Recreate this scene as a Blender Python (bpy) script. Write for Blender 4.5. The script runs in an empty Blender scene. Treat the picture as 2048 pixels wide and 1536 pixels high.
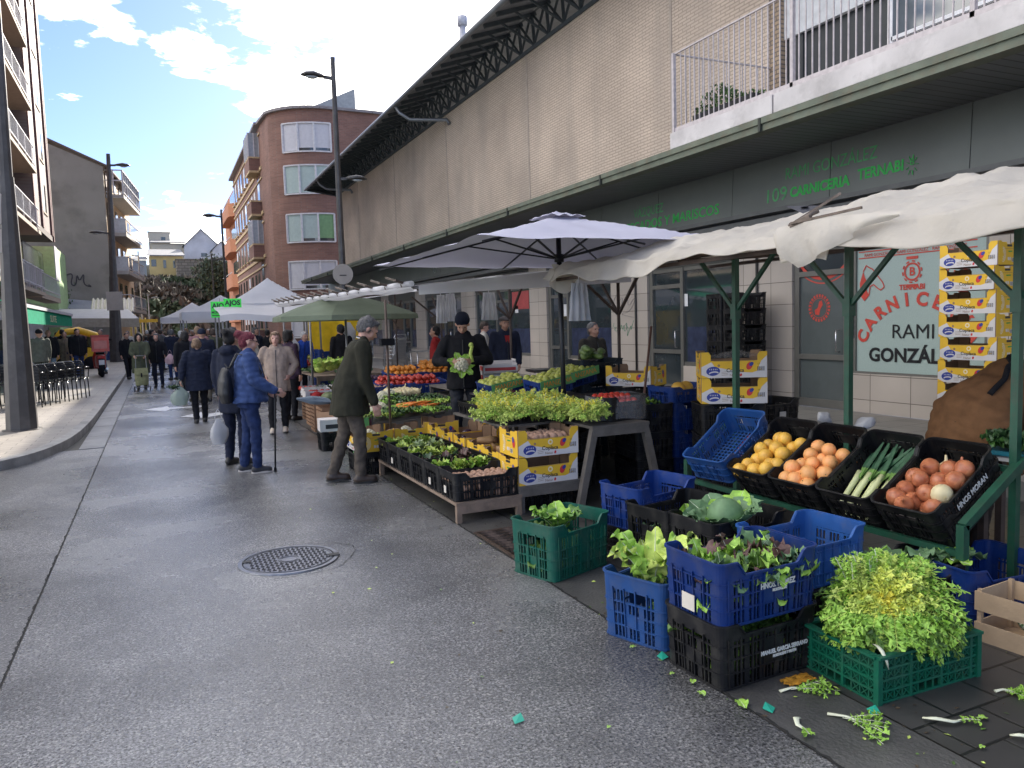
import bpy, math, random
from mathutils import Vector, Matrix, Euler, noise
random.seed(7)
R = math.radians
scene = bpy.context.scene
COL = scene.collection
# ---------------- camera
Mx = Matrix(((0.90709919, 0.0608624, -0.4164935), (-0.41985438, 0.06056723, -0.90556828), (-0.02988921, 0.99630687, 0.08049383)))
CAM = Vector((0, 0, 1.65))
cd = bpy.data.cameras.new('camera'); cam = bpy.data.objects.new('camera', cd); COL.objects.link(cam)
cam.matrix_world = Matrix.Translation(CAM) @ Mx.to_4x4()
cd.sensor_width = 36; cd.lens = 27.07; cd.clip_end = 3000; cd.clip_start = .05
scene.camera = cam
# ---------------- sky
SUN_AZ, SUN_EL = 31.0, 26.0
w = bpy.data.worlds.new("World"); scene.world = w; w.use_nodes = True
nt = w.node_tree; nt.nodes.clear(); N = nt.nodes.new; L = nt.links.new
wo = N('ShaderNodeOutputWorld')
sky = N('ShaderNodeTexSky'); sky.sky_type = 'NISHITA'; sky.sun_disc = False
sky.sun_elevation = R(SUN_EL); sky.sun_rotation = R(SUN_AZ); sky.air_density = 1.0; sky.dust_density = .6; sky.ozone_density = 5
bg1 = N('ShaderNodeBackground'); bg1.inputs[1].default_value = .042; tint = N('ShaderNodeVectorMath'); tint.operation = 'MULTIPLY'; tint.inputs[1].default_value = (.95, .93, 1.12); L(sky.outputs[0], tint.inputs[0]); L(tint.outputs[0], bg1.inputs[0])
bg2 = N('ShaderNodeBackground'); bg2.inputs[0].default_value = (1, .965, .90, 1); bg2.inputs[1].default_value = 1.15
tc = N('ShaderNodeTexCoord')
def dirnode(px, py):
    d = Mx @ Vector(((px-1024)/1540, -(py-768)/1540, -1)); return d.normalized()
def math2(op, a, b=None, clamp=False):
    n = N('ShaderNodeMath'); n.operation = op; n.use_clamp = clamp
    for i, v in enumerate((a, b)):
        if v is None: continue
        if isinstance(v, (int, float)): n.inputs[i].default_value = v
        else: L(v, n.inputs[i])
    return n.outputs[0]
sx = N('ShaderNodeSeparateXYZ'); L(tc.outputs['Generated'], sx.inputs[0])
den = math2('ADD', math2('ABSOLUTE', sx.outputs[2]), .12)
cb = N('ShaderNodeCombineXYZ'); L(math2('DIVIDE', sx.outputs[0], den), cb.inputs[0]); L(math2('DIVIDE', sx.outputs[1], den), cb.inputs[1])
nz = N('ShaderNodeTexNoise'); nz.inputs['Scale'].default_value = 3.6; nz.inputs['Detail'].default_value = 10; nz.inputs['Roughness'].default_value = .6
nz.inputs['Distortion'].default_value = .25
L(cb.outputs[0], nz.inputs['Vector'])
acc = math2('ADD', math2('MULTIPLY', math2('SUBTRACT', nz.outputs[0], .5), 2.0), .43)
# cloud banks in view, plus two unseen ones (vectors) added to light the street (direction, reach, amount); negative = open blue
banks = [(560, 110, .11, .10), (790, 110, .17, .34), (430, 90, .06, .06), (160, 90, .085, .17), (350, 410, .07, .17), (430, 440, .07, .14), (230, 250, .14, -.22), (330, 300, .1, -.22), (420, 350, .06, -.10), (470, 215, .05, .1), (330, 190, .03, .1),
         (1050, 60, .30, .4), (620, 230, .06, .12), (280, 470, .08, .2), (130, 8, .08, .12), (300, 30, .05, -.1), (210, 160, .05, -.06),((-.9, .2, .6), 0, .9, .26), ((.1, .5, .85), 0, .6, .2), (240, 140, .04, .14), (120, 60, .04, .1), (360, 160, .04, .12)]
for px, py, rad, amt in banks:
    d = Vector(px).normalized() if isinstance(px, tuple) else dirnode(px, py)
    dn = N('ShaderNodeVectorMath'); dn.operation = 'DISTANCE'; L(tc.outputs['Generated'], dn.inputs[0]); dn.inputs[1].default_value = d
    g = N('ShaderNodeMapRange'); g.interpolation_type = 'SMOOTHSTEP'; g.inputs[1].default_value = 0; g.inputs[2].default_value = rad*1.3
    g.inputs[3].default_value = amt; g.inputs[4].default_value = 0; L(dn.outputs['Value'], g.inputs[0])
    acc = math2('ADD', acc, g.outputs[0])
mr = N('ShaderNodeMapRange'); mr.interpolation_type = 'SMOOTHSTEP'; mr.inputs[1].default_value = .52; mr.inputs[2].default_value = .74
L(acc, mr.inputs[0])
mix = N('ShaderNodeMixShader'); L(mr.outputs[0], mix.inputs[0]); L(bg1.outputs[0], mix.inputs[1]); L(bg2.outputs[0], mix.inputs[2]); L(mix.outputs[0], wo.inputs[0])
# ---------------- sun
S = Vector((math.sin(R(SUN_AZ))*math.cos(R(SUN_EL)), math.cos(R(SUN_AZ))*math.cos(R(SUN_EL)), math.sin(R(SUN_EL))))
sd = bpy.data.lights.new('sun', 'SUN'); sd.energy = 3.0; sd.angle = R(.6); sd.color = (1, .93, .82)
so = bpy.data.objects.new('sun', sd); COL.objects.link(so); so.rotation_euler = S.to_track_quat('Z', 'Y').to_euler(); so.location = (20, 20, 40)
scene.view_settings.view_transform = 'Standard'; scene.view_settings.look = 'None'
scene.view_settings.gamma = 1; scene.view_settings.exposure = 2.22
scene.cycles.max_bounces = 6; scene.cycles.transparent_max_bounces = 12
scene.cycles.use_denoising = True

# ---------------- helpers
def srgb(r, g, b):
    f = lambda c: ((c/255+.055)/1.055)**2.4 if c > 10 else c/255/12.92
    return (f(r), f(g), f(b))
MATS = {}
def mat(name, col, rough=.6, metal=0, var=.12, vs=6, bump=0, bs=40, spec=.5, alpha=1, trans=0, sss=0, coat=0, emit=None, coords='Object', dirt=None, hue=0):
    """plain procedural surface: base colour with soft mottling, optional bump and dirt blotches"""
    if name in MATS: return MATS[name]
    m = bpy.data.materials.new(name); m.use_nodes = True; t = m.node_tree; b = t.nodes['Principled BSDF']
    n = t.nodes.new; l = t.links.new
    b.inputs['Roughness'].default_value = rough; b.inputs['Metallic'].default_value = metal
    b.inputs['Specular IOR Level'].default_value = spec; b.inputs['Alpha'].default_value = alpha
    b.inputs['Transmission Weight'].default_value = trans; b.inputs['Coat Weight'].default_value = coat
    c = n('ShaderNodeTexCoord'); src = c.outputs[coords]
    nz = n('ShaderNodeTexNoise'); nz.inputs['Scale'].default_value = vs; nz.inputs['Detail'].default_value = 5; l(src, nz.inputs['Vector'])
    rp = n('ShaderNodeValToRGB'); e = rp.color_ramp.elements
    e[0].position = .3; e[1].position = .7
    e[0].color = tuple(max(0, x*(1-var)) for x in col)+(1,); e[1].color = tuple(min(1, x*(1+var)) for x in col)+(1,)
    if hue: e[1].color = (min(1, col[0]*(1+var+hue)), min(1, col[1]*(1+var)), max(0, col[2]*(1+var-hue)), 1)
    l(nz.outputs[0], rp.inputs[0]); out = rp.outputs[0]
    if dirt:
        dc, ds, da = dirt
        n2 = n('ShaderNodeTexNoise'); n2.inputs['Scale'].default_value = ds; n2.inputs['Detail'].default_value = 8; n2.inputs['Roughness'].default_value = .65; l(src, n2.inputs['Vector'])
        mrg = n('ShaderNodeMapRange'); mrg.inputs[1].default_value = .48; mrg.inputs[2].default_value = .72; mrg.inputs[4].default_value = da; l(n2.outputs[0], mrg.inputs[0])
        mx = n('ShaderNodeMix'); mx.data_type = 'RGBA'; l(mrg.outputs[0], mx.inputs[0]); l(out, mx.inputs[6]); mx.inputs[7].default_value = tuple(dc)+(1,); out = mx.outputs[2]
    l(out, b.inputs['Base Color'])
    if sss:
        b.inputs['Subsurface Weight'].default_value = sss; b.inputs['Subsurface Radius'].default_value = (.02, .01, .006)
    if bump:
        n3 = n('ShaderNodeTexNoise'); n3.inputs['Scale'].default_value = bs; n3.inputs['Detail'].default_value = 4; l(src, n3.inputs['Vector'])
        bp = n('ShaderNodeBump'); bp.inputs['Strength'].default_value = bump; bp.inputs['Distance'].default_value = .02; l(n3.outputs[0], bp.inputs['Height']); l(bp.outputs[0], b.inputs['Normal'])
    if emit: b.inputs['Emission Color'].default_value = tuple(col)+(1,); b.inputs['Emission Strength'].default_value = emit
    MATS[name] = m; return m
def cloth(name, col, thick=.35, **k):
    """thin fabric that lets some light through"""
    if name in MATS: return MATS[name]
    m = mat(name, col, rough=.85, spec=.15, **k); t = m.node_tree; b = t.nodes['Principled BSDF']
    tr = t.nodes.new('ShaderNodeBsdfTranslucent'); mx = t.nodes.new('ShaderNodeMixShader'); mx.inputs[0].default_value = thick
    src = b.inputs['Base Color'].links[0].from_socket; t.links.new(src, tr.inputs[0])
    t.links.new(b.outputs[0], mx.inputs[1]); t.links.new(tr.outputs[0], mx.inputs[2]); t.links.new(mx.outputs[0], t.nodes['Material Output'].inputs[0])
    return m
def brick(name, c1, c2, mortar, axis='x', bw=.25, bh=.065, ms=.012, rough=.85, dirt=None, bump=.4, off=.5, vary=.0):
    if name in MATS: return MATS[name]
    m = bpy.data.materials.new(name); m.use_nodes = True; t = m.node_tree; b = t.nodes['Principled BSDF']; n = t.nodes.new; l = t.links.new
    c = n('ShaderNodeTexCoord'); s = n('ShaderNodeSeparateXYZ'); l(c.outputs['Object'], s.inputs[0]); k = n('ShaderNodeCombineXYZ')
    if axis == 'x': l(s.outputs[1], k.inputs[0]); l(s.outputs[2], k.inputs[1])
    elif axis == 'y': l(s.outputs[0], k.inputs[0]); l(s.outputs[2], k.inputs[1])
    elif axis == 'z': l(s.outputs[0], k.inputs[0]); l(s.outputs[1], k.inputs[1])
    elif axis == 'xy':
        ad = n('ShaderNodeMath'); l(s.outputs[0], ad.inputs[0]); l(s.outputs[1], ad.inputs[1]); l(ad.outputs[0], k.inputs[0]); l(s.outputs[2], k.inputs[1])
    br = n('ShaderNodeTexBrick'); br.offset = off; br.inputs['Scale'].default_value = 1; br.inputs['Brick Width'].default_value = bw; br.inputs['Row Height'].default_value = bh
    br.inputs['Mortar Size'].default_value = ms; br.inputs['Mortar Smooth'].default_value = .2; br.inputs['Bias'].default_value = vary
    br.inputs['Color1'].default_value = (*c1, 1); br.inputs['Color2'].default_value = (*c2, 1); br.inputs['Mortar'].default_value = (*mortar, 1)
    l(k.outputs[0], br.inputs['Vector']); out = br.outputs['Color']
    nz = n('ShaderNodeTexNoise'); nz.inputs['Scale'].default_value = .6; nz.inputs['Detail'].default_value = 7; l(c.outputs['Object'], nz.inputs['Vector'])
    mr = n('ShaderNodeMapRange'); mr.inputs[1].default_value = .3; mr.inputs[2].default_value = .7; mr.inputs[3].default_value = .82; mr.inputs[4].default_value = 1.12; l(nz.outputs[0], mr.inputs[0])
    vm = n('ShaderNodeVectorMath'); vm.operation = 'SCALE'; l(out, vm.inputs[0]); l(mr.outputs[0], vm.inputs['Scale']); out = vm.outputs[0]
    if dirt:
        dc, ds, da = dirt
        mp = n('ShaderNodeMapping'); mp.inputs['Scale'].default_value = (1, 1, .25); l(c.outputs['Object'], mp.inputs[0])
        n2 = n('ShaderNodeTexNoise'); n2.inputs['Scale'].default_value = ds; n2.inputs['Detail'].default_value = 8; l(mp.outputs[0], n2.inputs['Vector'])
        g = n('ShaderNodeMapRange'); g.inputs[1].default_value = .5; g.inputs[2].default_value = .75; g.inputs[4].default_value = da; l(n2.outputs[0], g.inputs[0])
        mx = n('ShaderNodeMix'); mx.data_type = 'RGBA'; l(g.outputs[0], mx.inputs[0]); l(out, mx.inputs[6]); mx.inputs[7].default_value = (*dc, 1); out = mx.outputs[2]
    l(out, b.inputs['Base Color']); b.inputs['Roughness'].default_value = rough
    bp = n('ShaderNodeBump'); bp.inputs['Strength'].default_value = bump; bp.inputs['Distance'].default_value = .01; bp.invert = True; l(br.outputs['Fac'], bp.inputs['Height']); l(bp.outputs[0], b.inputs['Normal'])
    MATS[name] = m; return m

class MB:
    def __init__(s): s.v = []; s.f = []; s.m = []; s.sm = []
    def add(s, vs, fs, m=0, smooth=False):
        o = len(s.v); s.v += [tuple(v) for v in vs]
        for f in fs: s.f.append(tuple(i+o for i in f)); s.m.append(m); s.sm.append(smooth)
        return s
    def box(s, x0, x1, y0, y1, z0, z1, m=0, M=None):
        vs = [Vector((x, y, z)) for z in (z0, z1) for y in (y0, y1) for x in (x0, x1)]
        if M: vs = [M @ v for v in vs]
        return s.add(vs, [(0, 2, 3, 1), (4, 5, 7, 6), (0, 1, 5, 4), (2, 6, 7, 3), (0, 4, 6, 2), (1, 3, 7, 5)], m)
    def beam(s, p, q, w, h=None, m=0, up=(0, 0, 1)):
        p, q = Vector(p), Vector(q); h = h or w; d = q-p; ln = d.length
        if ln < 1e-6: return s
        d.normalize(); u = Vector(up)
        if abs(d.dot(u)) > .98: u = Vector((1, 0, 0))
        a = d.cross(u).normalized(); b = a.cross(d)
        vs = [c + a*sx*w/2 + b*sz*h/2 for c in (p, q) for sz in (-1, 1) for sx in (-1, 1)]
        return s.add(vs, [(0, 2, 3, 1), (4, 5, 7, 6), (0, 1, 5, 4), (2, 6, 7, 3), (0, 4, 6, 2), (1, 3, 7, 5)], m)
    def tube(s, pts, r, n=8, m=0, cap=True, rs=None, flat=1.0):
        pts = [Vector(p) for p in pts]; k = len(pts); o = len(s.v); prev = None
        for i, p in enumerate(pts):
            d = (pts[min(i+1, k-1)]-pts[max(i-1, 0)]).normalized()
            if prev is None:
                u = Vector((0, 0, 1)) if abs(d.z) < .95 else Vector((1, 0, 0)); a = d.cross(u).normalized()
            else:
                a = (prev - d*prev.dot(d)).normalized()
            b = d.cross(a); prev = a; rr = rs[i] if rs else r
            for j in range(n):
                t = 2*math.pi*j/n; s.v.append(tuple(p+a*math.cos(t)*rr+b*math.sin(t)*rr*flat))
        for i in range(k-1):
            for j in range(n):
                s.f.append((o+i*n+j, o+i*n+(j+1) % n, o+(i+1)*n+(j+1) % n, o+(i+1)*n+j)); s.m.append(m); s.sm.append(n > 5)
        if cap:
            s.f.append(tuple(o+j for j in range(n))[::-1]); s.m.append(m); s.sm.append(False)
            s.f.append(tuple(o+(k-1)*n+j for j in range(n))); s.m.append(m); s.sm.append(False)
        return s
    def lathe(s, prof, n=16, c=(0, 0, 0), m=0, M=None, smooth=True):
        o = len(s.v); c = Vector(c)
        for r, z in prof:
            for j in range(n):
                t = 2*math.pi*j/n; v = Vector((r*math.cos(t), r*math.sin(t), z))
                if M: v = M @ v
                s.v.append(tuple(v+c))
        for i in range(len(prof)-1):
            for j in range(n):
                s.f.append((o+i*n+j, o+i*n+(j+1) % n, o+(i+1)*n+(j+1) % n, o+(i+1)*n+j)); s.m.append(m); s.sm.append(smooth)
        if prof[0][0] > 1e-4: s.f.append(tuple(o+j for j in range(n))[::-1]); s.m.append(m); s.sm.append(False)
        if prof[-1][0] > 1e-4: s.f.append(tuple(o+(len(prof)-1)*n+j for j in range(n))); s.m.append(m); s.sm.append(False)
        return s
    def ball(s, c, rx, ry=None, rz=None, n=10, m=0, M=None):
        ry = ry or rx; rz = rz or rx; c = Vector(c); k = max(4, n//2+1); o = len(s.v)
        for i in range(k+1):
            ph = math.pi*i/k
            for j in range(n):
                t = 2*math.pi*j/n; v = Vector((rx*math.sin(ph)*math.cos(t), ry*math.sin(ph)*math.sin(t), rz*math.cos(ph)))
                if M: v = M @ v
                s.v.append(tuple(v+c))
        for i in range(k):
            for j in range(n):
                s.f.append((o+i*n+j, o+(i+1)*n+j, o+(i+1)*n+(j+1) % n, o+i*n+(j+1) % n)); s.m.append(m); s.sm.append(True)
        return s
    def loft(s, rings, m=0, closed=True, cap=True, smooth=True):
        n = len(rings[0]); o = len(s.v)
        for r in rings: s.v += [tuple(p) for p in r]
        for i in range(len(rings)-1):
            for j in range(n if closed else n-1):
                s.f.append((o+i*n+j, o+i*n+(j+1) % n, o+(i+1)*n+(j+1) % n, o+(i+1)*n+j)); s.m.append(m); s.sm.append(smooth)
        if cap and closed:
            s.f.append(tuple(o+j for j in range(n))[::-1]); s.m.append(m); s.sm.append(False)
            s.f.append(tuple(o+(len(rings)-1)*n+j for j in range(n))); s.m.append(m); s.sm.append(False)
        return s
    def prism(s, pts, a0, a1, axis='z', m=0):
        """polygon (2-D) extruded between a0 and a1 along an axis"""
        def P(p, a):
            return {'z': (p[0], p[1], a), 'y': (p[0], a, p[1]), 'x': (a, p[0], p[1])}[axis]
        n = len(pts); vs = [P(p, a0) for p in pts]+[P(p, a1) for p in pts]
        fs = [tuple(range(n))[::-1], tuple(range(n, 2*n))]+[(i, (i+1) % n, (i+1) % n+n, i+n) for i in range(n)]
        return s.add(vs, fs, m)
    def quad(s, a, b, c, d, m=0): return s.add([a, b, c, d], [(0, 1, 2, 3)], m)
    def grid(s, fn, nu, nv, m=0, smooth=True):
        o = len(s.v)
        for i in range(nu+1):
            for j in range(nv+1): s.v.append(tuple(fn(i/nu, j/nv)))
        for i in range(nu):
            for j in range(nv):
                a = o+i*(nv+1)+j; s.f.append((a, a+1, a+nv+2, a+nv+1)); s.m.append(m); s.sm.append(smooth)
        return s
    def mesh(s, name, mats):
        me = bpy.data.meshes.new(name); me.from_pydata(s.v, [], s.f)
        for x in (mats if isinstance(mats, (list, tuple)) else [mats]): me.materials.append(x)
        me.polygons.foreach_set('material_index', s.m); me.polygons.foreach_set('use_smooth', s.sm); me.update(); return me
    def build(s, name, mats, parent=None, loc=None, rot=None, **tg):
        return obj(name, s.mesh(name, mats), parent, loc, rot, **tg)
def obj(name, me, parent=None, loc=None, rot=None, label=None, cat=None, group=None, kind=None, bevel=0, thick=0):
    o = bpy.data.objects.new(name, me); COL.objects.link(o)
    if parent: o.parent = parent
    if loc is not None: o.location = loc
    if rot is not None: o.rotation_euler = rot
    if bevel:
        b = o.modifiers.new('bevel', 'BEVEL'); b.width = bevel; b.segments = 2; b.limit_method = 'ANGLE'
    if thick:
        b = o.modifiers.new('thickness', 'SOLIDIFY'); b.thickness = thick; b.offset = 0
    return tag(o, label, cat, group, kind)
def tag(o, label=None, cat=None, group=None, kind=None):
    if label: o['label'] = label
    if cat: o['category'] = cat
    if group: o['group'] = group
    if kind: o['kind'] = kind
    return o
def thing(name, label, cat, loc=(0, 0, 0), rz=0, group=None, rot=None):
    o = bpy.data.objects.new(name, None); o.empty_display_size = .1; COL.objects.link(o); o.location = loc; o.rotation_euler = rot or (0, 0, rz)
    return tag(o, label, cat, group)
def dup(o, loc=None, rot=None, label=None, group=None, scale=None, parent=None, mats=None):
    c = o.copy(); COL.objects.link(c)
    if parent is not None: c.parent = parent
    if loc is not None: c.location = loc
    if rot is not None: c.rotation_euler = rot
    if scale is not None: c.scale = scale if isinstance(scale, (tuple, list)) else (scale,)*3
    if label: c['label'] = label
    if group: c['group'] = group
    if mats and c.type == 'MESH' and parent is None:
        c.data = c.data.copy()
        for i, m in enumerate(mats): c.data.materials[i] = m
    for ch in list(o.children): dup(ch, parent=c)
    return c
_txt = {}
def text_mesh(s, size=.1, ext=.002, align='CENTER', bold=0, shear=0, sx=1):
    k = (s, size, ext, align, bold, shear, sx)
    if k in _txt: return _txt[k]
    cu = bpy.data.curves.new('lettering', 'FONT'); cu.body = s; cu.size = size; cu.extrude = ext; cu.align_x = align; cu.offset = bold; cu.shear = shear; cu.resolution_u = 3
    o = bpy.data.objects.new('lettering', cu); COL.objects.link(o)
    dg = bpy.context.evaluated_depsgraph_get(); me = bpy.data.meshes.new_from_object(o.evaluated_get(dg)); me = me.copy()
    bpy.data.objects.remove(o)
    if sx != 1: me.transform(Matrix.Diagonal((sx, 1, 1, 1)))
    _txt[k] = me; return me
def add_text(mb, s, M, size=.1, m=0, ext=.001, **k):
    me = text_mesh(s, size, ext, **k); mb.add([M @ v.co for v in me.vertices], [tuple(p.vertices) for p in me.polygons], m)
# frames for lettering: x = reading direction, y = up, z = towards the viewer
def face_mx(origin, right, up):
    r = Vector(right).normalized(); u = Vector(up).normalized(); nrm = r.cross(u)
    M = Matrix((r, u, nrm)).transposed().to_4x4(); M.translation = Vector(origin); return M
def rail(fn, n): return [fn(i/(n-1)) for i in range(n)]
def lerp(a, b, t): return a+(b-a)*t
def rnd(a, b): return random.uniform(a, b)
# ---------------- ground, road, pavements
def asphalt(name, base, r0=.22, r1=.5, spk=1.0):
    m = bpy.data.materials.new(name); m.use_nodes = True; t = m.node_tree; b = t.nodes['Principled BSDF']; n = t.nodes.new; l = t.links.new
    c = n('ShaderNodeTexCoord').outputs['Object']
    v = n('ShaderNodeTexVoronoi'); v.inputs['Scale'].default_value = 120; l(c, v.inputs['Vector'])
    nz = n('ShaderNodeTexNoise'); nz.inputs['Scale'].default_value = 75; nz.inputs['Detail'].default_value = 6; nz.inputs['Roughness'].default_value = .7; l(c, nz.inputs['Vector'])
    big = n('ShaderNodeTexNoise'); big.inputs['Scale'].default_value = .55; big.inputs['Detail'].default_value = 7; big.inputs['Roughness'].default_value = .6; l(c, big.inputs['Vector'])
    rp = n('ShaderNodeValToRGB'); e = rp.color_ramp.elements; e[0].position = .38; e[1].position = .65
    e[0].color = (*[x*.12 for x in base], 1); e[1].color = (*[x*2.7*spk for x in base], 1); l(nz.outputs[0], rp.inputs[0])
    sp = n('ShaderNodeSeparateColor'); l(v.outputs['Color'], sp.inputs[0])
    g = n('ShaderNodeMapRange'); g.inputs[1].default_value = .80; g.inputs[2].default_value = .97; g.inputs[4].default_value = .9; l(sp.outputs[0], g.inputs[0])
    mx = n('ShaderNodeMix'); mx.data_type = 'RGBA'; l(g.outputs[0], mx.inputs[0]); l(rp.outputs[0], mx.inputs[6]); mx.inputs[7].default_value = (.36, .35, .335, 1)
    wm = n('ShaderNodeMapRange'); wm.inputs[1].default_value = .38; wm.inputs[2].default_value = .6; wm.inputs[3].default_value = .55; wm.inputs[4].default_value = 1.15; l(big.outputs[0], wm.inputs[0])
    vs_ = n('ShaderNodeVectorMath'); vs_.operation = 'SCALE'; l(mx.outputs[2], vs_.inputs[0]); l(wm.outputs[0], vs_.inputs['Scale']); l(vs_.outputs[0], b.inputs['Base Color'])
    mr = n('ShaderNodeMapRange'); mr.inputs[1].default_value = .35; mr.inputs[2].default_value = .65; mr.inputs[3].default_value = r0; mr.inputs[4].default_value = r1; l(big.outputs[0], mr.inputs[0]); l(mr.outputs[0], b.inputs['Roughness'])
    ad = n('ShaderNodeMath'); ad.operation = 'ADD'; l(nz.outputs[0], ad.inputs[0]); l(v.outputs['Distance'], ad.inputs[1])
    bp = n('ShaderNodeBump'); bp.inputs['Strength'].default_value = .55; bp.inputs['Distance'].default_value = .004; l(ad.outputs[0], bp.inputs['Height']); l(bp.outputs[0], b.inputs['Normal'])
    b.inputs['Specular IOR Level'].default_value = .9
    MATS[name] = m; return m
A1 = asphalt('wet_asphalt', (.105, .104, .105), .12, .36); A2 = asphalt('older_asphalt', (.10, .098, .10), .22, .42, .8)
GUT = mat('wet_concrete', (.20, .20, .20), rough=.32, var=.3, vs=3, bump=.2, bs=60, dirt=((.09, .09, .09), 1.2, .7))
MB().box(-400, 400, -60, 500, -.4, -.012).build('ground', mat('earth', (.09, .085, .075), rough=.9, bump=.3, bs=3), kind='structure')
m = MB(); m.add([(-.76, -12, 0), (2.16, -12, 0), (2.16, 66, 0), (-.76, 66, 0)], [(0, 1, 2, 3)]); m.build('road', A1, kind='structure')
m = MB(); m.add([(-14, -12, -.004), (-.774, -12, -.004), (-.774, 12.6, -.004), (-14, 12.6, -.004)], [(0, 1, 2, 3)])
m.build('side_road', A2, kind='structure')
# square with the market stalls further on
m = MB(); m.add([(-30, 66, -.002), (30, 66, -.002), (30, 100, -.002), (-30, 100, -.002)], [(0, 1, 2, 3)]); m.build('far_road', A2, kind='structure')
# left gutter of wet concrete slabs, seams between
m = MB(); y = 12.62
while y < 66:
    m.box(-1.10, -.772, y, min(y+1.45, 66), -.05, .004); y += 1.47
m.build('gutter', GUT, kind='structure')
# ---- left pavement with curved kerb
TILE = brick('pavement_tiles', (.29, .26, .23), (.23, .21, .19), (.10, .09, .085), 'z', .42, .22, .007, rough=.5, dirt=((.16, .15, .14), 2.5, .6), bump=.3, off=.5)
KERB = mat('kerb_stone', (.25, .24, .225), rough=.6, var=.25, vs=5, bump=.3, bs=50, dirt=((.1, .1, .1), 2, .6))
kp = [(-14, 10.1), (-6, 10.15), (-3.4, 10.35), (-2.4, 10.75), (-1.85, 11.2), (-1.48, 11.9), (-1.25, 13), (-1.15, 14.6), (-1.12, 17), (-1.12, 22), (-1.12, 36), (-1.2, 50), (-1.3, 66)]
def smooth_poly(p, it=2):
    for _ in range(it):
        q = [p[0]]
        for a, b in zip(p, p[1:]): q += [tuple(lerp(a[i], b[i], .25) for i in range(len(a))), tuple(lerp(a[i], b[i], .75) for i in range(len(a)))]
        p = q+[p[-1]]
    return p
kp = smooth_poly(kp)
kc = [Vector((*p, 0)) for p in kp]
def offset(path, d):
    o = []
    for i, p in enumerate(path):
        t = (path[min(i+1, len(path)-1)]-path[max(i-1, 0)]).normalized(); o.append(p+Vector((-t.y, t.x, 0))*d)
    return o
inn = offset(kc, .14)
m = MB()
for i in range(len(kc)-1):
    a, b, c, d = kc[i], kc[i+1], inn[i+1], inn[i]
    m.add([a+Vector((0, 0, -.05)), b+Vector((0, 0, -.05)), b+Vector((-.0, 0, .115)), a+Vector((0, 0, .115)), c+Vector((0, 0, .125)), d+Vector((0, 0, .125))], [(0, 1, 2, 3), (3, 2, 4, 5)])
m.build('kerb', KERB, kind='structure')
m = MB(); m.add([(p.x, p.y, .12) for p in inn]+[(-30, 66, .12), (-30, 10.1, .12)], [tuple(range(len(inn)+2))]); m.build('pavement', TILE, kind='structure')
# ---- right side: gutter strip, dark wet pavers, light terrace by the shops
STRIP = mat('gutter_concrete', (.075, .073, .07), rough=.42, var=.3, vs=4, bump=.3, bs=60, dirt=((.03, .03, .03), 1.5, .7))
m = MB(); y = -2.
while y < 60:
    m.box(2.172, 2.60, y, y+2.38, -.05, .003); y += 2.395
m.build('gutter_strip', STRIP, kind='structure')
PAV = brick('dark_pavers', (.060, .058, .056), (.045, .044, .043), (.014, .014, .014), 'z', .30, .20, .008, rough=.33, dirt=((.025, .025, .025), 2.5, .6), bump=.6)
m = MB(); m.add([(2.612, -12, .002), (30, -12, .002), (30, 66, .002), (2.612, 66, .002)], [(0, 1, 2, 3)]); m.build('paving', PAV, kind='structure')
LP = brick('terrace_slabs', (.25, .235, .215), (.21, .2, .185), (.1, .095, .09), 'z', .6, .4, .008, rough=.45, dirt=((.12, .11, .1), 1.5, .5))
MB().box(6.6, 9.33, -8, 60, -.1, .17).build('terrace', LP, kind='structure')
# white worn road arrow
ARW = mat('road_paint', (.62, .62, .64), rough=.4, var=.12, vs=14, dirt=((.12, .12, .12), 9, .55))
m = MB()
for pts in ([(-.35, 18.2), (.15, 18.75), (.18, 18.35), (.95, 18.3), (.95, 18.0), (.2, 18.0), (.1, 17.6)], [(.35, 16.2), (.75, 16.9), (.82, 16.35), (1.55, 17.0), (1.15, 16.1), (.75, 15.7)]):
    m.add([(x, y, .005) for x, y in pts], [tuple(range(len(pts)))])
m.build('road_marking', ARW, kind='structure')
# asphalt seams and cracks
CRK = mat('crack', (.012, .012, .012), rough=.8)
def crack(pts, w0, name):
    m = MB(); z = .0045
    pp = []
    for a, b in zip(pts, pts[1:]):
        k = max(2, int((Vector(b)-Vector(a)).length/.035))
        for i in range(k): t = i/k; pp.append((lerp(a[0], b[0], t)+rnd(-.009, .009), lerp(a[1], b[1], t)+rnd(-.009, .009)))
    pp.append(pts[-1]); c = [Vector((x, y, 0)) for x, y in pp]; o1 = offset(c, 1)
    for i in range(len(c)-1):
        d0 = (o1[i]-c[i])*w0*rnd(.3, 1); d1 = (o1[i+1]-c[i+1])*w0*rnd(.3, 1)
        m.add([c[i]-d0+Vector((0, 0, z)), c[i+1]-d1+Vector((0, 0, z)), c[i+1]+d1+Vector((0, 0, z)), c[i]+d0+Vector((0, 0, z))], [(0, 1, 2, 3)])
    return m.build(name, CRK, kind='structure')
crack([(-.767, -1), (-.767, 12.6)], .0055, 'road_seam')
crack([(2.166, -1), (2.166, 30)], .008, 'road_seam')
ring = [(0.77+math.cos(t)*(.47+.05*math.sin(3*t)), 5.56+math.sin(t)*(.42+.04*math.cos(2*t))) for t in [i*.2-1.9 for i in range(22)]]
crack(ring, .0035, 'road_crack')
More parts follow.
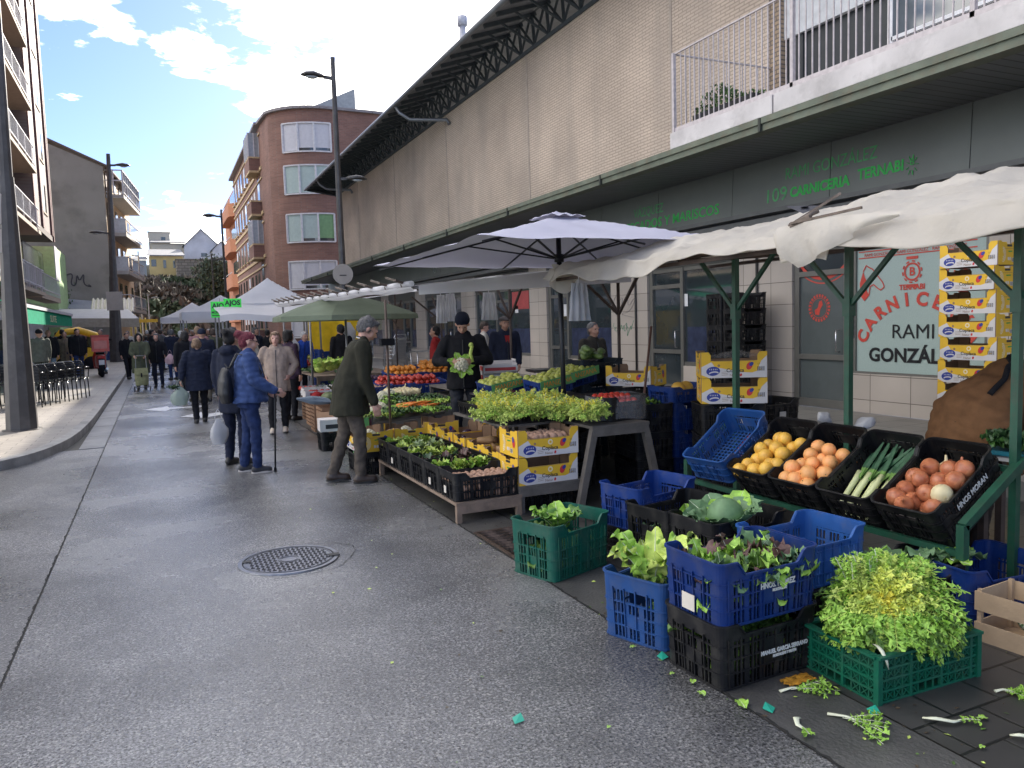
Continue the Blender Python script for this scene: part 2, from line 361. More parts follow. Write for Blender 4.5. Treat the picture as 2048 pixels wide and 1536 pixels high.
# ---- manhole cover
IRON = mat('cast_iron', (.20, .205, .225), rough=.3, metal=.8, var=.25, vs=20, bump=.2, bs=80)
DK = mat('dark_gap', (.01, .01, .01), rough=.9)
t = thing('manhole_cover', 'round cast iron manhole cover with raised studs in the road', 'manhole cover', (.77, 5.58, 0))
MB().lathe([(0, .006), (.318, .006), (.318, .0)], 48, smooth=False).build('gap', DK, t)
MB().lathe([(.318, .001), (.318, .010), (.345, .010), (.348, .001)], 64, smooth=False).build('frame', IRON, t)
m = MB(); m.lathe([(0, .0075), (.308, .0075), (.31, .002)], 48, smooth=False)
for i in range(-9, 10):
    for j in range(-9, 10):
        x, y = i*.032, j*.032; r = math.hypot(x, y)
        if r > .285 or r < .075: continue
        if (i+j) % 2: m.box(x-.0125, x+.0125, y-.005, y+.005, .007, .0125, 1)
        else: m.box(x-.005, x+.005, y-.0125, y+.0125, .007, .0125, 1)
for rr in (.055, .07, .295):
    m.lathe([(rr, .007), (rr, .012), (rr+.006, .012), (rr+.006, .007)], 40, smooth=False)
m.build('lid', [IRON, mat('dark_studs', (.05, .05, .055), rough=.5, metal=.5)], t)
m = MB(); m.box(.27, .345, -.10, -.04, .009, .016); m.box(-.31, -.25, .05, .09, .009, .014); m.build('hinge', mat('rusty_dark', (.03, .028, .026), rough=.6), t)
# ---- drain grate
t = thing('drain_grate', 'long cast iron drain grate with wavy bars in the gutter by the low bench', 'drain grate', (2.36, 5.02, 0))
MB().box(-.17, .19, -.52, .5, -.02, .006).build('gap', DK, t)
m = MB()
for s in (-.175, .195): m.box(s-.012, s+.012, -.53, .51, 0, .014)
for s in (-.525, .505): m.box(-.17, .19, s-.012, s+.012, 0, .014)
for k in range(15):
    y = -.48+k*.068
    m.tube([(-.17+.36*i/12, y+.012*math.sin(i*1.1), .008) for i in range(13)], .014, 5)
m.build('bars', mat('rusty_iron', (.10, .07, .055), rough=.5, metal=.5, var=.4, vs=20), t)
# ---------------- market hall (right)
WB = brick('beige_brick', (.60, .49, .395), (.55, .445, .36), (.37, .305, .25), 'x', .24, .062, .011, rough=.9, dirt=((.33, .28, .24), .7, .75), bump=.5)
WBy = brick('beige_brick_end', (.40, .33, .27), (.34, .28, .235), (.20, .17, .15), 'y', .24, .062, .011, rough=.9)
GREEN = mat('weathered_green_steel', (.13, .15, .11), rough=.6, var=.25, vs=4, dirt=((.16, .12, .07), 6, .6))
CONC = mat('painted_white_concrete', (.60, .57, .56), rough=.8, var=.12, vs=2, dirt=((.30, .28, .27), 2.2, .6), bump=.15, bs=30)
DARKW = mat('dark_wood', (.030, .033, .036), rough=.7, var=.3, vs=8)
hall = thing('market_hall', 'long beige brick market hall with dark lattice eaves and shop canopy', 'building', (9.4, 20, 0))
def H(m, name, mats, **k):
    o = m.build(name, mats, **k); o.parent = hall; o.location = -hall.location; return o
def pw(*p): return Vector(p)
YN, YF = -6, 42.3
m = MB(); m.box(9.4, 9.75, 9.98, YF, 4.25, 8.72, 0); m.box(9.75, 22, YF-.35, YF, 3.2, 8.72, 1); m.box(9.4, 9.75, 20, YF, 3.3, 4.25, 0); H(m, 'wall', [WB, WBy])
# rain marks of pilaster joints
for y in (12.6, 18.9, 25.2, 31.5, 37.8): m = MB(); m.box(9.385, 9.4, y-.03, y+.03, 4.3, 8.7, 0); H(m, 'expansion_joint', mat('joint', (.40, .34, .29), rough=.9))
# soffit slats, canopy beam
SOF = brick('soffit_boards', (.15, .16, .163), (.125, .135, .14), (.05, .053, .055), 'z', 6, .14, .012, rough=.5, dirt=((.11, .11, .1), 1.1, .35), off=.3)
m = MB(); m.box(7.6, 9.3, YN, YF+.8, 4.09, 4.13); H(m, 'soffit', SOF)
m = MB(); m.box(7.40, 7.60, YN, YF+.8, 4.05, 4.20); m.box(7.37, 7.40, YN, YF+.8, 4.14, 4.22); m.box(7.6, 9.6, YN, YF+.8, 4.14, 4.2)
m.box(7.43, 9.4, YF+.8, YF+.86, 4.05, 4.2)
H(m, 'canopy_beam', GREEN)
m = MB()
for y in range(-4, 43, 4): m = MB(); m.box(7.355, 7.40, y-.02, y+.02, 4.04, 4.215); H(m, 'beam_joint', mat('beam_joint', (.04, .045, .035), rough=.7))
# fascia panels
FAS = mat('grey_green_panel', (.15, .167, .157), rough=.38, var=.10, vs=1.2, spec=.5, dirt=((.13, .135, .13), .8, .35))
ys = [-5, -1, 2.1, 4.13, 6.18, 8.29, 10.36, 12.47]+[12.47+2.08*i for i in range(1, 16)]
for a, b in zip(ys, ys[1:]):
    m = MB(); m.prism([(8.97, 4.088), (8.93, 3.31), (9.0, 3.31), (9.04, 4.088)], a+.006, b-.006, 'y'); H(m, 'fascia_panel', FAS)
m = MB(); m.box(8.90, 9.33, YN, YF, 3.24, 3.305); m.box(9.0, 9.33, YN, YF, 3.10, 3.2); H(m, 'fascia_rail', mat('grey_rail', (.13, .135, .135), rough=.5))
GT = mat('green_lettering', (.04, .46, .09), rough=.6, var=.12, vs=12); GT2 = mat('faded_green_lettering', (.09, .38, .14), rough=.6, var=.2, vs=12)
def fasc(s, y, z, size, mt, name='lettering', width=None, **k):
    if width: me = text_mesh(s, size, .001, **k); xs = [v.co.x for v in me.vertices]; k['sx'] = width/(max(xs)-min(xs))
    m = MB(); M = face_mx((8.925+(z-3.31)*.051, y, z), (0, -1, 0), (.051, 0, 1)); add_text(m, s, M, size, **k); return H(m, name, mt)
fasc('109', 9.60, 3.40, .30, GT2, width=.42, align='LEFT')
fasc('CARNICERIA', 9.05, 3.42, .20, GT, width=1.12, align='LEFT', bold=.008)
fasc('TERNABI', 7.80, 3.46, .20, GT, width=.72, align='LEFT', bold=.006)
fasc('RAMI GONZÁLEZ', 9.17, 3.70, .25, GT2, width=1.66, align='LEFT')
fasc('VÁZQUEZ', 13.3, 3.66, .25, GT2, width=1.0, align='LEFT')
fasc('PESCADOS Y MARISCOS', 13.7, 3.40, .25, GT, width=3.0, align='LEFT', bold=.003)
m = MB(); M = face_mx((8.925, 6.95, 3.50), (0, -1, 0), (.05, 0, 1))
for a in range(9):
    an = a*math.pi/4.5; m.beam(M @ Vector((math.cos(an)*.05, math.sin(an)*.07, 0)), M @ Vector((math.cos(an)*.09, math.sin(an)*.13, 0)), .012, .004)
add_text(m, 'B', M, .12); H(m, 'crest', GT)
WL = mat('pale_crest_paint', (.42, .44, .42), rough=.6)
for yy in (21.5, 25.5):
    m = MB(); M = face_mx((8.93, yy, 3.66), (0, -1, 0), (.05, 0, 1))
    for a in range(12):
        an = a*math.pi/6; a2 = an+.45; m.beam(M @ Vector((math.cos(an)*.18, math.sin(an)*.25, 0)), M @ Vector((math.cos(a2)*.18, math.sin(a2)*.25, 0)), .02, .004)
    add_text(m, 'AB', M @ Matrix.Translation((0, -.08, 0)), .2); H(m, 'crest', WL)
# eaves: lattice, struts, soffit boards, roof
m = MB(); LAT = mat('dark_lattice_timber', (.055, .068, .078), rough=.65, var=.2)
m.box(9.36, 9.46, 8, YF, 8.70, 8.80, 0)
m.box(9.30, 9.38, 8, YF, 9.58, 9.66, 0)
y = 8.
while y < YF-.2:
    m.beam((9.40, y, 8.78), (9.34, y, 9.6), .06, .06)
    m.beam((9.385, y, 8.78), (9.325, y+.8, 9.6), .05, .04); m.beam((9.385, y+.8, 8.78), (9.325, y, 9.6), .05, .04)
    y += .8
H(m, 'eave_lattice', LAT)
m = MB(); y = 8.
while y < YF+.7:
    m.beam((9.45, y, 9.60), (7.98, y, 9.09), .07, .12); m.beam((9.38, y, 8.80), (8.45, y, 9.23), .05, .05)
    y += .8
H(m, 'eave_rafter', LAT)
MB().box(9.47, 9.55, 8, YF-.02, 8.72, 9.75).build('clerestory', mat('grey_clerestory', (.22, .25, .28), rough=.6)).parent = hall
hall.children[-1].location = -hall.location
RT = mat('roof_sheet', (.16, .17, .19), rough=.6, var=.2, vs=3, bump=.2, bs=5)
m = MB(); YE = YF+1.0
m.add([(7.92, 4, 9.12), (7.92, YE, 9.12), (16, YE-1.5, 11.8), (16, 4, 11.8), (7.92, 4, 9.22), (7.92, YE, 9.22), (16, YE-1.5, 11.92), (16, 4, 11.92)], [(0, 1, 2, 3), (7, 6, 5, 4), (0, 4, 5, 1), (1, 5, 6, 2), (3, 2, 6, 7), (0, 3, 7, 4)], 0)
m.add([(16, 4, 11.8), (16, YE-1.5, 11.8), (26, YE-1.5, 9.1), (26, 4, 9.1)], [(0, 1, 2, 3)], 0)
y = 4.2
while y < YE: m.beam((7.90, y, 9.235), (8.6, y, 9.46), .10, .05, 0); y += .55
H(m, 'roof', RT)
m = MB(); m.tube([(7.86, 4, 9.13), (7.86, YE, 9.13)], .07, 8); H(m, 'gutter_pipe', mat('zinc', (.20, .21, .23), rough=.45, metal=.4))
m = MB(); m.add([(7.95, YE+.02, 9.08), (9.4, YF-.0, 8.66), (9.4, YF, 8.72), (7.95, YE+.02, 9.2), (16, YE-1.5, 11.8), (16, YF-.4, 8.7)], [(0, 1, 2, 3), (3, 2, 5, 4)]); H(m, 'eave_end', LAT)
ZN = MATS['zinc']
for y in (26, 40): m = MB(); m.tube([(7.9, y, 9.1), (8.0, y-.1, 8.85), (8.3, y-.3, 8.6), (9.3, y-1.2, 8.45), (9.34, y-1.3, 8.3)], .06, 8); H(m, 'downpipe', ZN)
m = MB(); m.tube([(11.5, 28.6, 10), (11.5, 28.6, 13.1)], .13, 12); m.tube([(11.5, 28.6, 13.1), (11.5, 28.6, 13.45)], .2, 12); H(m, 'flue', mat('pale_steel', (.5, .5, .55), rough=.4))
# --- balcony and the flat behind it
sl = 7.42
m = MB(); yb = 10.0
for i, (a, b) in enumerate([(7.82, 10.0), (4.5, 7.8), (1, 4.48), (-5, .98)]): m.box(sl, sl+.14, a+.01, b, 4.24, 4.475)
m.box(sl+.14, 11.9, -5, 10.0, 4.28, 4.44)
H(m, 'balcony_slab', CONC)
RAILM = mat('painted_rail_metal', (.52, .47, .47), rough=.5, var=.15, vs=15)
m = MB()
m.beam((sl+.08, 9.96, 5.67), (sl+.08, -3, 5.67), .035, .02); m.beam((sl+.08, 9.96, 5.66), (9.4, 9.96, 5.66), .03, .02)
m.beam((sl+.08, 9.96, 4.52), (sl+.08, -3, 4.52), .05, .07)
m.beam((sl+.06, 9.97, 4.40), (sl+.06, 9.97, 5.68), .05, .05)
y = 9.82
k = 0
while y > 1:
    w_ = .05 if k % 22 == 21 else .014
    m.beam((sl+.08, y, 4.5), (sl+.08, y, 5.66), w_, w_); y -= .108; k += 1
x = sl+.28
while x < 9.4: m.beam((x, 9.96, 4.45), (x, 9.96, 5.65), .014, .014); x += .16
H(m, 'balcony_railing', RAILM)
m = MB(); m.box(11.7, 11.9, -5, 9.98, 4.2, 9.1, 0); m.box(9.42, 11.7, 9.75, 9.98, 4.25, 9.1, 0); H(m, 'flat_wall', [brick('flat_brick', (.40, .30, .20), (.32, .235, .16), (.15, .12, .10), 'x', .24, .07, .012)])
m = MB(); m.box(9.6, 9.68, 7.7, 9.75, 4.45, 6.6); m.box(9.55, 9.65, 9.4, 9.75, 4.45, 7); H(m, 'door_panel', mat('dark_door', (.035, .04, .045), rough=.3))
m = MB(); m.box(9.56, 9.62, 6.2, 7.7, 4.45, 5.3); m.box(9.2, 11.7, 5, 9.97, 7.0, 7.1); m.box(9.5, 9.58, 6.9, 9.75, 6.05, 7); H(m, 'white_panel', mat('white_panel', (.55, .56, .58), rough=.5))
m = MB(); m.box(9.5, 9.6, 3.2, 6.1, 4.45, 7); H(m, 'brick_parapet', MATS['flat_brick'])
m = MB()
for yy in (3.0, 4.4, 6.15, 7.72): m.box(9.44, 9.5, yy-.04, yy+.04, 4.45, 7)
for zz in (5.35, 6.0): m.box(9.44, 9.5, 6.2, 7.7, zz, zz+.05)
H(m, 'window_frame', mat('white_frame', (.7, .7, .72), rough=.4))
m = MB(); m.box(9.45, 9.46, 6.2, 7.7, 5.35, 7.0); H(m, 'window_pane', mat('reflective_glass', (.10, .12, .14), rough=.05, spec=1))
# air-conditioner-like box + poster seen through the railing
t = thing('air_conditioner', 'beige air conditioner box standing on the balcony floor', 'air conditioner', (9.0, 8.1, 4.44))
MB().box(-.12, .12, -.2, .2, .06, .42).build('casing', mat('beige_plastic', (.55, .42, .30)), t); MB().lathe([(0, 0), (.13, 0), (.13, .02)], 20, M=Matrix.Rotation(R(-90), 4, 'Y'), c=(-.12, 0, .24)).build('fan_grille', DARKW, t)
MB().box(-.12, .12, -.18, -.12, 0, .06).box(-.12, .12, .12, .18, 0, .06).build('foot', DARKW, t)
tag(MB().box(9.57, 9.595, 8.55, 8.95, 5.05, 5.3).build('paper_notice', mat('paper', (.75, .75, .76), rough=.7)), 'white paper notice stuck on the dark balcony door', 'notice')
# planter on the balcony
t = thing('planter', 'black rectangular planter box on the balcony floor behind the rails', 'planter', (sl+.30, 9.0, 4.475))
MB().prism([(-.10, 0), (.10, 0), (.12, .2), (-.12, .2)], -.62, .68, 'y').build('trough', mat('black_plastic', (.02, .02, .022), rough=.5), t)
def leaf_quad(m, c, size, nrm=None, mi=0):
    q = Euler((rnd(0, 6.3), rnd(0, 6.3), rnd(0, 6.3))).to_matrix(); c = Vector(c)
    a = q @ Vector((size, 0, 0)); b = q @ Vector((0, size*.55, 0)); d = q @ Vector((0, 0, size*.2))
    m.add([c-a, c-b+d, c+a, c+b+d], [(0, 1, 2, 3)], mi)
m = MB()
for i in range(520):
    y = random.gauss(.15, .32); y = max(-.6, min(.66, y)); h = .32*math.exp(-((y-.2)/.35)**2)+.05
    leaf_quad(m, (rnd(-.12, .12), y, .2+rnd(0, h)), .03, mi=random.choice((0, 0, 1)))
tag(m.build('potted_plant', [mat('leaf_green', (.06, .13, .03), rough=.6, var=.3, vs=30), mat('leaf_dark', (.03, .07, .02), rough=.6)]), 'leafy green plant growing in the balcony planter', 'plant').location = (sl+.30, 9.0, 4.475)
# ---------------- ground floor: piers, shopfronts
STONE = brick('stone_cladding', (.50, .44, .385), (.45, .395, .345), (.14, .12, .10), 'x', .66, .36, .006, rough=.6, dirt=((.36, .32, .28), 1.2, .4), bump=.3, off=.0)
FR = mat('brown_grey_aluminium', (.165, .16, .145), rough=.4, metal=.3, var=.08); GLS = mat('shop_glass', (.035, .045, .05), rough=.04, spec=1.0, var=.2, vs=1)
GLB = mat('blue_window_film', (.035, .045, .09), rough=.25, var=.3, vs=6); GREYD = mat('grey_door_glass', (.10, .115, .115), rough=.22, spec=.8, var=.06)
XW = 9.35
BOXES = []
def pier(y0, y1):
    m = MB(); m.box(XW, XW+.4, y0, y1, .17, 3.12); return H(m, 'pier', STONE)
pier(9.431, 10.72); pier(13.46, 14.87); pier(18.02, 19.03); pier(23.0, 24.2); pier(28, 29.2); pier(33, 34.2); pier(38, 39.2); pier(40.5, YF)
for yy in (10.2, 13.85): m = MB(); m.tube([(XW-.03, yy, .17), (XW-.03, yy, 3.1)], .022, 6); H(m, 'cable_pipe', mat('dark_pipe', (.03, .028, .027), rough=.5))
m = MB(); m.box(XW, XW+.4, -4, 8.28, .17, .74); m.box(XW, XW+.4, -4, 6.2, .74, 3.12); H(m, 'wall_base', STONE)
m = MB(); m.box(XW+.02, XW+.3, -4, YF, 2.62, 3.12); H(m, 'lintel', mat('dark_lintel', (.075, .077, .072), rough=.5))
def shopfront(a, b, door=None, base=.75, zt=2.62, pane=GLS, film=True):
    m = MB(); fw = .07
    m.box(XW+.05, XW+.12, a, a+fw, .17, zt); m.box(XW+.05, XW+.12, b-fw, b, .17, zt); m.box(XW+.05, XW+.12, a, b, zt-.08, zt)
    da, db = door or (a, a)
    for p, q in ((a, da), (db, b)):
        if q-p > .3: m.box(XW+.051, XW+.121, p, q, base-.06, base+.02)
    if door:
        m.box(XW+.03, XW+.10, da, da+.09, .17, zt-.02); m.box(XW+.03, XW+.10, db-.09, db, .17, zt-.02)
        m.box(XW+.03, XW+.10, da+.09, db-.09, .17, .30); m.box(XW+.03, XW+.10, da+.09, db-.09, .92, 1.0); m.box(XW+.03, XW+.10, da+.09, db-.09, 2.22, 2.3)
    H(m, 'shopfront_frame', FR)
    m = MB(); m.box(XW+.085, XW+.09, a+fw, b-fw, .3 if not door else base, zt-.08); H(m, 'shop_window', pane)
    for p, q in ((a, da), (db, b)):
        if q-p > .3:
            m = MB(); m.box(XW+.02, XW+.3, p, q, .17, base-.06); H(m, 'stall_riser', STONE)
            if film: m = MB(); m.box(XW+.078, XW+.082, p+.07, q-.07, base+.02, 1.45); H(m, 'window_film', GLB)
    if door:
        m = MB(); m.box(XW+.07, XW+.075, da+.09, db-.09, .3, 2.22); H(m, 'door_glass', GREYD if not film else GLS)
        m = MB(); s = da+.16; m.tube([(XW+.03, s, 1.05), (XW-.05, s, 1.05), (XW-.05, s, 1.38), (XW+.03, s, 1.38)], .014, 6); H(m, 'door_handle', mat('chrome', (.6, .6, .62), rough=.25, metal=1))
# butcher: window (y 6.2..8.28) and door (8.28..9.43)
FROST = mat('frosted_green_glass', (.36, .45, .42), rough=.35, var=.06, vs=60)
shopfront(6.2, 8.30, pane=FROST, film=False)
shopfront(8.30, 9.43, door=(8.34, 9.40), film=False)
shopfront(10.72, 13.46, door=(12.3, 13.4))
shopfront(14.87, 18.02, door=(16.9, 17.9)); shopfront(19.03, 23.0, door=(20.4, 21.4)); shopfront(24.2, 28, door=(25, 26)); shopfront(29.2, 33, door=(30, 31)); shopfront(34.2, 38, door=(36, 37)); shopfront(39.2, 40.5)
RED = mat('red_window_lettering', (.55, .06, .04), rough=.5, var=.1); BLK = mat('black_lettering', (.01, .01, .012), rough=.4)
XG = XW+.076
def wtext(s, y, z, size, mt, name='window_lettering', ang=0, **k):
    m = MB(); M = face_mx((XG, y, z), (0, -1, 0), (0, 0, 1)) @ Matrix.Rotation(ang, 4, 'Z'); add_text(m, s, M, size, **k); return H(m, name, mt)
wtext('RAMI', 7.30, 1.26, .28, BLK, sx=1.06); wtext('GONZÁLEZ', 7.30, .93, .27, BLK, bold=.008)
m = MB(); s = 'CARNICERÍA'; cyc, czc, rr = 7.28, .98, .80
for i, ch in enumerate(s):
    an = R(158-136*i/(len(s)-1)); p = (XG, cyc-math.cos(an)*-1*-rr if False else cyc-math.cos(an)*rr*1.02*1.0*1.0, czc+math.sin(an)*rr*.92)
    M = face_mx(p, (0, -1, 0), (0, 0, 1)) @ Matrix.Rotation(an-math.pi/2, 4, 'Z'); add_text(m, ch, M, .25, bold=.010)
H(m, 'window_lettering', RED)
wtext('TERNABI', 7.32, 1.93, .10, RED, bold=.003); wtext('B', 7.32, 2.12, .16, RED, bold=.004)
def arc(m, cy_, cz_, r0, r1, a0, a1, n=20, x=XG, m_=0):
    for i in range(n):
        t0, t1 = R(lerp(a0, a1, i/n)), R(lerp(a0, a1, (i+1)/n)); P = lambda r, t: (x, cy_-math.cos(t)*r, cz_+math.sin(t)*r)
        m.add([P(r0, t0), P(r0, t1), P(r1, t1), P(r1, t0)], [(0, 1, 2, 3)], m_)
m = MB(); arc(m, 7.32, 2.17, .10, .125, 0, 360, 26)
for a in range(10): arc(m, 7.32, 2.17, .135, .155, a*36, a*36+20, 3)
for s in (-1, 1): m.box(XG-.001, XG, 7.32-.09, 7.32+.09, 2.17+s*.19-.02, 2.17+s*.19+.02)
m.box(XG-.001, XG, 6.4, 8.2, 2.41, 2.425); m.box(XG-.001, XG, 6.4, 8.2, 2.50, 2.515)
H(m, 'window_crest', RED)
wtext('RAMI GONZÁLEZ · RAMI GONZÁLEZ · RAMI GONZÁLEZ', 7.32, 2.435, .062, RED)
# horse head: outline profile in red strokes
hp = [(0, .30), (.05, .40), (.10, .36), (.16, .33), (.24, .22), (.33, .10), (.36, .02), (.30, -.03), (.25, .0), (.18, .07), (.12, .04), (.10, -.10), (.02, -.2)]
m = MB()
for sgn, y0 in ((1, 8.12), (-1, 6.55)):
    pts = [Vector((XG, y0-sgn*x, 1.97+z*.85)) for x, z in hp]
    for a, b in zip(pts, pts[1:]): m.beam(a, b, .016, .002, up=(1, 0, 0))
    m.prism([(y0-sgn*x, 1.97+z*.85) for x, z in [(0, .3), (.03, .2), (.08, .1), (.06, -.02), (.10, -.10), (.02, -.2), (-.04, -.12), (-.06, .1)]][::sgn], XG-.001, XG, 'x')
    m.box(XG-.001, XG, y0-sgn*.15-.012, y0-sgn*.15+.012, 2.12, 2.145)
H(m, 'horse_emblem', RED)
m = MB()
for a in range(22): arc(m, 8.93, 1.72, .17, .215, a*16.4, a*16.4+10, 2, x=XW+.066)
arc(m, 8.93, 1.72, .15, .158, 0, 360, 24, x=XW+.066)
m.prism([(8.93+y, 1.72+z) for y, z in [(-.05, .12), (.0, .1), (.03, .0), (.09, -.03), (.08, -.1), (0, -.11), (-.02, -.02), (-.07, .05)]], XW+.064, XW+.066, 'x')
arc(m, 8.85, 2.75, .55, .60, 200, 340, 20, x=XW+.066); arc(m, 8.85, 2.75, .64, .66, 200, 340, 20, x=XW+.066)
H(m, 'door_emblem', RED)
for y, z, w_, h_ in ((12.2, 1.85, .22, .24), (17.0, 1.75, .2, .3), (19.9, 1.9, .2, .2)):
    m = MB(); m.box(XW+.066, XW+.07, y, y+w_, z, z+h_); H(m, 'window_notice', MATS['paper'])
m = MB(); m.box(XW+.066, XW+.07, 19.2, 20.3, 2.0, 2.5); H(m, 'red_poster', mat('faded_red_poster', (.45, .08, .08), rough=.5))
# graffiti on the pier
m = MB(); M = face_mx((XW-.004, 14.75, 1.35), (0, -1, 0), (0, 0, 1))
def scribble(m, M, pts, r=.008, n=5): m.tube([M @ Vector((x, y, 0)) for x, y in smooth_poly(pts, 2)], r, n, flat=.3)
scribble(m, M, [(0, .2), (-.05, .1), (.12, .12), (0, .05), (.12, 0), (.2, .2), (.25, 0), (.3, .2), (.35, .02), (.42, .2), (.4, 0), (.5, .05), (.52, .22), (.45, .15), (.58, .1), (.5, -.15), (.7, .2), (.66, 0), (.78, .25)])
H(m, 'graffiti', mat('green_spray', (.10, .30, .18), rough=.7))
m = MB(); scribble(m, M, [(0, .7), (.2, .9), (.1, .6), (.4, .8), (.3, .55), (.6, .9), (.55, .5), (.9, .8), (.7, .45), (.2, .4), (.9, .3)], .009); H(m, 'graffiti', mat('grey_spray', (.28, .27, .27), rough=.8))
# rooms behind the glass
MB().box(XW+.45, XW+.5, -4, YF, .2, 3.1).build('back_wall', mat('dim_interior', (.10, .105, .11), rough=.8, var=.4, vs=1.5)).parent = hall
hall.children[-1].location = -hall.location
# ---------------- left apartment block with balconies
apt = thing('apartment_block', 'purple brown brick apartment block with white balconies over green awning', 'building', (-6, 40, 0))
def bpart(root):
    def f(m, name, mats, **k):
        o = m.build(name, mats, **k); o.parent = root; o.location = -root.location; return o
    return f
A = bpart(apt)
PB = brick('purple_brick', (.17, .125, .12), (.14, .10, .095), (.17, .14, .13), 'x', .25, .075, .010, rough=.55)
PBY = brick('purple_brick_end', (.20, .12, .11), (.17, .10, .09), (.2, .16, .15), 'y', .25, .075, .010)
TRIM = mat('dark_red_trim', (.13, .055, .05), rough=.6); CRM = mat('cream_render', (.34, .275, .21), rough=.85, var=.08)
xb = -4.9; zb = 7.15
m = MB(); m.box(-12, xb, 43.5, 50.1, zb, 24, 0); m.box(-12, xb-.9, 24, 43.5, 3.3, 24, 0)
A(m, 'wall', [PB])
m = MB(); m.box(xb, xb+.10, 49.75, 50.12, zb, 24); m.box(xb, xb+.10, 45.9, 46.3, zb, 24); m.box(xb, xb+.06, 43.5, 43.8, zb, 24); m.box(-12, xb+.12, 50.1, 50.35, zb-.3, 24)
A(m, 'corner_trim', TRIM)
m = MB(); m.box(-12, xb+.05, 43.5, 50.1, zb-.3, zb-.01); A(m, 'bay_underside', mat('soffit_brown', (.09, .07, .065), rough=.8))
for k in range(6):
    z = zb+1.0+k*2.75
    m = MB(); m.box(xb-.25, xb+.012, 47.0, 48.7, z, z+1.5, 1); m.box(xb-.02, xb+.05, 46.9, 48.8, z-.1, z, 0); m.box(xb+.0, xb+.02, 47.0, 47.9, z, z+1.5, 2); w_ = A(m, 'window', [CRM, mat('dark_window', (.05, .055, .06), rough=.1, spec=1), mat('roller_shutter', (.5, .47, .42), rough=.6)])
    # recessed balcony
WR = mat('white_balcony_rail', (.46, .46, .48), rough=.5)
for k in range(7):
    z = 3.7+k*2.9
    m = MB(); m.box(xb-1.2, xb+.25, 26, 43.3, z-.15, z+.02); A(m, 'balcony_floor', CRM)
    m = MB()
    for zz in (z+.25, z+1.05): m.beam((xb+.2, 26, zz), (xb+.2, 43.3, zz), .05, .05)
    for y in range(26, 44, 2): m.beam((xb+.2, y+.3, z), (xb+.2, y+.3, z+1.05), .05, .05)
    y = 26.2
    while y < 43: m.beam((xb+.2, y, z+.25), (xb+.2, y, z+1.05), .02, .02); y += .28
    A(m, 'balcony_rail', WR)
    m = MB(); m.box(xb-.88, xb-.85, 38.5, 42.6, z+.05, z+2.2); A(m, 'balcony_door', mat('dark_red_door', (.12, .04, .035), rough=.5))
    m = MB(); m.box(xb-.89, xb-.84, 30, 36.5, z+.3, z+2.2); A(m, 'balcony_window', MATS['dark_window'])
m = MB(); m.box(-12, -5.6, 24, 52, .12, 3.3, 0); A(m, 'ground_floor', [mat('grey_shopfront_wall', (.36, .36, .36), rough=.6, dirt=((.12, .12, .13), 1.5, .7))])
m = MB(); m.box(-12, -5.0, 52, 58, .12, 6.8, 0); A(m, 'side_wall', [mat('light_green_render', (.42, .60, .30), rough=.85, dirt=((.3, .36, .25), 1, .4))])
m = MB()
for y in (28, 31.5, 35, 38.5): m.box(-5.62, -5.58, y, y+2.4, .3, 2.8)
A(m, 'shop_window', GLS)
for y in (30.6, 34.1, 37.6, 41.1): m = MB(); m.box(-5.6, -5.5, y, y+.4, .12, 3.0); A(m, 'white_pilaster', mat('white_pilaster', (.66, .66, .68), rough=.6))
# first-floor glazed balcony with laundry
m = MB(); m.box(-5.6, -4.85, 43.6, 51.8, 3.5, 3.75); A(m, 'balcony_floor', CRM)
m = MB()
for zz in (3.95, 4.75): m.beam((-4.85, 30, zz), (-4.85, 51.8, zz), .05, .05)
y = 30
while y < 51.8: m.beam((-4.85, y, 3.75), (-4.85, y, 4.75), .03, .03); y += .5
m.box(-4.9, -4.86, 50.6, 51.8, 4.8, 6.7)
A(m, 'balcony_rail', WR)
m = MB(); m.box(-5.58, -5.54, 44, 51.5, 4.0, 6.3); A(m, 'balcony_window', MATS['dark_window'])
# green awning
m = MB(); m.add([(-5.6, 22, 3.15), (-5.6, 35, 3.15), (-2.95, 35, 2.42), (-2.95, 22, 2.42)], [(0, 1, 2, 3)]); AW = cloth('green_awning_cloth', (.02, .36, .20), .4); o = A(m, 'awning', AW); o.modifiers.new('t', 'SOLIDIFY').thickness = .01
m = MB(); m.add([(-2.95, 22, 2.40), (-2.95, 35, 2.40), (-2.95, 35, 1.98), (-2.95, 22, 1.98)], [(0, 1, 2, 3)]); m.add([(-2.95, 22, 2.4), (-2.95, 22, 1.98), (-2.97, 22, 2.2)], [(0, 1, 2)]); A(m, 'awning_valance', AW)
m = MB(); m.beam((-2.95, 22, 2.43), (-2.95, 35, 2.43), .09, .09); m.beam((-5.5, 26, 3.0), (-2.98, 25, 2.4), .05, .05); m.beam((-5.5, 33, 3.0), (-2.98, 34, 2.4), .05, .05); A(m, 'awning_frame', WR)
m = MB(); M = face_mx((-2.94, 33.6, 2.08), (0, 1, 0), (0, 0, 1))
for i, s in enumerate(('S·JTE', )): add_text(m, 'SUITE', M @ Matrix.Translation((-4.8, 0, 0)), .3, sx=2.2)
A(m, 'awning_lettering', mat('pale_yellow_letter', (.75, .72, .45), rough=.6))

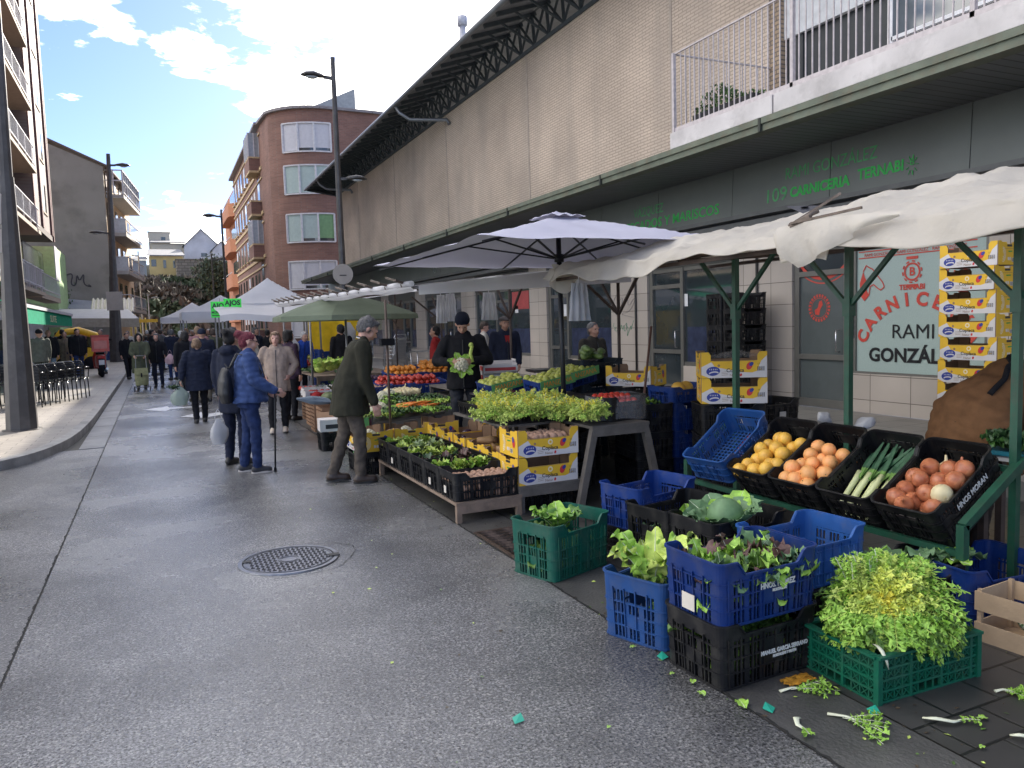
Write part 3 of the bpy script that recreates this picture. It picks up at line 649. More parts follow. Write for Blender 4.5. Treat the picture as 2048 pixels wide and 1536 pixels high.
# ---------------- grey gable building
gb = thing('gable_building', 'grey rendered gable building with graffiti and balconies on its street side', 'building', (-5, 60, 0))
G = bpart(gb)
GR = mat('grey_render', (.25, .24, .215), rough=.9, var=.13, vs=.5, bump=.25, bs=9, dirt=((.13, .12, .105), .42, .75))
CR2 = mat('cream_facade', (.66, .52, .36), rough=.85, var=.08)
c0 = Vector((-2.55, 60, 0)); c1 = Vector((-1.35, 72, 0)); ztr, ztl = 13.2, 15.6
m = MB()
m.prism([(-14, 0), (-2.55, 0), (-2.55, 13.0), (-6.2, 14.55), (-8, 15.4), (-14, 13)], 60, 60.4, 'y', 0); G(m, 'gable_wall', GR)
m = MB(); m.add([(-2.56, 60.4, 0), (-1.35, 72, 0), (-1.35, 72, 12.8), (-2.56, 60.4, 12.8), (-10, 72, 0), (-10, 72, 12.8)], [(0, 1, 2, 3), (1, 4, 5, 2)]); G(m, 'street_wall', CR2)
m = MB(); m.add([(-2.2, 59.85, 12.95), (-.9, 72.3, 12.95), (-8, 72.3, 15.6), (-8, 59.85, 15.6), (-2.2, 59.85, 13.07), (-.9, 72.3, 13.07), (-8, 72.3, 15.75), (-8, 59.85, 15.75)], [(3, 2, 1, 0), (4, 5, 6, 7), (0, 1, 5, 4), (0, 4, 7, 3), (1, 2, 6, 5)]); G(m, 'roof', mat('brown_roof', (.12, .09, .075), rough=.8))
dirv = (c1-c0).normalized(); nr = Vector((dirv.y, -dirv.x, 0))
def gp(s, out, z): v = c0+dirv*s+nr*out; return (v.x, v.y, z)
for k in range(4):
    z = 3.4+k*2.62
    m = MB(); a, b, c, d = gp(.6, 0, z), gp(9.5, 0, z), gp(9.5, 1.1, z), gp(.6, 1.1, z)
    m.add([*(Vector(q)-Vector((0, 0, .25)) for q in (a, b, c, d)), a, b, c, d], [(3, 2, 1, 0), (4, 5, 6, 7), (0, 1, 5, 4), (1, 2, 6, 5), (2, 3, 7, 6), (3, 0, 4, 7)], 0)
    if k in (1, 2): m.add([gp(.6, .02, z), gp(.6, 1.1, z), gp(.6, 1.1, z+.95), gp(.6, .02, z+.95)], [(0, 1, 2, 3)], 1)
    G(m, 'balcony', [mat('balcony_concrete', (.35, .33, .31), rough=.8), mat('pale_blue_panel', (.42, .44, .47), rough=.6)])
    m = MB()
    for zz in (z+.15, z+.95): m.beam(gp(.6, 1.1, zz), gp(9.5, 1.1, zz), .06, .06); m.beam(gp(.6, 0, zz), gp(.6, 1.1, zz), .06, .06)
    for i in range(16): m.beam(gp(.6+i*.593, 1.1, z), gp(.6+i*.593, 1.1, z+.95), .035, .035)
    G(m, 'balcony_rail', WR)
    m = MB(); m.add([gp(.7, .03, z+.1), gp(2.6, .03, z+.1), gp(2.6, .03, z+2.1), gp(.7, .03, z+2.1)], [(0, 1, 2, 3)]); G(m, 'balcony_door', mat('brown_door', (.13, .07, .05), rough=.6))
    for s in (4.2, 6.8, 10.2):
        m = MB(); m.add([gp(s, .03, z+.7), gp(s+1.1, .03, z+.7), gp(s+1.1, .03, z+1.95), gp(s, .03, z+1.95)], [(0, 1, 2, 3)]); G(m, 'window', MATS['dark_window'])
# glazed top gallery
m = MB()
for s in range(9): m.beam(gp(.6+s*1.1, 1.08, 11.26), gp(.6+s*1.1, 1.08, 12.9), .1, .1)
for z in (12.2, 12.9): m.beam(gp(.6, 1.08, z), gp(9.5, 1.08, z), .08, .08); m.beam(gp(.6, 0, z), gp(.6, 1.08, z), .08, .08)
m.beam(gp(.6, .5, 11.3), gp(.6, .5, 12.9), .08, .08)
G(m, 'gallery_frame', WR)
m = MB(); m.add([gp(.62, 1.05, 12.0), gp(9.5, 1.05, 12.0), gp(9.5, 1.05, 12.9), gp(.62, 1.05, 12.9)], [(0, 1, 2, 3)]); G(m, 'gallery_glass', mat('gallery_glass', (.35, .38, .4), rough=.1))
m = MB(); M = face_mx((-7.9, 59.99, 4.95), (1, 0, 0), (0, 0, 1))
for pts, r in (([(0, 0), (.2, 1.2), (.7, 1.3), (.6, .6), (.2, .6), (.3, -.2), (.8, 1.3), (1.2, 1.1), (1.1, .3), (.8, .6), (1.4, 1.3), (1.5, .1), (1.9, 0), (1.8, 1.0), (2.0, .1), (2.3, 1.1)], .045), ([(2.3, 1.1), (2.2, .1), (2.5, .9), (2.9, 1.0), (2.7, .1), (3.0, 0), (3.1, 1.0), (3.2, .3), (3.5, 1.1), (3.4, .1), (3.9, -.1), (3.7, .1)], .04), ([(-.2, .3), (.1, .8), (-.1, 1.2), (.5, 1.45), (1, 1.3)], .03)):
    m.tube([M @ Vector((x*1.08, y*.85, 0)) for x, y in smooth_poly(pts, 2)], r, 5)
G(m, 'graffiti', mat('dark_spray', (.06, .06, .07), rough=.8))
m = MB(); m.beam((-6.5, 61.5, 14.6), (-6.5, 61.5, 17.2), .05, .05)
for z in (15.8, 16.3, 16.8): m.beam((-6.9, 61.5, z), (-6.1, 61.5, z), .03, .03)
for x in (-6.9, -6.7, -6.3, -6.1): m.beam((x, 61.2, 16.3), (x, 61.8, 16.3), .03, .03)
G(m, 'aerial', DARKW)
m = MB(); m.box(-6.4, -5.9, 61, 62, 14.3, 15.2); G(m, 'chimney', GR)
m = MB(); m.add([(-8.5, 57, 3.7), (-3.4, 57, 3.2), (-3.4, 59.9, 3.9), (-8.5, 59.9, 4.4)], [(0, 1, 2, 3)])
G(m, 'lean_to_roof', mat('grey_blue_sheet', (.30, .32, .36), rough=.6))

# ---------------- brick building with rounded front
bb = thing('brick_building', 'tall red brick building with rounded corner windows behind the market hall', 'building', (12, 56, 0))
B = bpart(bb)
RB = brick('red_brick', (.275, .145, .115), (.21, .11, .09), (.24, .17, .14), 'xy', .34, .11, .012, rough=.85, dirt=((.2, .11, .09), .8, .4))
# plan of the curved front: from the street corner round to the right
front = []
for i in range(13):
    t = i/12; an = R(200+t*78)
    front.append(Vector((11.3+3.6*math.cos(an), 57.6+3.9*math.sin(an), 0)))
front = [Vector((7.75, 59.2, 0))]+front+[Vector((14.6, 53.8, 0)), Vector((19, 54.5, 0))]
zt = 16.4
m = MB()
for a, b in zip(front, front[1:]): m.add([(a.x, a.y, 0), (b.x, b.y, 0), (b.x, b.y, zt), (a.x, a.y, zt)], [(0, 1, 2, 3)], 0)
lf = [Vector((7.75, 59.2, 0)), Vector((7.9, 82, 0))]
m.add([(7.9, 82, 0), (7.75, 59.2, 0), (7.75, 59.2, zt), (7.9, 82, zt)], [(0, 1, 2, 3)], 0)
m.add([(p.x, p.y, zt) for p in front]+[(19, 82, zt), (7.9, 82, zt)], [tuple(range(len(front)+2))], 0)
B(m, 'wall', [RB])
m = MB()
for a, b in zip(front, front[1:]): m.beam((a.x, a.y, zt+.05), (b.x, b.y, zt+.05), .5, .18)
m.beam((7.7, 59.2, zt+.05), (7.85, 82, zt+.05), .7, .18)
B(m, 'cornice', mat('grey_cornice', (.25, .23, .24), rough=.7))
m = MB(); m.add([(9.5, 56, zt), (13.6, 54.2, zt), (13.6, 54.2, zt+1.7), (13.6, 62, zt+1.7), (9.5, 62, zt)], [(0, 1, 2), (0, 2, 3, 4)]); B(m, 'roof_dormer', mat('slate_grey', (.28, .32, .36), rough=.6))
m = MB(); m.box(14.8, 19, 54.2, 54.3, 13.9, 16.3); B(m, 'grey_panel', MATS['slate_grey'])
FRW = mat('white_window_frame', (.65, .64, .66), rough=.5); BLD = mat('white_blind', (.60, .60, .64), rough=.7, var=.05); BLG = mat('pale_green_blind', (.42, .52, .50), rough=.7, var=.06); BLG2 = mat('green_blind', (.20, .36, .18), rough=.7)
def fpt(t, z, out=0):
    seg = front[4:15]; n = len(seg)-1; x = t*n; i = min(int(x), n-1); p = seg[i].lerp(seg[i+1], x-i); d = (seg[i+1]-seg[i]).normalized(); q = p+Vector((d.y, -d.x, 0))*out; return (q.x, q.y, z)
for k, z in enumerate((1.0, 4.3, 7.5, 10.75, 13.55)):
    h = 1.9; cols = [(BLD, BLD, BLD), (BLD, BLD, BLD), (BLG, BLG, BLG2), (BLG, BLG, BLG), (BLD, BLD, BLD)][k]
    fr = MB()
    for i in range(12):
        a, b = .06+i*.8/12, .06+(i+1)*.8/12
        for zz in (z, z+h): fr.beam(fpt(a, zz, .05), fpt(b, zz, .05), .12, .09)
    for t in (.06, .06+.8/3, .06+1.6/3, .86): fr.beam(fpt(t, z, .05), fpt(t, z+h, .05), .14, .12)
    fo = B(fr, 'window', FRW)
    for j in range(3):
        pm = MB(); lo = z + (.25 if k in (1, 2, 4) and j != 0 else .08)
        for i in range(4):
            a, b = .06+(j*4+i)*.8/12, .06+(j*4+i+1)*.8/12
            pm.add([fpt(a, lo, .02), fpt(b, lo, .02), fpt(b, z+h, .02), fpt(a, z+h, .02)], [(0, 1, 2, 3)], 0)
            pm.add([fpt(a, z, .015), fpt(b, z, .015), fpt(b, lo, .015), fpt(a, lo, .015)], [(0, 1, 2, 3)], 1)
        o = pm.build('blind', [cols[j], MATS['dark_window']], fo); 
# left face: bands, windows, bay balconies
BND = mat('ochre_band', (.55, .42, .25), rough=.8)
def lp(s, z, out=0): return (lerp(7.75, 7.9, s/22.8)-out, 59.2+s, z)
for k in range(5):
    z = 1.2+k*3.15
    m = MB(); m.beam(lp(0, z-.45, .03), lp(22.8, z-.45, .03), .12, .22); m.beam(lp(0, z+2.0, .03), lp(22.8, z+2.0, .03), .1, .12); B(m, 'stone_band', BND)
    for s in (4.5, 6.5, 9.2, 11.4, 14.2, 16.6, 19.4, 21.4):
        m = MB(); m.add([lp(s, z, .02), lp(s+1.1, z, .02), lp(s+1.1, z+1.7, .02), lp(s, z+1.7, .02)], [(0, 1, 2, 3)], 0); m.beam(lp(s, z-.05, .08), lp(s+1.1, z-.05, .08), .2, .1, 1)
        m.add([lp(s, z+.9, .03), lp(s+1.1, z+.9, .03), lp(s+1.1, z+1.7, .03), lp(s, z+1.7, .03)], [(0, 1, 2, 3)], 2 if random.random() < .4 else 0)
        B(m, 'window', [MATS['dark_window'], BND, BLD])
    m = MB(); m.box(7.0, 7.8, 60.2, 62.6, z-.6, z+.5, 0); m.box(6.98, 7.8, 60.15, 62.65, z+.38, z+.5, 1); m.box(6.98, 7.8, 60.15, 62.65, z-.65, z-.5, 1)
    B(m, 'bay_balcony', [RB, BND])
    if k in (2, 4):
        m = MB(); m.box(7.0, 7.8, 60.2, 62.6, z+.5, z+2.2); B(m, 'glazed_bay', MATS['gallery_glass'])
        m = MB()
        for yy in (60.2, 61, 61.8, 62.6): m.beam((6.98, yy, z+.5), (6.98, yy, z+2.2), .08, .08)
        for xx in (7.0, 7.4, 7.75): m.beam((xx, 60.18, z+.5), (xx, 60.18, z+2.2), .06, .06)
        B(m, 'bay_frame', FRW)
    m = MB(); m.box(7.74, 7.8, 60.9, 62.1, z, z+2.2, 0); B(m, 'window', MATS['dark_window'])
m = MB(); m.box(8.0, 17, 59, 80, zt, zt+.4); B(m, 'parapet', MATS['grey_cornice'])

# orange building further on
ob = thing('orange_building', 'orange brick building with curved corner balconies beyond the red brick building', 'building', (8, 96, 0))
O = bpart(ob); OB = mat('orange_brick', (.45, .19, .10), rough=.8, var=.12, bump=.2, bs=12)
m = MB(); m.box(8.5, 20, 84, 100, 0, 16.6); O(m, 'wall', OB)
for k in range(4):
    m = MB(); z = 2.5+k*3.6
    m.prism([(8.6, 84.1), (8.1, 84.2), (7.6, 85), (7.5, 86), (7.6, 95), (8.6, 95)][::-1], z, z+1.3, 'z', 0); O(m, 'balcony', OB)
    m = MB(); m.beam((7.6, 84.8, z+1.5), (7.5, 95, z+1.5), .06, .06); O(m, 'balcony_rail', WR)
    m = MB(); m.box(8.44, 8.5, 86, 92, z+1.3, z+3); O(m, 'window', MATS['dark_window'])

# ---------------- hill with old houses
HB = mat('hill_earth', (.085, .08, .06), rough=.95, var=.4, vs=.3, bump=.4, bs=2, dirt=((.04, .06, .03), .25, .8))
def hz(x, y):
    t = max(0, min(1, (y-100)/26)); base = (t*t*(3-2*t))*8.6+max(0, min(1, (y-138)/12))*5.0
    return base + 1.2*noise.noise(Vector((x*.08, y*.08, 0))) * min(1, t*3)
m = MB(); m.grid(lambda u, v: (-70+u*150, 98+v*120, hz(-70+u*150, 98+v*120)-.05), 60, 48); m.build('hill', HB, kind='structure')
def house(name, label, x0, x1, y0, y1, z0, z1, wallm, roofm, rh=1.6, wins=(), gable=False, axis='x'):
    t = thing(name, label, 'house', ((x0+x1)/2, y0, z0)); P_ = bpart(t)
    m = MB(); m.box(x0, x1, y0, y1, z0-3, z1)
    if gable: m.prism([(x0, z1), (x1, z1), ((x0+x1)/2, z1+rh)], y0, y1, 'y')
    P_(m, 'wall', wallm)
    m = MB()
    if gable:
        for s in (0, 1):
            xa, xc = ((x0-.3, (x0+x1)/2) if s == 0 else (x1+.3, (x0+x1)/2))
            m.add([(xa, y0-.3, z1-.1), (xc, y0-.3, z1+rh+.1), (xc, y1, z1+rh+.1), (xa, y1, z1-.1)], [(0, 1, 2, 3)])
    elif rh: m.add([(x0-.3, y0-.4, z1), (x1+.3, y0-.4, z1), (x1, y1, z1+rh), (x0, y1, z1+rh), (x0-.3, y0-.4, z1+.15), (x1+.3, y0-.4, z1+.15), (x1, y1, z1+rh+.15), (x0, y1, z1+rh+.15)], [(0, 1, 2, 3), (4, 5, 6, 7), (0, 1, 5, 4), (0, 3, 7, 4), (1, 2, 6, 5)])
    else: m.box(x0-.1, x1+.1, y0-.1, y1, z1, z1+.2)
    P_(m, 'roof', roofm)
    for (x, z, w_, h_) in wins:
        m = MB(); m.box(x, x+w_, y0-.04, y0+.02, z, z+h_); P_(m, 'window', MATS['dark_window'])
    return t
YEL = mat('yellow_render', (.55, .43, .19), rough=.85, var=.1, vs=.6); WHT = mat('whitewash', (.58, .59, .63), rough=.9, var=.15, vs=.5, dirt=((.3, .3, .32), .4, .6)); SLT = mat('slate_roof', (.17, .17, .18), rough=.75, var=.2); CRE = mat('cream_block', (.50, .46, .38), rough=.9, var=.08)
STN = brick('rubble_stone', (.30, .25, .20), (.22, .19, .15), (.12, .11, .09), 'y', .9, .45, .05, rough=.95)
def far(px, py, y):
    d = Mx @ Vector(((px-1024)/1540, -(py-768)/1540, -1)); return CAM+d*(y/d.y)
def fh(name, label, pa, pb, y, depth, *a, **k):
    A_, B_ = far(*pa, y), far(*pb, y); wins = k.pop('wins', ())
    ww = []
    for (px, py, qx, qy) in wins:
        c, d = far(px, py, y), far(qx, qy, y); ww.append((c.x, min(c.z, d.z), d.x-c.x, abs(c.z-d.z)))
    return house(name, label, A_.x, B_.x, y, y+depth, min(A_.z, B_.z), max(A_.z, B_.z), *a, wins=ww, **k)
fh('hillside_house', 'yellow house with wrought iron balconies on the hillside', (297, 512), (368, 556), 138, 9, YEL, SLT, 1.8, wins=[(302, 519, 313, 533), (326, 520, 333, 536), (346, 521, 352, 536)])
fh('hillside_house', 'white gabled house on top of the hill', (368, 492), (440, 525), 150, 12, WHT, SLT, 3.0, gable=True, wins=[(402, 506, 414, 514)])
fh('hillside_house', 'cream flat roofed block on the left of the hilltop', (296, 465), (341, 490), 160, 10, CRE, CRE, 0, wins=[(322, 474, 331, 482)])
fh('hillside_house', 'long cream house with grey roof beside the white gabled house', (303, 486), (370, 505), 152, 8, CRE, SLT, 1.2)
fh('hillside_house', 'second whitewashed house right of the white gabled house', (425, 500), (462, 540), 146, 9, WHT, SLT, 1.5, gable=True)
fh('hillside_shed', 'low grey shed left of the yellow house', (262, 520), (294, 545), 139, 6, MATS['slate_grey'] if 'slate_grey' in MATS else SLT, SLT, 1.0)
tag(fh('ruined_house', 'roofless stone ruin beside the yellow house', (352, 520), (430, 556), 134, 5, STN, STN, 0), cat='ruin')
def wall_px(name, label, pa, pb, y, mt, th=.6):
    A_, B_ = far(*pa, y), far(*pb, y); return tag(MB().box(A_.x, B_.x, y, y+th, min(A_.z, B_.z)-1, max(A_.z, B_.z)).build(name, mt), label, 'wall')
wall_px('terrace_wall', 'long pale terrace wall below the yellow house', (270, 553), (410, 570), 130, CRE)
wall_px('retaining_wall', 'old stone retaining wall overgrown with bushes on the bank', (262, 590), (470, 612), 122, STN)
# bank vegetation: leafy clumps
VEG = [mat('hedge_leaf', (.045, .065, .028), rough=.8, var=.35, vs=.7), mat('bramble', (.10, .082, .062), rough=.9, var=.3, vs=.7), mat('dark_bush', (.022, .036, .02), rough=.8, var=.3, vs=.7)]
m = MB()
for i in range(7500):
    px = rnd(255, 475); py = rnd(572 if px < 410 else 545, 668); y = rnd(101, 136); v = far(px, py, y)
    gz = hz(v.x, y)
    if v.z > gz+1.9+.9*noise.noise(Vector((v.x*.2, y*.2, 3))): v.z = gz+rnd(0, 2.2)
    if v.z < gz: v.z = gz+rnd(0, 1.2)
    k = noise.noise(Vector((v.x*.15, v.z*.3, 0)))
    leaf_quad(m, v, rnd(.25, .75), mi=0 if k > .2 else (1 if k > -.2 else 2))
m.build('undergrowth', VEG, kind='stuff')
def tree(loc, h, r, label, name='tree', n=1500, leaf=.16, mats=None):
    t = thing(name, label, 'tree', loc); m = MB()
    m.tube([(0, 0, 0), (.1, 0, h*.3), (0, .1, h*.55), (.05, 0, h*.8)], .1, 8, rs=[h*.03, h*.022, h*.015, h*.006])
    cl = []
    for k in range(9):
        an = k*2.4; z = h*(.35+.06*k); e = Vector((math.cos(an)*r*.6, math.sin(an)*r*.6, z+h*.12)); m.tube([(0, 0, z*.85), e*.5+Vector((0, 0, z*.5)), e], .03, 5, rs=[h*.012, h*.008, h*.004]); cl.append(e)
    m.build('trunk', mat('bark', (.07, .055, .04), rough=.95), t)
    m = MB()
    for i in range(n):
        c = random.choice(cl); v = c+Vector((random.gauss(0, r*.28), random.gauss(0, r*.28), random.gauss(0, h*.1))); leaf_quad(m, v, rnd(.6, 1.2)*leaf, mi=random.choice((0, 0, 1)))
    m.build('crown', mats or [MATS['leaf_green'], MATS['leaf_dark']], t); return t
tree((-5.75, 58.6, .1), 4.4, .8, 'green leafy tree beside the light green side wall', n=1500, leaf=.12)
tree(far(452, 600, 112)-Vector((0, 0, 3)), 8, 3.2, 'dark evergreen tree on the bank beside the orange building', n=2500, leaf=.3, mats=[VEG[2], VEG[0]])
tree(far(425, 560, 128)-Vector((0, 0, 2)), 5, 2.6, 'grey green bush tree below the whitewashed houses', n=1600, leaf=.25, mats=[VEG[0], VEG[1]])
# ---------------- crates, boxes, produce
def plastic(name, c, r=.42):
    m = mat(name, c, rough=r, var=.12, vs=9, spec=.32, dirt=((.13, .12, .10), 7, .30), bump=.05, bs=60); t = m.node_tree; b = t.nodes['Principled BSDF']; s = b.inputs['Base Color'].links[0].from_socket
    oi = t.nodes.new('ShaderNodeObjectInfo'); g = t.nodes.new('ShaderNodeMapRange'); g.inputs[3].default_value = .7; g.inputs[4].default_value = 1.3; t.links.new(oi.outputs['Random'], g.inputs[0]); v = t.nodes.new('ShaderNodeVectorMath'); v.operation = 'SCALE'; t.links.new(s, v.inputs[0]); t.links.new(g.outputs[0], v.inputs['Scale']); t.links.new(v.outputs[0], b.inputs['Base Color']); return m
BLUE = plastic('blue_crate_plastic', (.007, .032, .165)); LBLUE = plastic('light_blue_crate_plastic', (.018, .075, .25)); BLACK = plastic('black_crate_plastic', (.009, .009, .011)); DGREEN = plastic('green_crate_plastic', (.008, .085, .06)); FGREEN = plastic('bright_green_crate_plastic', (.008, .15, .085)); DTEAL = plastic('dark_teal_plastic', (.010, .022, .035))
def crate_mesh(name, mt, L=.6, W=.4, H=.29, dip=.06, pitch=.023, fine=True, plate=True, drop_short=0):
    m = MB(); r = .045; t = .009
    cols = []   # (point, normal, kind, htop)
    def side(p0, p1, nrm, long_):
        ln = (p1-p0).length; n = max(6, int(ln/pitch)); out = []
        for i in range(n):
            for k in (0, 1):
                s = (i+(0 if k == 0 else .32))/n; u = abs(s-.5)*2; cell = 'bar' if k == 0 else 'slot'
                rib = (i % max(4, n//5) == 0)
                if rib: cell = 'bar'
                h = H
                if long_: h = H-dip*(1-max(0, min(1, (u-.62)/.16)))
                out.append((p0.lerp(p1, s), nrm, cell, h, u, long_))
        return out
    a, b = L/2, W/2; C = []
    segs = [((-a+r, -b), (a-r, -b), (0, -1), True), ((a, -b+r), (a, b-r), (1, 0), False), ((a-r, b), (-a+r, b), (0, 1), True), ((-a, b-r), (-a, -b+r), (-1, 0), False)]
    cc = [(a-r, -b+r, -90), (a-r, b-r, 0), (-a+r, b-r, 90), (-a+r, -b+r, 180)]
    for (p0, p1, nn, lg), (ccx, ccy, a0) in zip(segs, cc):
        C += side(Vector((*p0, 0)), Vector((*p1, 0)), Vector((*nn, 0)), lg)
        for k in range(5):
            an = R(a0+90*k/4.999); nv = Vector((math.cos(an), math.sin(an), 0)); C.append((Vector((ccx, ccy, 0))+nv*r, nv, 'corner', H, 1, lg))
    n = len(C)
    zs = [0, .016, .072, .082, .135, .145]
    if H > .25: zs += [.195, .205]
    zs += [H-dip-.022]; zs = [z for z in zs if z <= H-dip-.02 or z == zs[-1]]
    nr = len(zs)
    def solid(i, j):
        p, nv, kind, h, u, lg = C[i]
        if j == nr-1:   # rim row
            return not (not lg and kind == 'slot' and False)
        if j % 2 == 0 and j < nr-1 and zs[j+1]-zs[j] < .02: return True
        if kind != 'slot': return True
        if plate and lg and u < .24 and zs[j] >= .075 and zs[j] < H-dip-.06: return True
        if plate and not lg and u < .3 and .07 < zs[j] < .14: return True
        return False
    def hole(i, j):    # hand hole in the short sides
        p, nv, kind, h, u, lg = C[i]; return (not lg) and kind != 'corner' and u < .42 and j == nr-2
    o0 = len(m.v); full = zs+[None]
    for i in range(n):
        p, nv, kind, h, u, lg = C[i]
        for j in range(nr+1):
            z = full[j] if full[j] is not None else h
            k = .955+.045*min(1, z/H); q = Vector((p.x*k, p.y*k, z)); m.v.append(tuple(q)); q2 = q-nv*t; m.v.append(tuple(q2))
    def vi(i, j, inner): return o0+((i % n)*(nr+1)+j)*2+inner
    S = [[solid(i, j) and not hole(i, j) for j in range(nr)] for i in range(n)]
    def F(*f): m.f.append(f); m.m.append(0); m.sm.append(False)
    for i in range(n):
        for j in range(nr):
            if not S[i][j]: continue
            F(vi(i, j, 0), vi(i+1, j, 0), vi(i+1, j+1, 0), vi(i, j+1, 0)); F(vi(i, j+1, 1), vi(i+1, j+1, 1), vi(i+1, j, 1), vi(i, j, 1))
            if not S[i-1][j]: F(vi(i, j, 0), vi(i, j+1, 0), vi(i, j+1, 1), vi(i, j, 1))
            if not S[(i+1) % n][j]: F(vi(i+1, j, 1), vi(i+1, j+1, 1), vi(i+1, j+1, 0), vi(i+1, j, 0))
            if j == 0 or not S[i][j-1]: F(vi(i, j, 1), vi(i+1, j, 1), vi(i+1, j, 0), vi(i, j, 0))
            if j == nr-1 or not S[i][j+1]: F(vi(i, j+1, 0), vi(i+1, j+1, 0), vi(i+1, j+1, 1), vi(i, j+1, 1))
    # outer ribs at levels and the rim lip
    def ring(zf, out, th):
        o = len(m.v)
        for i in range(n):
            p, nv, kind, h, u, lg = C[i]; z = zf(h); k = .955+.045*min(1, z/H); q = Vector((p.x*k, p.y*k, z))
            for d, dz in ((-t*.4, -th/2), (out, -th/2), (out, th/2), (-t*.4, th/2)): m.v.append(tuple(q+nv*d+Vector((0, 0, dz))))
        for i in range(n):
            for e in range(4):
                a_, b_ = o+i*4+e, o+i*4+(e+1) % 4; c_, d_ = o+((i+1) % n)*4+(e+1) % 4, o+((i+1) % n)*4+e
                F(a_, d_, c_, b_)
    ring(lambda h: h, .008, .010); ring(lambda h: .012, .005, .008)
    for z in zs[2:-1:2]: ring(lambda h, z=z: z+.005, .005, .005)
    # strong vertical ribs outside
    for i in range(n):
        p, nv, kind, h, u, lg = C[i]
        if kind == 'corner' or (i % 6): continue
        k = .955; q = Vector((p.x*k, p.y*k, 0)); q2 = Vector((p.x, p.y, 0)); m.beam(q+nv*.003+Vector((0, 0, .01)), q2+nv*.003+Vector((0, 0, H-dip-.01)), .006, .008)
    # floor grid
    a2, b2 = a*.955-.01, b*.955-.01; k = int(2*a2/.034)
    for i in range(k+1): x = -a2+2*a2*i/k; m.box(x-.005, x+.005, -b2, b2, .002, .010)
    k = int(2*b2/.034)
    for i in range(k+1): y = -b2+2*b2*i/k; m.box(-a2, a2, y-.005, y+.005, .004, .012)
    return m.mesh(name, mt)
def fold_crate_mesh(name, mt, L=.6, W=.4, H=.2):
    m = MB(); a, b = L/2, W/2
    for s in (-1, 1):
        for (p, q, ln) in (((-a, s*b), (a, s*b), L), ((s*a, -b), (s*a, b), W)):
            P = lambda u, z: (lerp(p[0], q[0], u), lerp(p[1], q[1], u), z)
            nx = int(ln/.045); nz_ = max(3, int(H/.045))
            for j in range(nz_+1): z = .008+(H-.016)*j/nz_; m.beam(P(0, z), P(1, z), .012, .010)
            for i in range(nx+1): m.beam(P(i/nx, 0), P(i/nx, H), .006 if i % 4 else .014, .006 if i % 4 else .014)
            for i in range(nx):
                for j in range(nz_):
                    if j == 0 and abs((i+.5)/nx-.5) < .14: continue
                    z0, z1 = .008+(H-.016)*j/nz_, .008+(H-.016)*(j+1)/nz_
                    m.beam(P(i/nx, z0), P((i+1)/nx, z1), .004); m.beam(P(i/nx, z1), P((i+1)/nx, z0), .004)
            iw = .012
            if p[0] == q[0]: m.box(s*(a-iw)-.001, s*(a-iw)+.001, -b+.01, b-.01, .06, H-.01)
            else: m.box(-a+.01, a-.01, s*(b-iw)-.001, s*(b-iw)+.001, .06, H-.01)
    for sx_ in (-1, 1):
        for sy in (-1, 1): m.beam((sx_*a, sy*b, 0), (sx_*a, sy*b, H), .026, .026)
    m.box(-a, a, -b, b, .0, .006)
    for s in (-1, 1):
        m.box(-a-.012, a+.012, s*b-.022, s*b+.012, H-.004, H+.008); m.box(s*a-.022, s*a+.012, -b, b, H-.0035, H+.0075)
    return m.mesh(name, mt)
CM = {}
def crate(loc, rz, label, mt, H=.29, dip=.06, L=.6, W=.4, rot=None, group='plastic produce crates', text=None, sticker=None, cat='crate', name='plastic_crate', handle=True, pitch=.023):
    k = (round(H, 3), round(dip, 3), L, W, mt.name, pitch)
    if k not in CM: CM[k] = crate_mesh('crate_shell', mt, L, W, H, dip, pitch=pitch)
    o = obj(name, CM[k], None, loc, rot or (0, 0, rz), label, cat, group)
    if text:
        for (s, size, side, dx, z) in text:
            m = MB(); M = face_mx((dx, -W/2-.0085, z), (1, 0, 0), (0, 0, 1)) if side == 'long' else face_mx((-L/2-.0085, dx, z), (0, -1, 0), (0, 0, 1))
            add_text(m, s, M, size, bold=.0012, sx=.85); m.build('printing', mat('white_print', (.6, .6, .58), rough=.6), o)
    if sticker:
        for (side, dx, z, w_, h_) in sticker:
            m = MB()
            if side == 'short': m.box(-L/2-.012, -L/2-.009, dx-w_/2, dx+w_/2, z, z+h_)
            else: m.box(dx-w_/2, dx+w_/2, -W/2-.012, -W/2-.009, z, z+h_)
            so_ = m.build('sticker', mat('paper_sticker', (.62, .57, .5), rough=.7), o)
    return o
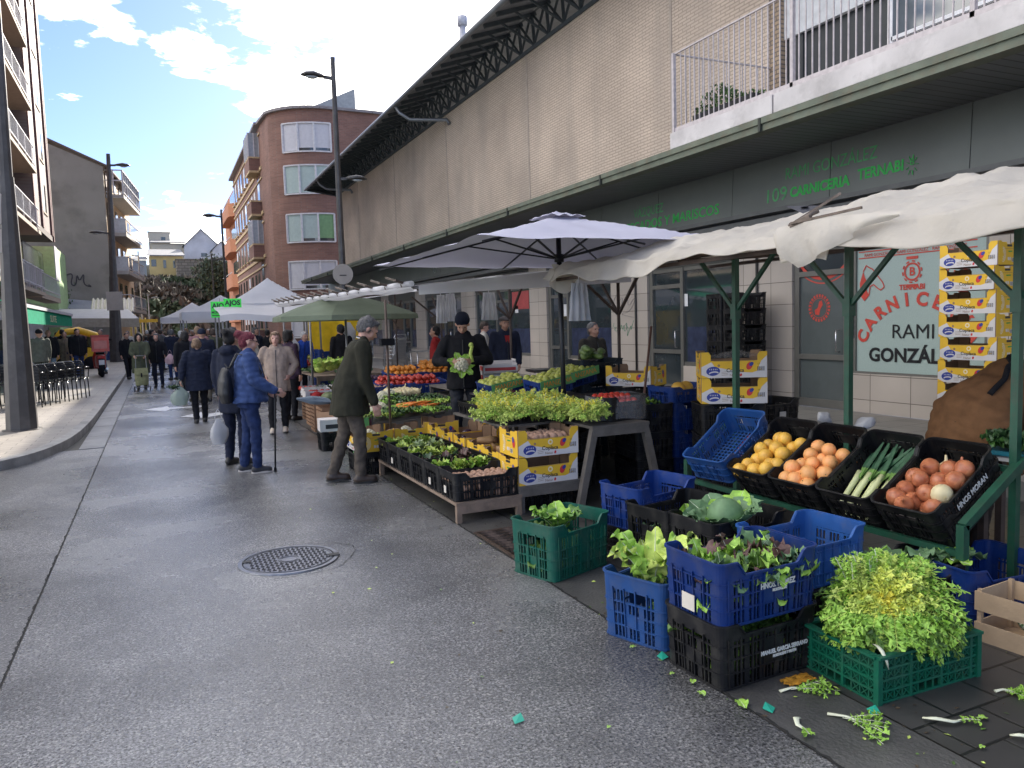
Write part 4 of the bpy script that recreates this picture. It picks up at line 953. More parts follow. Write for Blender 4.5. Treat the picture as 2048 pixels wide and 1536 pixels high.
# cardboard banana tray
CARD_Y = mat('yellow_card', (.78, .47, .03), rough=.6, var=.06, vs=4); CARD_W = mat('white_card', (.66, .63, .62), rough=.6, var=.05); CARD_B = mat('brown_card', (.30, .185, .11), rough=.85, var=.12); PBLUE = mat('blue_ink', (.03, .05, .28), rough=.5); PRED = mat('red_ink', (.60, .04, .04), rough=.5); PBLK = mat('dark_ink', (.03, .03, .035), rough=.5); PGRN = mat('green_ink', (.05, .3, .05), rough=.5); PCRM = mat('cream_ink', (.80, .70, .48), rough=.6)
def card_meshes():
    L, W, H, t = .58, .39, .235, .006; lo = .155
    m = MB()   # slots: 0 yellow 1 white 2 brown
    def wallpoly(pts, ax, pos, out, mo):
        a, b = (pos, pos+t) if out > 0 else (pos-t, pos)
        n0 = len(m.f); m.prism(pts, a, b, ax, 2)
        k = n0+(1 if out > 0 else 0)
        for f_i in (n0, n0+1):
            pv = [m.v[i] for i in m.f[f_i]]; c = pv[0][1 if ax == 'y' else 0]
            if abs(c-(pos+(t if out > 0 else -t))) < 1e-6: m.m[f_i] = mo
    e = .085
    longp = [(-L/2, 0), (L/2, 0), (L/2, H), (L/2-e+.02, H), (L/2-e, H-.03), (L/2-e, lo), (-L/2+e, lo), (-L/2+e, H-.03), (-L/2+e-.02, H), (-L/2, H)]
    for s in (-1, 1): wallpoly(longp, 'y', s*W/2, s, 0)
    sh = [(-W/2, 0), (W/2, 0), (W/2, H), (W/2-.05, H), (W/2-.06, H-.012), (.05, H-.012), (.045, H-.03), (-.045, H-.03), (-.05, H-.012), (-W/2+.06, H-.012), (-W/2+.05, H), (-W/2, H)]
    for s in (-1, 1): wallpoly(sh, 'x', s*L/2, s, 0)
    m.box(-L/2+.001, L/2-.001, -W/2+.001, W/2-.001, .004, .010, 2)
    for sx_ in (-1, 1):
        for sy in (-1, 1):
            cx_, cy_ = sx_*(L/2-.008), sy*(W/2-.008); m.prism([(cx_, cy_), (cx_-sx_*.07, cy_), (cx_, cy_-sy*.07)][::sx_*sy], .012, H-.004, 'z', 2)
    shell = m.mesh('card_tray', [CARD_Y, CARD_W, CARD_B])
    g = MB()   # 0 white 1 blue 2 red 3 black 4 cream 5 brown 6 green 7 yellow
    for sgn in (-1, 1):
        M = face_mx((0, sgn*(W/2+t+.0006), 0), (-sgn, 0, 0), (0, 0, 1))
        def P2(pts, z, mi): g.add([M @ Vector((x, y, z)) for x, y in pts], [tuple(range(len(pts)))], mi)
        P2([(-L/2, 0), (-L/2, .10), (-.20, .145), (-.17, .10), (-.05, .075), (.06, .05), (.16, .045), (.24, .07), (L/2, .15), (L/2, 0)], 0, 0)
        P2([(-L/2, .0), (-L/2, .03), (-.22, .0)], .0004, 7)
        P2([(.20, .06), (.24, .152), (L/2-.0, .20), (L/2, .10)], .0004, 0)
        def ell(cx_, cy_, rx, ry, z, mi, a=0, n=18): P2([(cx_+rx*math.cos(t_)*math.cos(a)-ry*math.sin(t_)*math.sin(a), cy_+rx*math.cos(t_)*math.sin(a)+ry*math.sin(t_)*math.cos(a)) for t_ in [2*math.pi*i/n for i in range(n)]], z, mi)
        ell(-.185, .062, .062, .042, .001, 1, .1); ell(-.18, .045, .043, .016, .0014, 0, .1); ell(-.18, .036, .038, .013, .0018, 1, .1)
        for k in range(5): ell(-.215+k*.016, .078, .003, .007, .0015, 0)
        ell(-.135, .112, .012, .012, .001, 5)
        ell(.015, .118, .024, .024, .001, 4); ell(.015, .118, .012, .012, .0014, 7)
        ell(.135, .105, .026, .036, .001, 2, -.4); ell(.152, .122, .016, .022, .0014, 1, -.8); ell(.06, .025, .010, .014, .001, 2, -.3)
        add_text(g, 'Coplaca', M @ Matrix.Translation((.01, .052, .001)), .048, 3, bold=.0008, ext=.0003); add_text(g, 'Natur', M @ Matrix.Translation((-.0, .012, .001)), .032, 5, ext=.0003)
        for k in range(11): w_ = .002 if k % 3 else .004; g.add([M @ Vector((x, y, .001)) for x, y in ((.205+k*.006, .06), (.205+k*.006+w_, .06), (.205+k*.006+w_, .10), (.205+k*.006, .10))], [(0, 1, 2, 3)], 3)
        add_text(g, '17', M @ Matrix.Translation((.215, .115, .001)), .022, 3, ext=.0003)
        for k in range(3): P2([(-.11, .05-k*.014), (-.055, .055-k*.014), (-.055, .058-k*.014), (-.11, .053-k*.014)], .001, 5)
        P2([(-.18, .153), (.18, .153), (.18, .1505), (-.18, .1505)], .0004, 5)
        M = face_mx((sgn*(L/2+t+.0006), 0, 0), (0, sgn, 0), (0, 0, 1))
        for k, r_ in enumerate((.075, .06, .045, .03)):
            g.add([M @ Vector((-.115+math.cos(a_)*rr*.7, .10+math.sin(a_)*rr, .0008)) for a_, rr in [(R(-100+i*22), r_) for i in range(10)]+[(R(-100+i*22), r_-.008) for i in range(9, -1, -1)]], [tuple(range(20))], 4)
        ell(.115, .125, .030, .045, .001, 2, .1); ell(.105, .15, .02, .028, .0014, 1, .1)
        P2([(-.04, .178), (.04, .178), (.045, .190), (.04, .2), (-.04, .2), (-.045, .19)], .001, 3)
        for x0 in (-.03, .0): P2([(x0, .045), (x0+.022, .045), (x0+.022, .075), (x0, .075)], .001, 0)
        P2([(.04, .03), (.09, .03), (.09, .07), (.04, .07)], .0008, 0)
        for k in range(7): P2([(.044+k*.006, .033), (.047+k*.006, .033), (.047+k*.006, .067), (.044+k*.006, .067)], .0013, 3)
        P2([(-.08, .155), (.08, .158), (.08, .161), (-.08, .158)], .001, 5); P2([(-.02, .125), (.05, .128), (.05, .14), (-.02, .138)], .001, 6)
    return shell, g.mesh('tray_print', [CARD_W, PBLUE, PRED, PBLK, PCRM, CARD_B, PGRN, CARD_Y])
CARD, CPRINT = card_meshes()
def ybox(loc, rz, label, group, rot=None):
    t = thing('cardboard_tray', label, 'cardboard box', (loc[0]+rnd(-.008, .008), loc[1]+rnd(-.008, .008), loc[2]), rz+R(rnd(-2, 2)), group, rot); obj('tray', CARD, t); obj('printing', CPRINT, t); return t
# wooden slat crate
WOOD = mat('pale_poplar', (.42, .30, .19), rough=.75, var=.12, vs=6, bump=.15, bs=40); WOOD2 = mat('brown_crate_wood', (.27, .15, .085), rough=.75, var=.2, vs=7, bump=.2, bs=40)
def slat_mesh(L, W, H, n, mt, name='slat_box', g=.012):
    m = MB(); h = (H-g*(n-1))/n
    for k in range(n):
        z0, z1 = k*(h+g), k*(h+g)+h
        for s in (-1, 1):
            m.box(-L/2, L/2, s*W/2-.004, s*W/2+.004, z0, z1); m.box(s*(L/2-.004)-.004, s*(L/2-.004)+.004, -W/2+.0045, W/2-.0045, z0+.002, z1-.002)
    for sx_ in (-1, 1):
        for sy in (-1, 1): m.box(sx_*(L/2-.018)-.010, sx_*(L/2-.018)+.010, sy*(W/2-.016)-.011, sy*(W/2-.016)+.011, 0, H+.01)
    m.box(-L/2+.01, L/2-.01, -W/2+.006, W/2-.006, .0, .006)
    return m.mesh(name, mt)

# ---- leaves
LG = {'yellow': mat('endive_yellow', (.78, .72, .10), rough=.55, var=.12, vs=30), 'pale': mat('endive_pale', (.50, .62, .13), rough=.55, var=.2, vs=30), 'mid': mat('lettuce_green', (.29, .50, .07), rough=.55, var=.25, vs=30), 'deep': mat('lettuce_deep_green', (.085, .17, .03), rough=.55, var=.3, vs=30), 'ylime': mat('endive_yellow_lime', (.62, .68, .12), rough=.55, var=.12, vs=30), 'rib': mat('leaf_rib_white', (.66, .68, .52), rough=.5, var=.08),
      'dark': mat('dark_leaf', (.03, .075, .025), rough=.5, var=.3, vs=20), 'blueg': mat('cabbage_green', (.12, .22, .10), rough=.55, var=.2, vs=20), 'red': mat('red_lettuce_edge', (.13, .07, .06), rough=.6, var=.3, vs=20), 'chard': mat('chard_green', (.10, .22, .035), rough=.45, var=.2, vs=15)}
for k in ('yellow', 'pale', 'mid'):
    pass
def frond(m, base, d, ln, curl=.5, wid=.05, lobes=9, mi=(0, 1), twist=0, rib=.004):
    """one frilly endive leaf: pale rib with ragged side lobes"""
    base = Vector(base); d = Vector(d).normalized(); side = d.cross(Vector((0, 0, 1)))
    if side.length < .1: side = Vector((1, 0, 0))
    side.normalize(); side.rotate(Matrix.Rotation(twist, 3, d)); up = side.cross(d); pts = []
    p = base.copy(); dd = d.copy()
    for i in range(lobes+1):
        pts.append((p.copy(), dd.copy())); p = p+dd*(ln/lobes); dd = (dd+Vector((0, 0, -curl/lobes))+Vector((rnd(-.1, .1), rnd(-.1, .1), rnd(-.06, .06)))).normalized()
    for i in range(lobes):
        p, dd = pts[i]; q = pts[i+1][0]; t = i/lobes; w_ = wid*(.35+1.1*t)*(1.15 if i < lobes-1 else .9)
        m.add([p-side*rib*(1-t*.6), p+side*rib*(1-t*.6), q+side*rib*(1-t*.7), q-side*rib*(1-t*.7)], [(0, 1, 2, 3)], mi[1])
        if i < 1: continue
        for s in (-1, 1):
            for rep in range(2):
                o = dd*rnd(-.3, .8)*w_+side*s*w_*rnd(.7, 1.15)+up*rnd(-.55, .55)*w_; a = p.lerp(q, rnd(0, .6)); b = a+(q-p)*.5; tip = a+o
                mid = a+o*.55+up*rnd(-.4, .4)*w_+dd*rnd(-.2, .35)*w_
                m.add([a, mid+dd*w_*.25, tip, mid-dd*w_*.22], [(0, 1, 2), (0, 2, 3)], mi[0])
                t2 = tip+Vector((rnd(-1, 1), rnd(-1, 1), rnd(-1, 1)))*w_*.4
                m.add([mid, t2, tip], [(0, 1, 2)], mi[0])
                t3 = mid+side*s*w_*rnd(.1, .4)+up*rnd(-.5, .5)*w_-dd*w_*.3; m.add([mid, tip, t3], [(0, 1, 2)], mi[0])
def endive_head(m, c, r, n, tone=(0, 1, 2, 3), rib=4, flat=.6, lift=.0):
    """tone: material slots from heart to rim"""
    c = Vector(c)
    for i in range(n):
        a = i*2.39996; t = math.sqrt((i+.5)/n); el = R(80-72*t+rnd(-12, 12))
        d = Vector((math.cos(a)*math.cos(el), math.sin(a)*math.cos(el), math.sin(el)*flat+lift*(1-t)))
        k = tone[min(len(tone)-1, int(t*len(tone)*rnd(.8, 1.1)))]
        frond(m, c+d*r*.12+Vector((rnd(-1, 1), rnd(-1, 1), 0))*r*.1, d, r*rnd(.75, 1.05)*(.6+.4*t), curl=1.1*t, wid=r*.16, lobes=8, mi=(k, rib if t < .6 else k), twist=rnd(-.5, .5), rib=r*.02)
def axis_j(u, s, ph):
    q = Vector((u*8+ph*5, s*3, ph)); return Vector((noise.noise(q), noise.noise(q+Vector((9, 0, 0))), noise.noise(q+Vector((0, 9, 0)))))*.30*abs(s)**1.4
def broad_leaf(m, base, d, ln, wid, mi=0, ruffle=.15, curl=.6, cup=.25, rib=None, nu=16, nv=8):
    base = Vector(base); d = Vector(d).normalized(); side = d.cross(Vector((0, 0, 1)))
    if side.length < .1: side = Vector((1, 0, 0))
    side.normalize(); up = side.cross(d); ph = rnd(0, 6); axis = [base.copy()]; dd = d.copy(); dirs = [dd.copy()]
    for i in range(nu): axis.append(axis[-1]+dd*ln/nu); dd = (dd+Vector((0, 0, -curl/nu))).normalized(); dirs.append(dd.copy())
    def fn(u, v):
        i = min(nu, int(round(u*nu))); w_ = wid*(math.sin(math.pi*min(1, .12+u*.86))**.7)*(.5+.5*min(1, u*2.2)); s = v*2-1; uu = side.cross(dirs[i])
        return axis[i]+side*s*w_+uu*(cup*abs(s)*w_+ruffle*wid*abs(s)**1.5*(math.sin(u*17+ph+s*2)+.45*math.sin(u*24+ph*3-s)))+axis_j(u, s, ph)*wid*ruffle
    m.grid(fn, nu, nv, mi)
    if rib is not None: m.tube([a+Vector((0, 0, .0015)) for a in axis], ln*.012, 4, rib, cap=False, rs=[ln*.02*(1-.8*i/nu) for i in range(nu+1)])
def leaf_pile(m, c, sx_, sy, n, ln, wid, mis, lift=.5, rib=None, **k):
    for i in range(n):
        a = rnd(0, 6.28); d = Vector((math.cos(a), math.sin(a), rnd(.1, lift*2))); broad_leaf(m, Vector(c)+Vector((rnd(-sx_, sx_), rnd(-sy, sy), rnd(0, .03)))-d*ln*.3, d, ln*rnd(.7, 1.1), wid*rnd(.8, 1.1), random.choice(mis), rib=rib, **k)
# ---- fruit and roots: one mesh each, copied
def round_mesh(name, r, mt, squash=.95, dimple=True, bump=0, n=14):
    m = MB(); prof = []
    for i in range(11):
        a = math.pi*i/10; rr = r*math.sin(a); z = -r*squash*math.cos(a)
        if i == 10 and dimple: z -= r*.10
        if i == 9 and dimple: z -= r*.02
        prof.append((max(rr, 1e-5), z))
    m.lathe(prof, n)
    if dimple: m.tube([(0, 0, r*squash*.86), (0, 0, r*squash*.97)], r*.07, 5, 1)
    return m.mesh(name, [mt, mat('stalk', (.12, .10, .04), rough=.8)])
ORG = mat('orange_peel', (.62, .235, .03), rough=.42, var=.12, vs=8, bump=.25, bs=120, hue=.1); MANG = mat('yellow_orange_skin', (.72, .42, .07), rough=.45, var=.28, vs=9, bump=.15, bs=90, hue=.15, dirt=((.35, .36, .06), 11, .5)); GRPF = mat('grapefruit_skin', (.80, .38, .13), rough=.42, var=.15, vs=8, bump=.2, bs=120, dirt=((.80, .25, .12), 9, .5))
TOM = mat('tomato_skin', (.44, .04, .025), rough=.25, var=.15); APL = mat('green_apple', (.42, .48, .10), rough=.35, var=.2, hue=.2, vs=14); ONI = mat('red_onion_skin', (.46, .15, .07), rough=.35, var=.3, vs=22, dirt=((.5, .27, .12), 24, .6)); ONW = mat('pale_onion', (.68, .58, .34), rough=.4, var=.12, vs=18); CARR = mat('carrot_skin', (.78, .22, .03), rough=.5, var=.15); PUMP = mat('green_squash', (.10, .13, .05), rough=.5, var=.4, vs=12, dirt=((.3, .28, .12), 14, .6)); EGG = mat('aubergine', (.035, .01, .035), rough=.2); CAUL = mat('cauliflower', (.68, .64, .48), rough=.85, var=.1, bump=.8, bs=90); CUKE = mat('cucumber_skin', (.12, .20, .05), rough=.4, var=.3, vs=12, dirt=((.35, .38, .12), 10, .4))
FM = {'orange': round_mesh('orange', .042, ORG), 'mango': round_mesh('yellow_melon', .048, MANG), 'grapefruit': round_mesh('grapefruit', .049, GRPF), 'tomato': round_mesh('tomato', .040, TOM, .8), 'apple': round_mesh('apple', .045, APL), 'pumpkin': round_mesh('squash', .14, PUMP, .7), 'aubergine': round_mesh('aubergine', .04, EGG, 1.8)}
def onion_mesh(mt, neck):
    m = MB(); r = .05; prof = [(1e-4, -.040), (.012, -.042), (.035, -.034), (.049, -.012), (.05, .006), (.040, .028), (.022, .043), (.009, .055), (.006, .055+neck), (.001, .060+neck)]
    m.lathe(prof, 16); 
    for k in range(7): a = k*.9; m.tube([(0, 0, -.04), (.012*math.cos(a), .012*math.sin(a), -.052)], .0012, 3, 0)
    return m.mesh('onion', [mt])
FM['onion'] = onion_mesh(ONI, .02); FM['long_onion'] = onion_mesh(ONI, .075); FM['pale_onion'] = onion_mesh(ONW, .03)
def carrot_mesh():
    m = MB(); m.tube([(0, 0, 0), (.05, .003, 0), (.12, -.003, 0), (.19, .004, 0)], .015, 8, 0, rs=[.015, .014, .009, .002]); m.tube([(0, 0, 0), (-.05, .01, .01)], .006, 4, 1); return m.mesh('carrot', [CARR, LG['mid']])
FM['carrot'] = carrot_mesh()
def caul_mesh():
    m = MB()
    for i in range(26):
        a = i*2.4; t = math.sqrt(i/26); m.ball((math.cos(a)*t*.07, math.sin(a)*t*.07, .055*(1-t*t)), .022, n=7)
    for i in range(7):
        a = i*.9; broad_leaf(m, (math.cos(a)*.03, math.sin(a)*.03, -.03), (math.cos(a), math.sin(a), .6), .13, .045, 1, rib=2)
    return m.mesh('cauliflower', [CAUL, LG['mid'], LG['rib']])
FM['cauliflower'] = caul_mesh()
def cuke_mesh():
    m = MB(); m.tube([(-.13, 0, 0), (-.08, .012, .006), (0, .02, .012), (.08, .012, .006), (.13, 0, 0)], .03, 10, rs=[.012, .03, .034, .03, .012]); return m.mesh('marrow', [CUKE])
FM['marrow'] = cuke_mesh()
def cabbage_mesh(col=('mid', 'pale'), r=.1):
    m = MB(); m.ball((0, 0, 0), r*.8, r*.8, r*.72, n=14, mi=1) if False else m.ball((0, 0, 0), r*.8, r*.8, r*.72, n=14, m=1)
    for i in range(11):
        a = i*2.4; broad_leaf(m, (math.cos(a)*r*.3, math.sin(a)*r*.3, -r*.55+.02*(i % 3)), (math.cos(a), math.sin(a), .75), r*1.5, r*.62, 0 if i % 2 else 1, curl=-.9+.1*(i % 3), ruffle=.2, cup=.45, rib=2)
    return m.mesh('cabbage', [LG[col[0]], LG[col[1]], LG['rib']])
FM['cabbage'] = cabbage_mesh(); FM['dark_cabbage'] = cabbage_mesh(('blueg', 'mid'), .13)
def pile(kind, label, group, cat, origin, ux, uy, nx, ny, sp, dz=.02, layers=1, name=None, jit=.2, sc=(.88, 1.12), rot=True, nrm=(0, 0, 1), tilt=None):
    """countable produce set out on a plane; every piece its own object"""
    O_, U, V_ = Vector(origin), Vector(ux).normalized(), Vector(uy).normalized(); nv = Vector(nrm).normalized()
    for l in range(layers):
        for i in range(nx-l):
            for j in range(ny-l):
                p = O_+U*((i+l*.5)*sp+rnd(-jit, jit)*sp)+V_*((j+l*.5)*sp+rnd(-jit, jit)*sp)+nv*(dz+l*sp*.72)
                o = obj(name or kind, FM[kind], None, p, (rnd(0, 6.3), rnd(0, 6.3), rnd(0, 6.3)) if rot else (rnd(-.15, .15) + (tilt or 0), rnd(-.15, .15), rnd(-.2, .2)+(random.choice((0, 3.14)) if False else 0)), label, cat, group); s = rnd(*sc); o.scale = (s, s, s)
def px2(px, py, **k):
    d = Mx @ Vector(((px-1024)/1540, -(py-768)/1540, -1))
    t = (k['z']-1.65)/d.z if 'z' in k else (k['x']/d.x if 'x' in k else k['y']/d.y)
    return CAM+d*t
# ---------------- foreground stall
G0 = 'plastic produce crates'
crate((2.435, 2.785, 0), R(2), 'black crate full of greens on the ground under the red leaf lettuce crate', BLACK, H=.295, dip=.05, text=[('MANUEL GARCIA SERRANO', .027, 'long', .07, .128), ('HORTALIZAS Y FRUTAS', .016, 'long', .07, .108)], group=G0)
crate((2.435, 2.785, .283), R(2), 'blue crate of red leaf lettuce with a paper sticker, on the front black crate', BLUE, H=.29, dip=.06, text=[('HNOS. FLOREZ', .036, 'long', .03, .15), ('HORTALIZAS', .017, 'long', .04, .13)], sticker=[('short', .0, .04, .085, .075)], group=G0)
crate((2.39, 3.31, 0), R(20), 'light blue crate on the road edge with long green lettuce standing in it', LBLUE, H=.345, dip=.06, group=G0)
crate((2.375, 4.46, 0), R(19), 'green open crate on its own by the drain grate holding broad leaf chard', DGREEN, H=.36, dip=.06, L=.56, W=.40, group=G0)
fc = obj('folding_crate', fold_crate_mesh('folding_crate_shell', FGREEN, .60, .42, .205), None, (2.965, 2.40, 0), (0, 0, R(-2)), 'bright green lattice crate under the big frilly endive', 'crate', G0)
obj('folding_crate', fold_crate_mesh('folding_crate_shell', FGREEN, .60, .40, .2), None, (2.93, 4.05, 0), (0, 0, R(60)), 'green lattice crate on the ground under the black crates behind the road edge', 'crate', G0)
crate((3.12, 4.52, .20), R(12), 'blue empty crate beside the grey trestle leg, back row of the floor crates', BLUE, H=.30, group=G0)
obj('folding_crate', fold_crate_mesh('low_base_shell', BLACK, .60, .40, .2), None, (3.14, 4.55, 0), (0, 0, R(12)), 'black base crate under the blue empty crate', 'crate', G0)
crate((3.02, 4.03, .205), R(10), 'black crate next to the savoy cabbage crate, nearer the chard', BLACK, H=.26, group=G0)
crate((3.05, 3.60, .205), R(6), 'black crate holding the savoy cabbage', BLACK, H=.275, group=G0)
obj('folding_crate', fold_crate_mesh('low_base_shell', BLACK, .60, .40, .2), None, (3.06, 3.58, 0), (0, 0, R(6)), 'black base crate under the savoy cabbage crate', 'crate', G0)
crate((3.16, 3.13, .2), R(4), 'dark blue crate behind the red leaf lettuce crate', LBLUE, H=.29, group=G0)
obj('folding_crate', fold_crate_mesh('low_base_shell', BLACK, .60, .40, .195), None, (3.16, 3.13, 0), (0, 0, R(4)), 'black base crate under the dark blue crate behind the lettuce', 'crate', G0)
crate((3.58, 2.86, .0), R(-8), 'black crate standing behind the big endive under the display rail', BLACK, H=.30, group=G0)
crate((4.02, 2.68, .0), R(-6), 'blue crate behind the green display leg with leafy greens on it', BLUE, H=.30, text=[('HNOS FLOREZ', .05, 'long', .05, .15)], group=G0)
# display frame
SG = mat('green_painted_steel', (.015, .075, .045), rough=.4, var=.2, vs=9, dirt=((.08, .06, .05), 14, .35)); RUST = mat('rusty_brown_steel', (.075, .05, .04), rough=.6, var=.3, vs=10)
t = thing('display_rack', 'green painted steel rack that tilts the fruit crates toward the street', 'rack', (4.0, 3.8, 0))
def TP(root, m, name, mats): o = m.build(name, mats, root); o.location = -root.location; return o
m = MB(); m.beam((3.84, 2.66, .34), (3.84, 5.0, .34), .035, .035); TP(t, m, 'front_rail', SG)
m = MB(); m.beam((4.32, 2.66, .74), (4.32, 5.0, .74), .035, .035); TP(t, m, 'rear_rail', SG)
for y in (2.66, 5.0):
    m = MB(); m.beam((3.84, y, 0), (3.84, y, .50), .045, .045); TP(t, m, 'leg', SG)
    m = MB(); m.beam((3.84, y, .49), (4.34, y, .80), .045, .045); TP(t, m, 'side_rail', SG)
# tilted crates on it
an = R(33.1); ux = Vector((math.cos(an), 0, math.sin(an))); nz_ = Vector((-math.sin(an), 0, math.cos(an)))
def tc_(k, H=.22): return Vector((4.085, 2.95+.415*k, .528))+nz_*(.22-H)
G1 = 'tilted crates on the display rack'
names = ['black tilted crate of onions, nearest on the display rack', 'black tilted crate of leeks between the onions and the grapefruit', 'black tilted crate of round grapefruit, middle of the display rack', 'black tilted crate of yellow melons next to the empty blue one', 'blue empty tilted crate at the far end of the display rack']
lower = ['onions', 'leeks', 'grapefruit', 'yellow melons']
for k in range(5):
    mt = LBLUE if k == 4 else BLACK
    o = crate(tc_(k)+(Vector((-.06, .05, .03)) if k == 4 else Vector((0, 0, 0))), 0, names[k], mt, H=.22, dip=.035, rot=(0, -an, R(0)+(R(9) if k == 4 else 0)), group=G1, text=[('HNOS MORAN', .05, 'long', .02, .105)] if k == 0 else None)
    if k < 4: crate(tc_(k)-nz_*.075+ux*.012, 0, 'black crate nested beneath the tilted crate of %s' % lower[k], BLACK, H=.20, dip=.035, rot=(0, -an, 0), group=G1)
def on(k, u, v, h): return tc_(k)+ux*u+Vector((0, 1, 0))*v+nz_*h
def scat(kind, k, pts, label, group, cat, name=None):
    for (u, v, h, s) in pts:
        o = obj(name or kind, FM[kind], None, on(k, u, v, h), (rnd(0, 6.3), rnd(0, 6.3), rnd(0, 6.3)), label, cat, group); o.scale = (s, s, s)
def heap(n, u0, u1, v0, v1, r, h0):
    out = []; tries = 0
    while len(out) < n and tries < 4000:
        tries += 1; u, v = rnd(u0, u1), rnd(v0, v1); h = h0
        for (a, b, c, s) in out:
            d = math.hypot(a-u, b-v)
            if d < 1.75*r: h = max(h, c+math.sqrt(max(0, (1.8*r)**2-d*d)))
        if h < h0+2.5*r: out.append((u, v, h, rnd(.98, 1.16)))
    return out
scat('grapefruit', 2, heap(42, -.25, .15, -.14, .14, .049, .065), 'pinkish orange grapefruit in the middle tilted crate', 'grapefruit in the middle tilted crate', 'grapefruit')
scat('mango', 3, heap(40, -.25, .16, -.14, .14, .047, .06), 'yellow green melon in the tilted crate beside the blue one', 'small melons in the tilted crate', 'melon', name='melon')
pts = heap(38, -.25, .16, -.13, .14, .05, .06)
for i, p in enumerate(pts):
    if i % 3 == 2 and i % 6 != 2: i += 1
    kd, lb, ct = (('onion', 'brown red onion in the nearest tilted crate', 'onion'), ('onion', 'brown red onion in the nearest tilted crate', 'onion'), ('pale_onion', 'pale yellow onion among the red onions', 'onion'))[i % 3]
    scat(kd, 0, [p], lb, 'pale onions in the tilted crate' if i % 3 == 2 else 'red onions in the tilted crate', ct, 'onion')
o = obj('onion', FM['long_onion'], None, on(0, .10, -.08, .10), (R(10), R(-10), 0), 'red onion with long dry neck sticking up at the back of the tilted crate', 'onion'); o.scale = (1.15,)*3
m = MB(); m.grid(lambda u, v: tuple(on(0, -.26+u*.42, -.15+v*.3, .022+.012*math.sin(u*9+v*7))), 12, 8); tag(m.build('wrapping_paper', mat('grey_paper', (.42, .38, .37), rough=.8)), 'crumpled grey paper lining the tilted crate of onions', 'paper')
m = MB(); m.grid(lambda u, v: tuple(on(2, -.26+u*.42, -.15+v*.3, .022+.012*math.sin(u*8+v*6))), 12, 8); tag(m.build('wrapping_paper', MATS['grey_paper']), 'crumpled grey paper lining the tilted crate of grapefruit', 'paper')
m = MB(); m.box(0, .26, 0, .14, 0, .001, M=Matrix.Translation(on(4, .0, -.04, .03)) @ Euler((0, -an, .2)).to_matrix().to_4x4()); tag(m.build('red_leaflet', mat('red_paper', (.5, .03, .03), rough=.6)), 'red paper leaflet lying in the empty blue tilted crate', 'paper')
# leeks
for i in range(8):
    m = MB(); v = -.115+i*.028; pt = []; h = .045+.03*(i % 2)
    path = [on(1, -.27+.075*j, v+.006*math.sin(j+i)+j*.004*(i-2.5), h+.004*j) for j in range(5)]
    m.tube(path, .017, 8, 0, rs=[.016, .018, .018, .019, .021])
    for kf in range(5):
        off = (kf-2)*.016; w2 = rnd(-.006, .006); q = [on(1, -.02+.042*j, v+.008*(i-3.5)+off*j*.32+w2*j, h+.004+.004*kf+.006*j-.0022*j*j*(kf % 3)*.6) for j in range(9)]
        rr = [ux.cross(nz_)*(.016*math.sin(.5+2.5*j/8)+.001) for j in range(9)]
        for j in range(8): m.add([q[j]-rr[j]+nz_*.005, q[j]-nz_*.003, q[j]+rr[j]+nz_*.005, q[j+1]+rr[j+1]+nz_*.005, q[j+1]-nz_*.003, q[j+1]-rr[j+1]+nz_*.005], [(0, 1, 4, 5), (1, 2, 3, 4)], 1 if j < 2 else 2, True)
    for kf in range(8): m.tube([path[0], path[0]-ux*.02+Vector((0, rnd(-.015, .015), rnd(-.01, .01)))], .0012, 3, 0)
    m.build('leek', [mat('leek_white', (.62, .66, .36), rough=.4, var=.1), mat('leek_green', (.16, .30, .07), rough=.45, var=.15), mat('leek_leaf', (.035, .10, .05), rough=.5, var=.3, vs=16)], label='leek with white root and dark green leaves lying in the tilted crate', cat='leek', group='leeks in the tilted crate')
# greens in floor crates
RL = [LG['mid'], LG['red'], LG['deep'], LG['rib'], LG['blueg']]
for i, (x, y) in enumerate([(2.26, 2.70), (2.45, 2.68), (2.62, 2.70), (2.28, 2.87), (2.46, 2.88), (2.62, 2.88)]):
    m = MB(); r = .125
    for j in range(26):
        a = j*2.4; t_ = math.sqrt(j/26); el = R(75-62*t_); d = Vector((math.cos(a)*math.cos(el), math.sin(a)*math.cos(el), math.sin(el)))
        broad_leaf(m, Vector((0, 0, -.03))+d*.02, d, r*rnd(.8, 1.1), .045, random.choice((0, 0, 1, 2, 4)), ruffle=.55, curl=.9, cup=.2, rib=3 if j % 3 == 0 else None, nu=8, nv=6)
    m.build('lettuce', RL, None, (x, y, .485), (0, 0, rnd(0, 6)), label='red tinged leaf lettuce head in the blue crate at the front', cat='lettuce', group='red leaf lettuces in the blue crate')
m = MB()
for i in range(16):
    a = i*2.4; broad_leaf(m, (math.cos(a)*.05, math.sin(a)*.04, rnd(-.05, .05)), (math.cos(a)*.5, math.sin(a)*.5, .8), rnd(.2, .28), .06, i % 2, ruffle=.5, curl=.6, rib=2)
m.build('lettuce', [LG['mid'], LG['pale'], LG['rib']], None, (2.27, 3.25, .30), label='tall green lettuce leaning out of the light blue crate', cat='lettuce')
m = MB()
for i in range(8): leaf_pile(m, (rnd(-.2, .2), rnd(-.1, .1), rnd(.0, .1)), .03, .03, 3, .12, .05, (0, 1), ruffle=.4)
m.build('lettuce', [LG['mid'], LG['deep']], None, (2.42, 3.31, .06), (0, 0, R(20)), label='mass of green leaves deep inside the light blue crate', cat='lettuce')
m = MB()
for i in range(13): a = i*2.4; broad_leaf(m, (math.cos(a)*.04, math.sin(a)*.03, 0), (math.cos(a)*.7, math.sin(a)*.6, .85), rnd(.15, .21), .068, i % 2, ruffle=.22, curl=.7, cup=.3, rib=2)
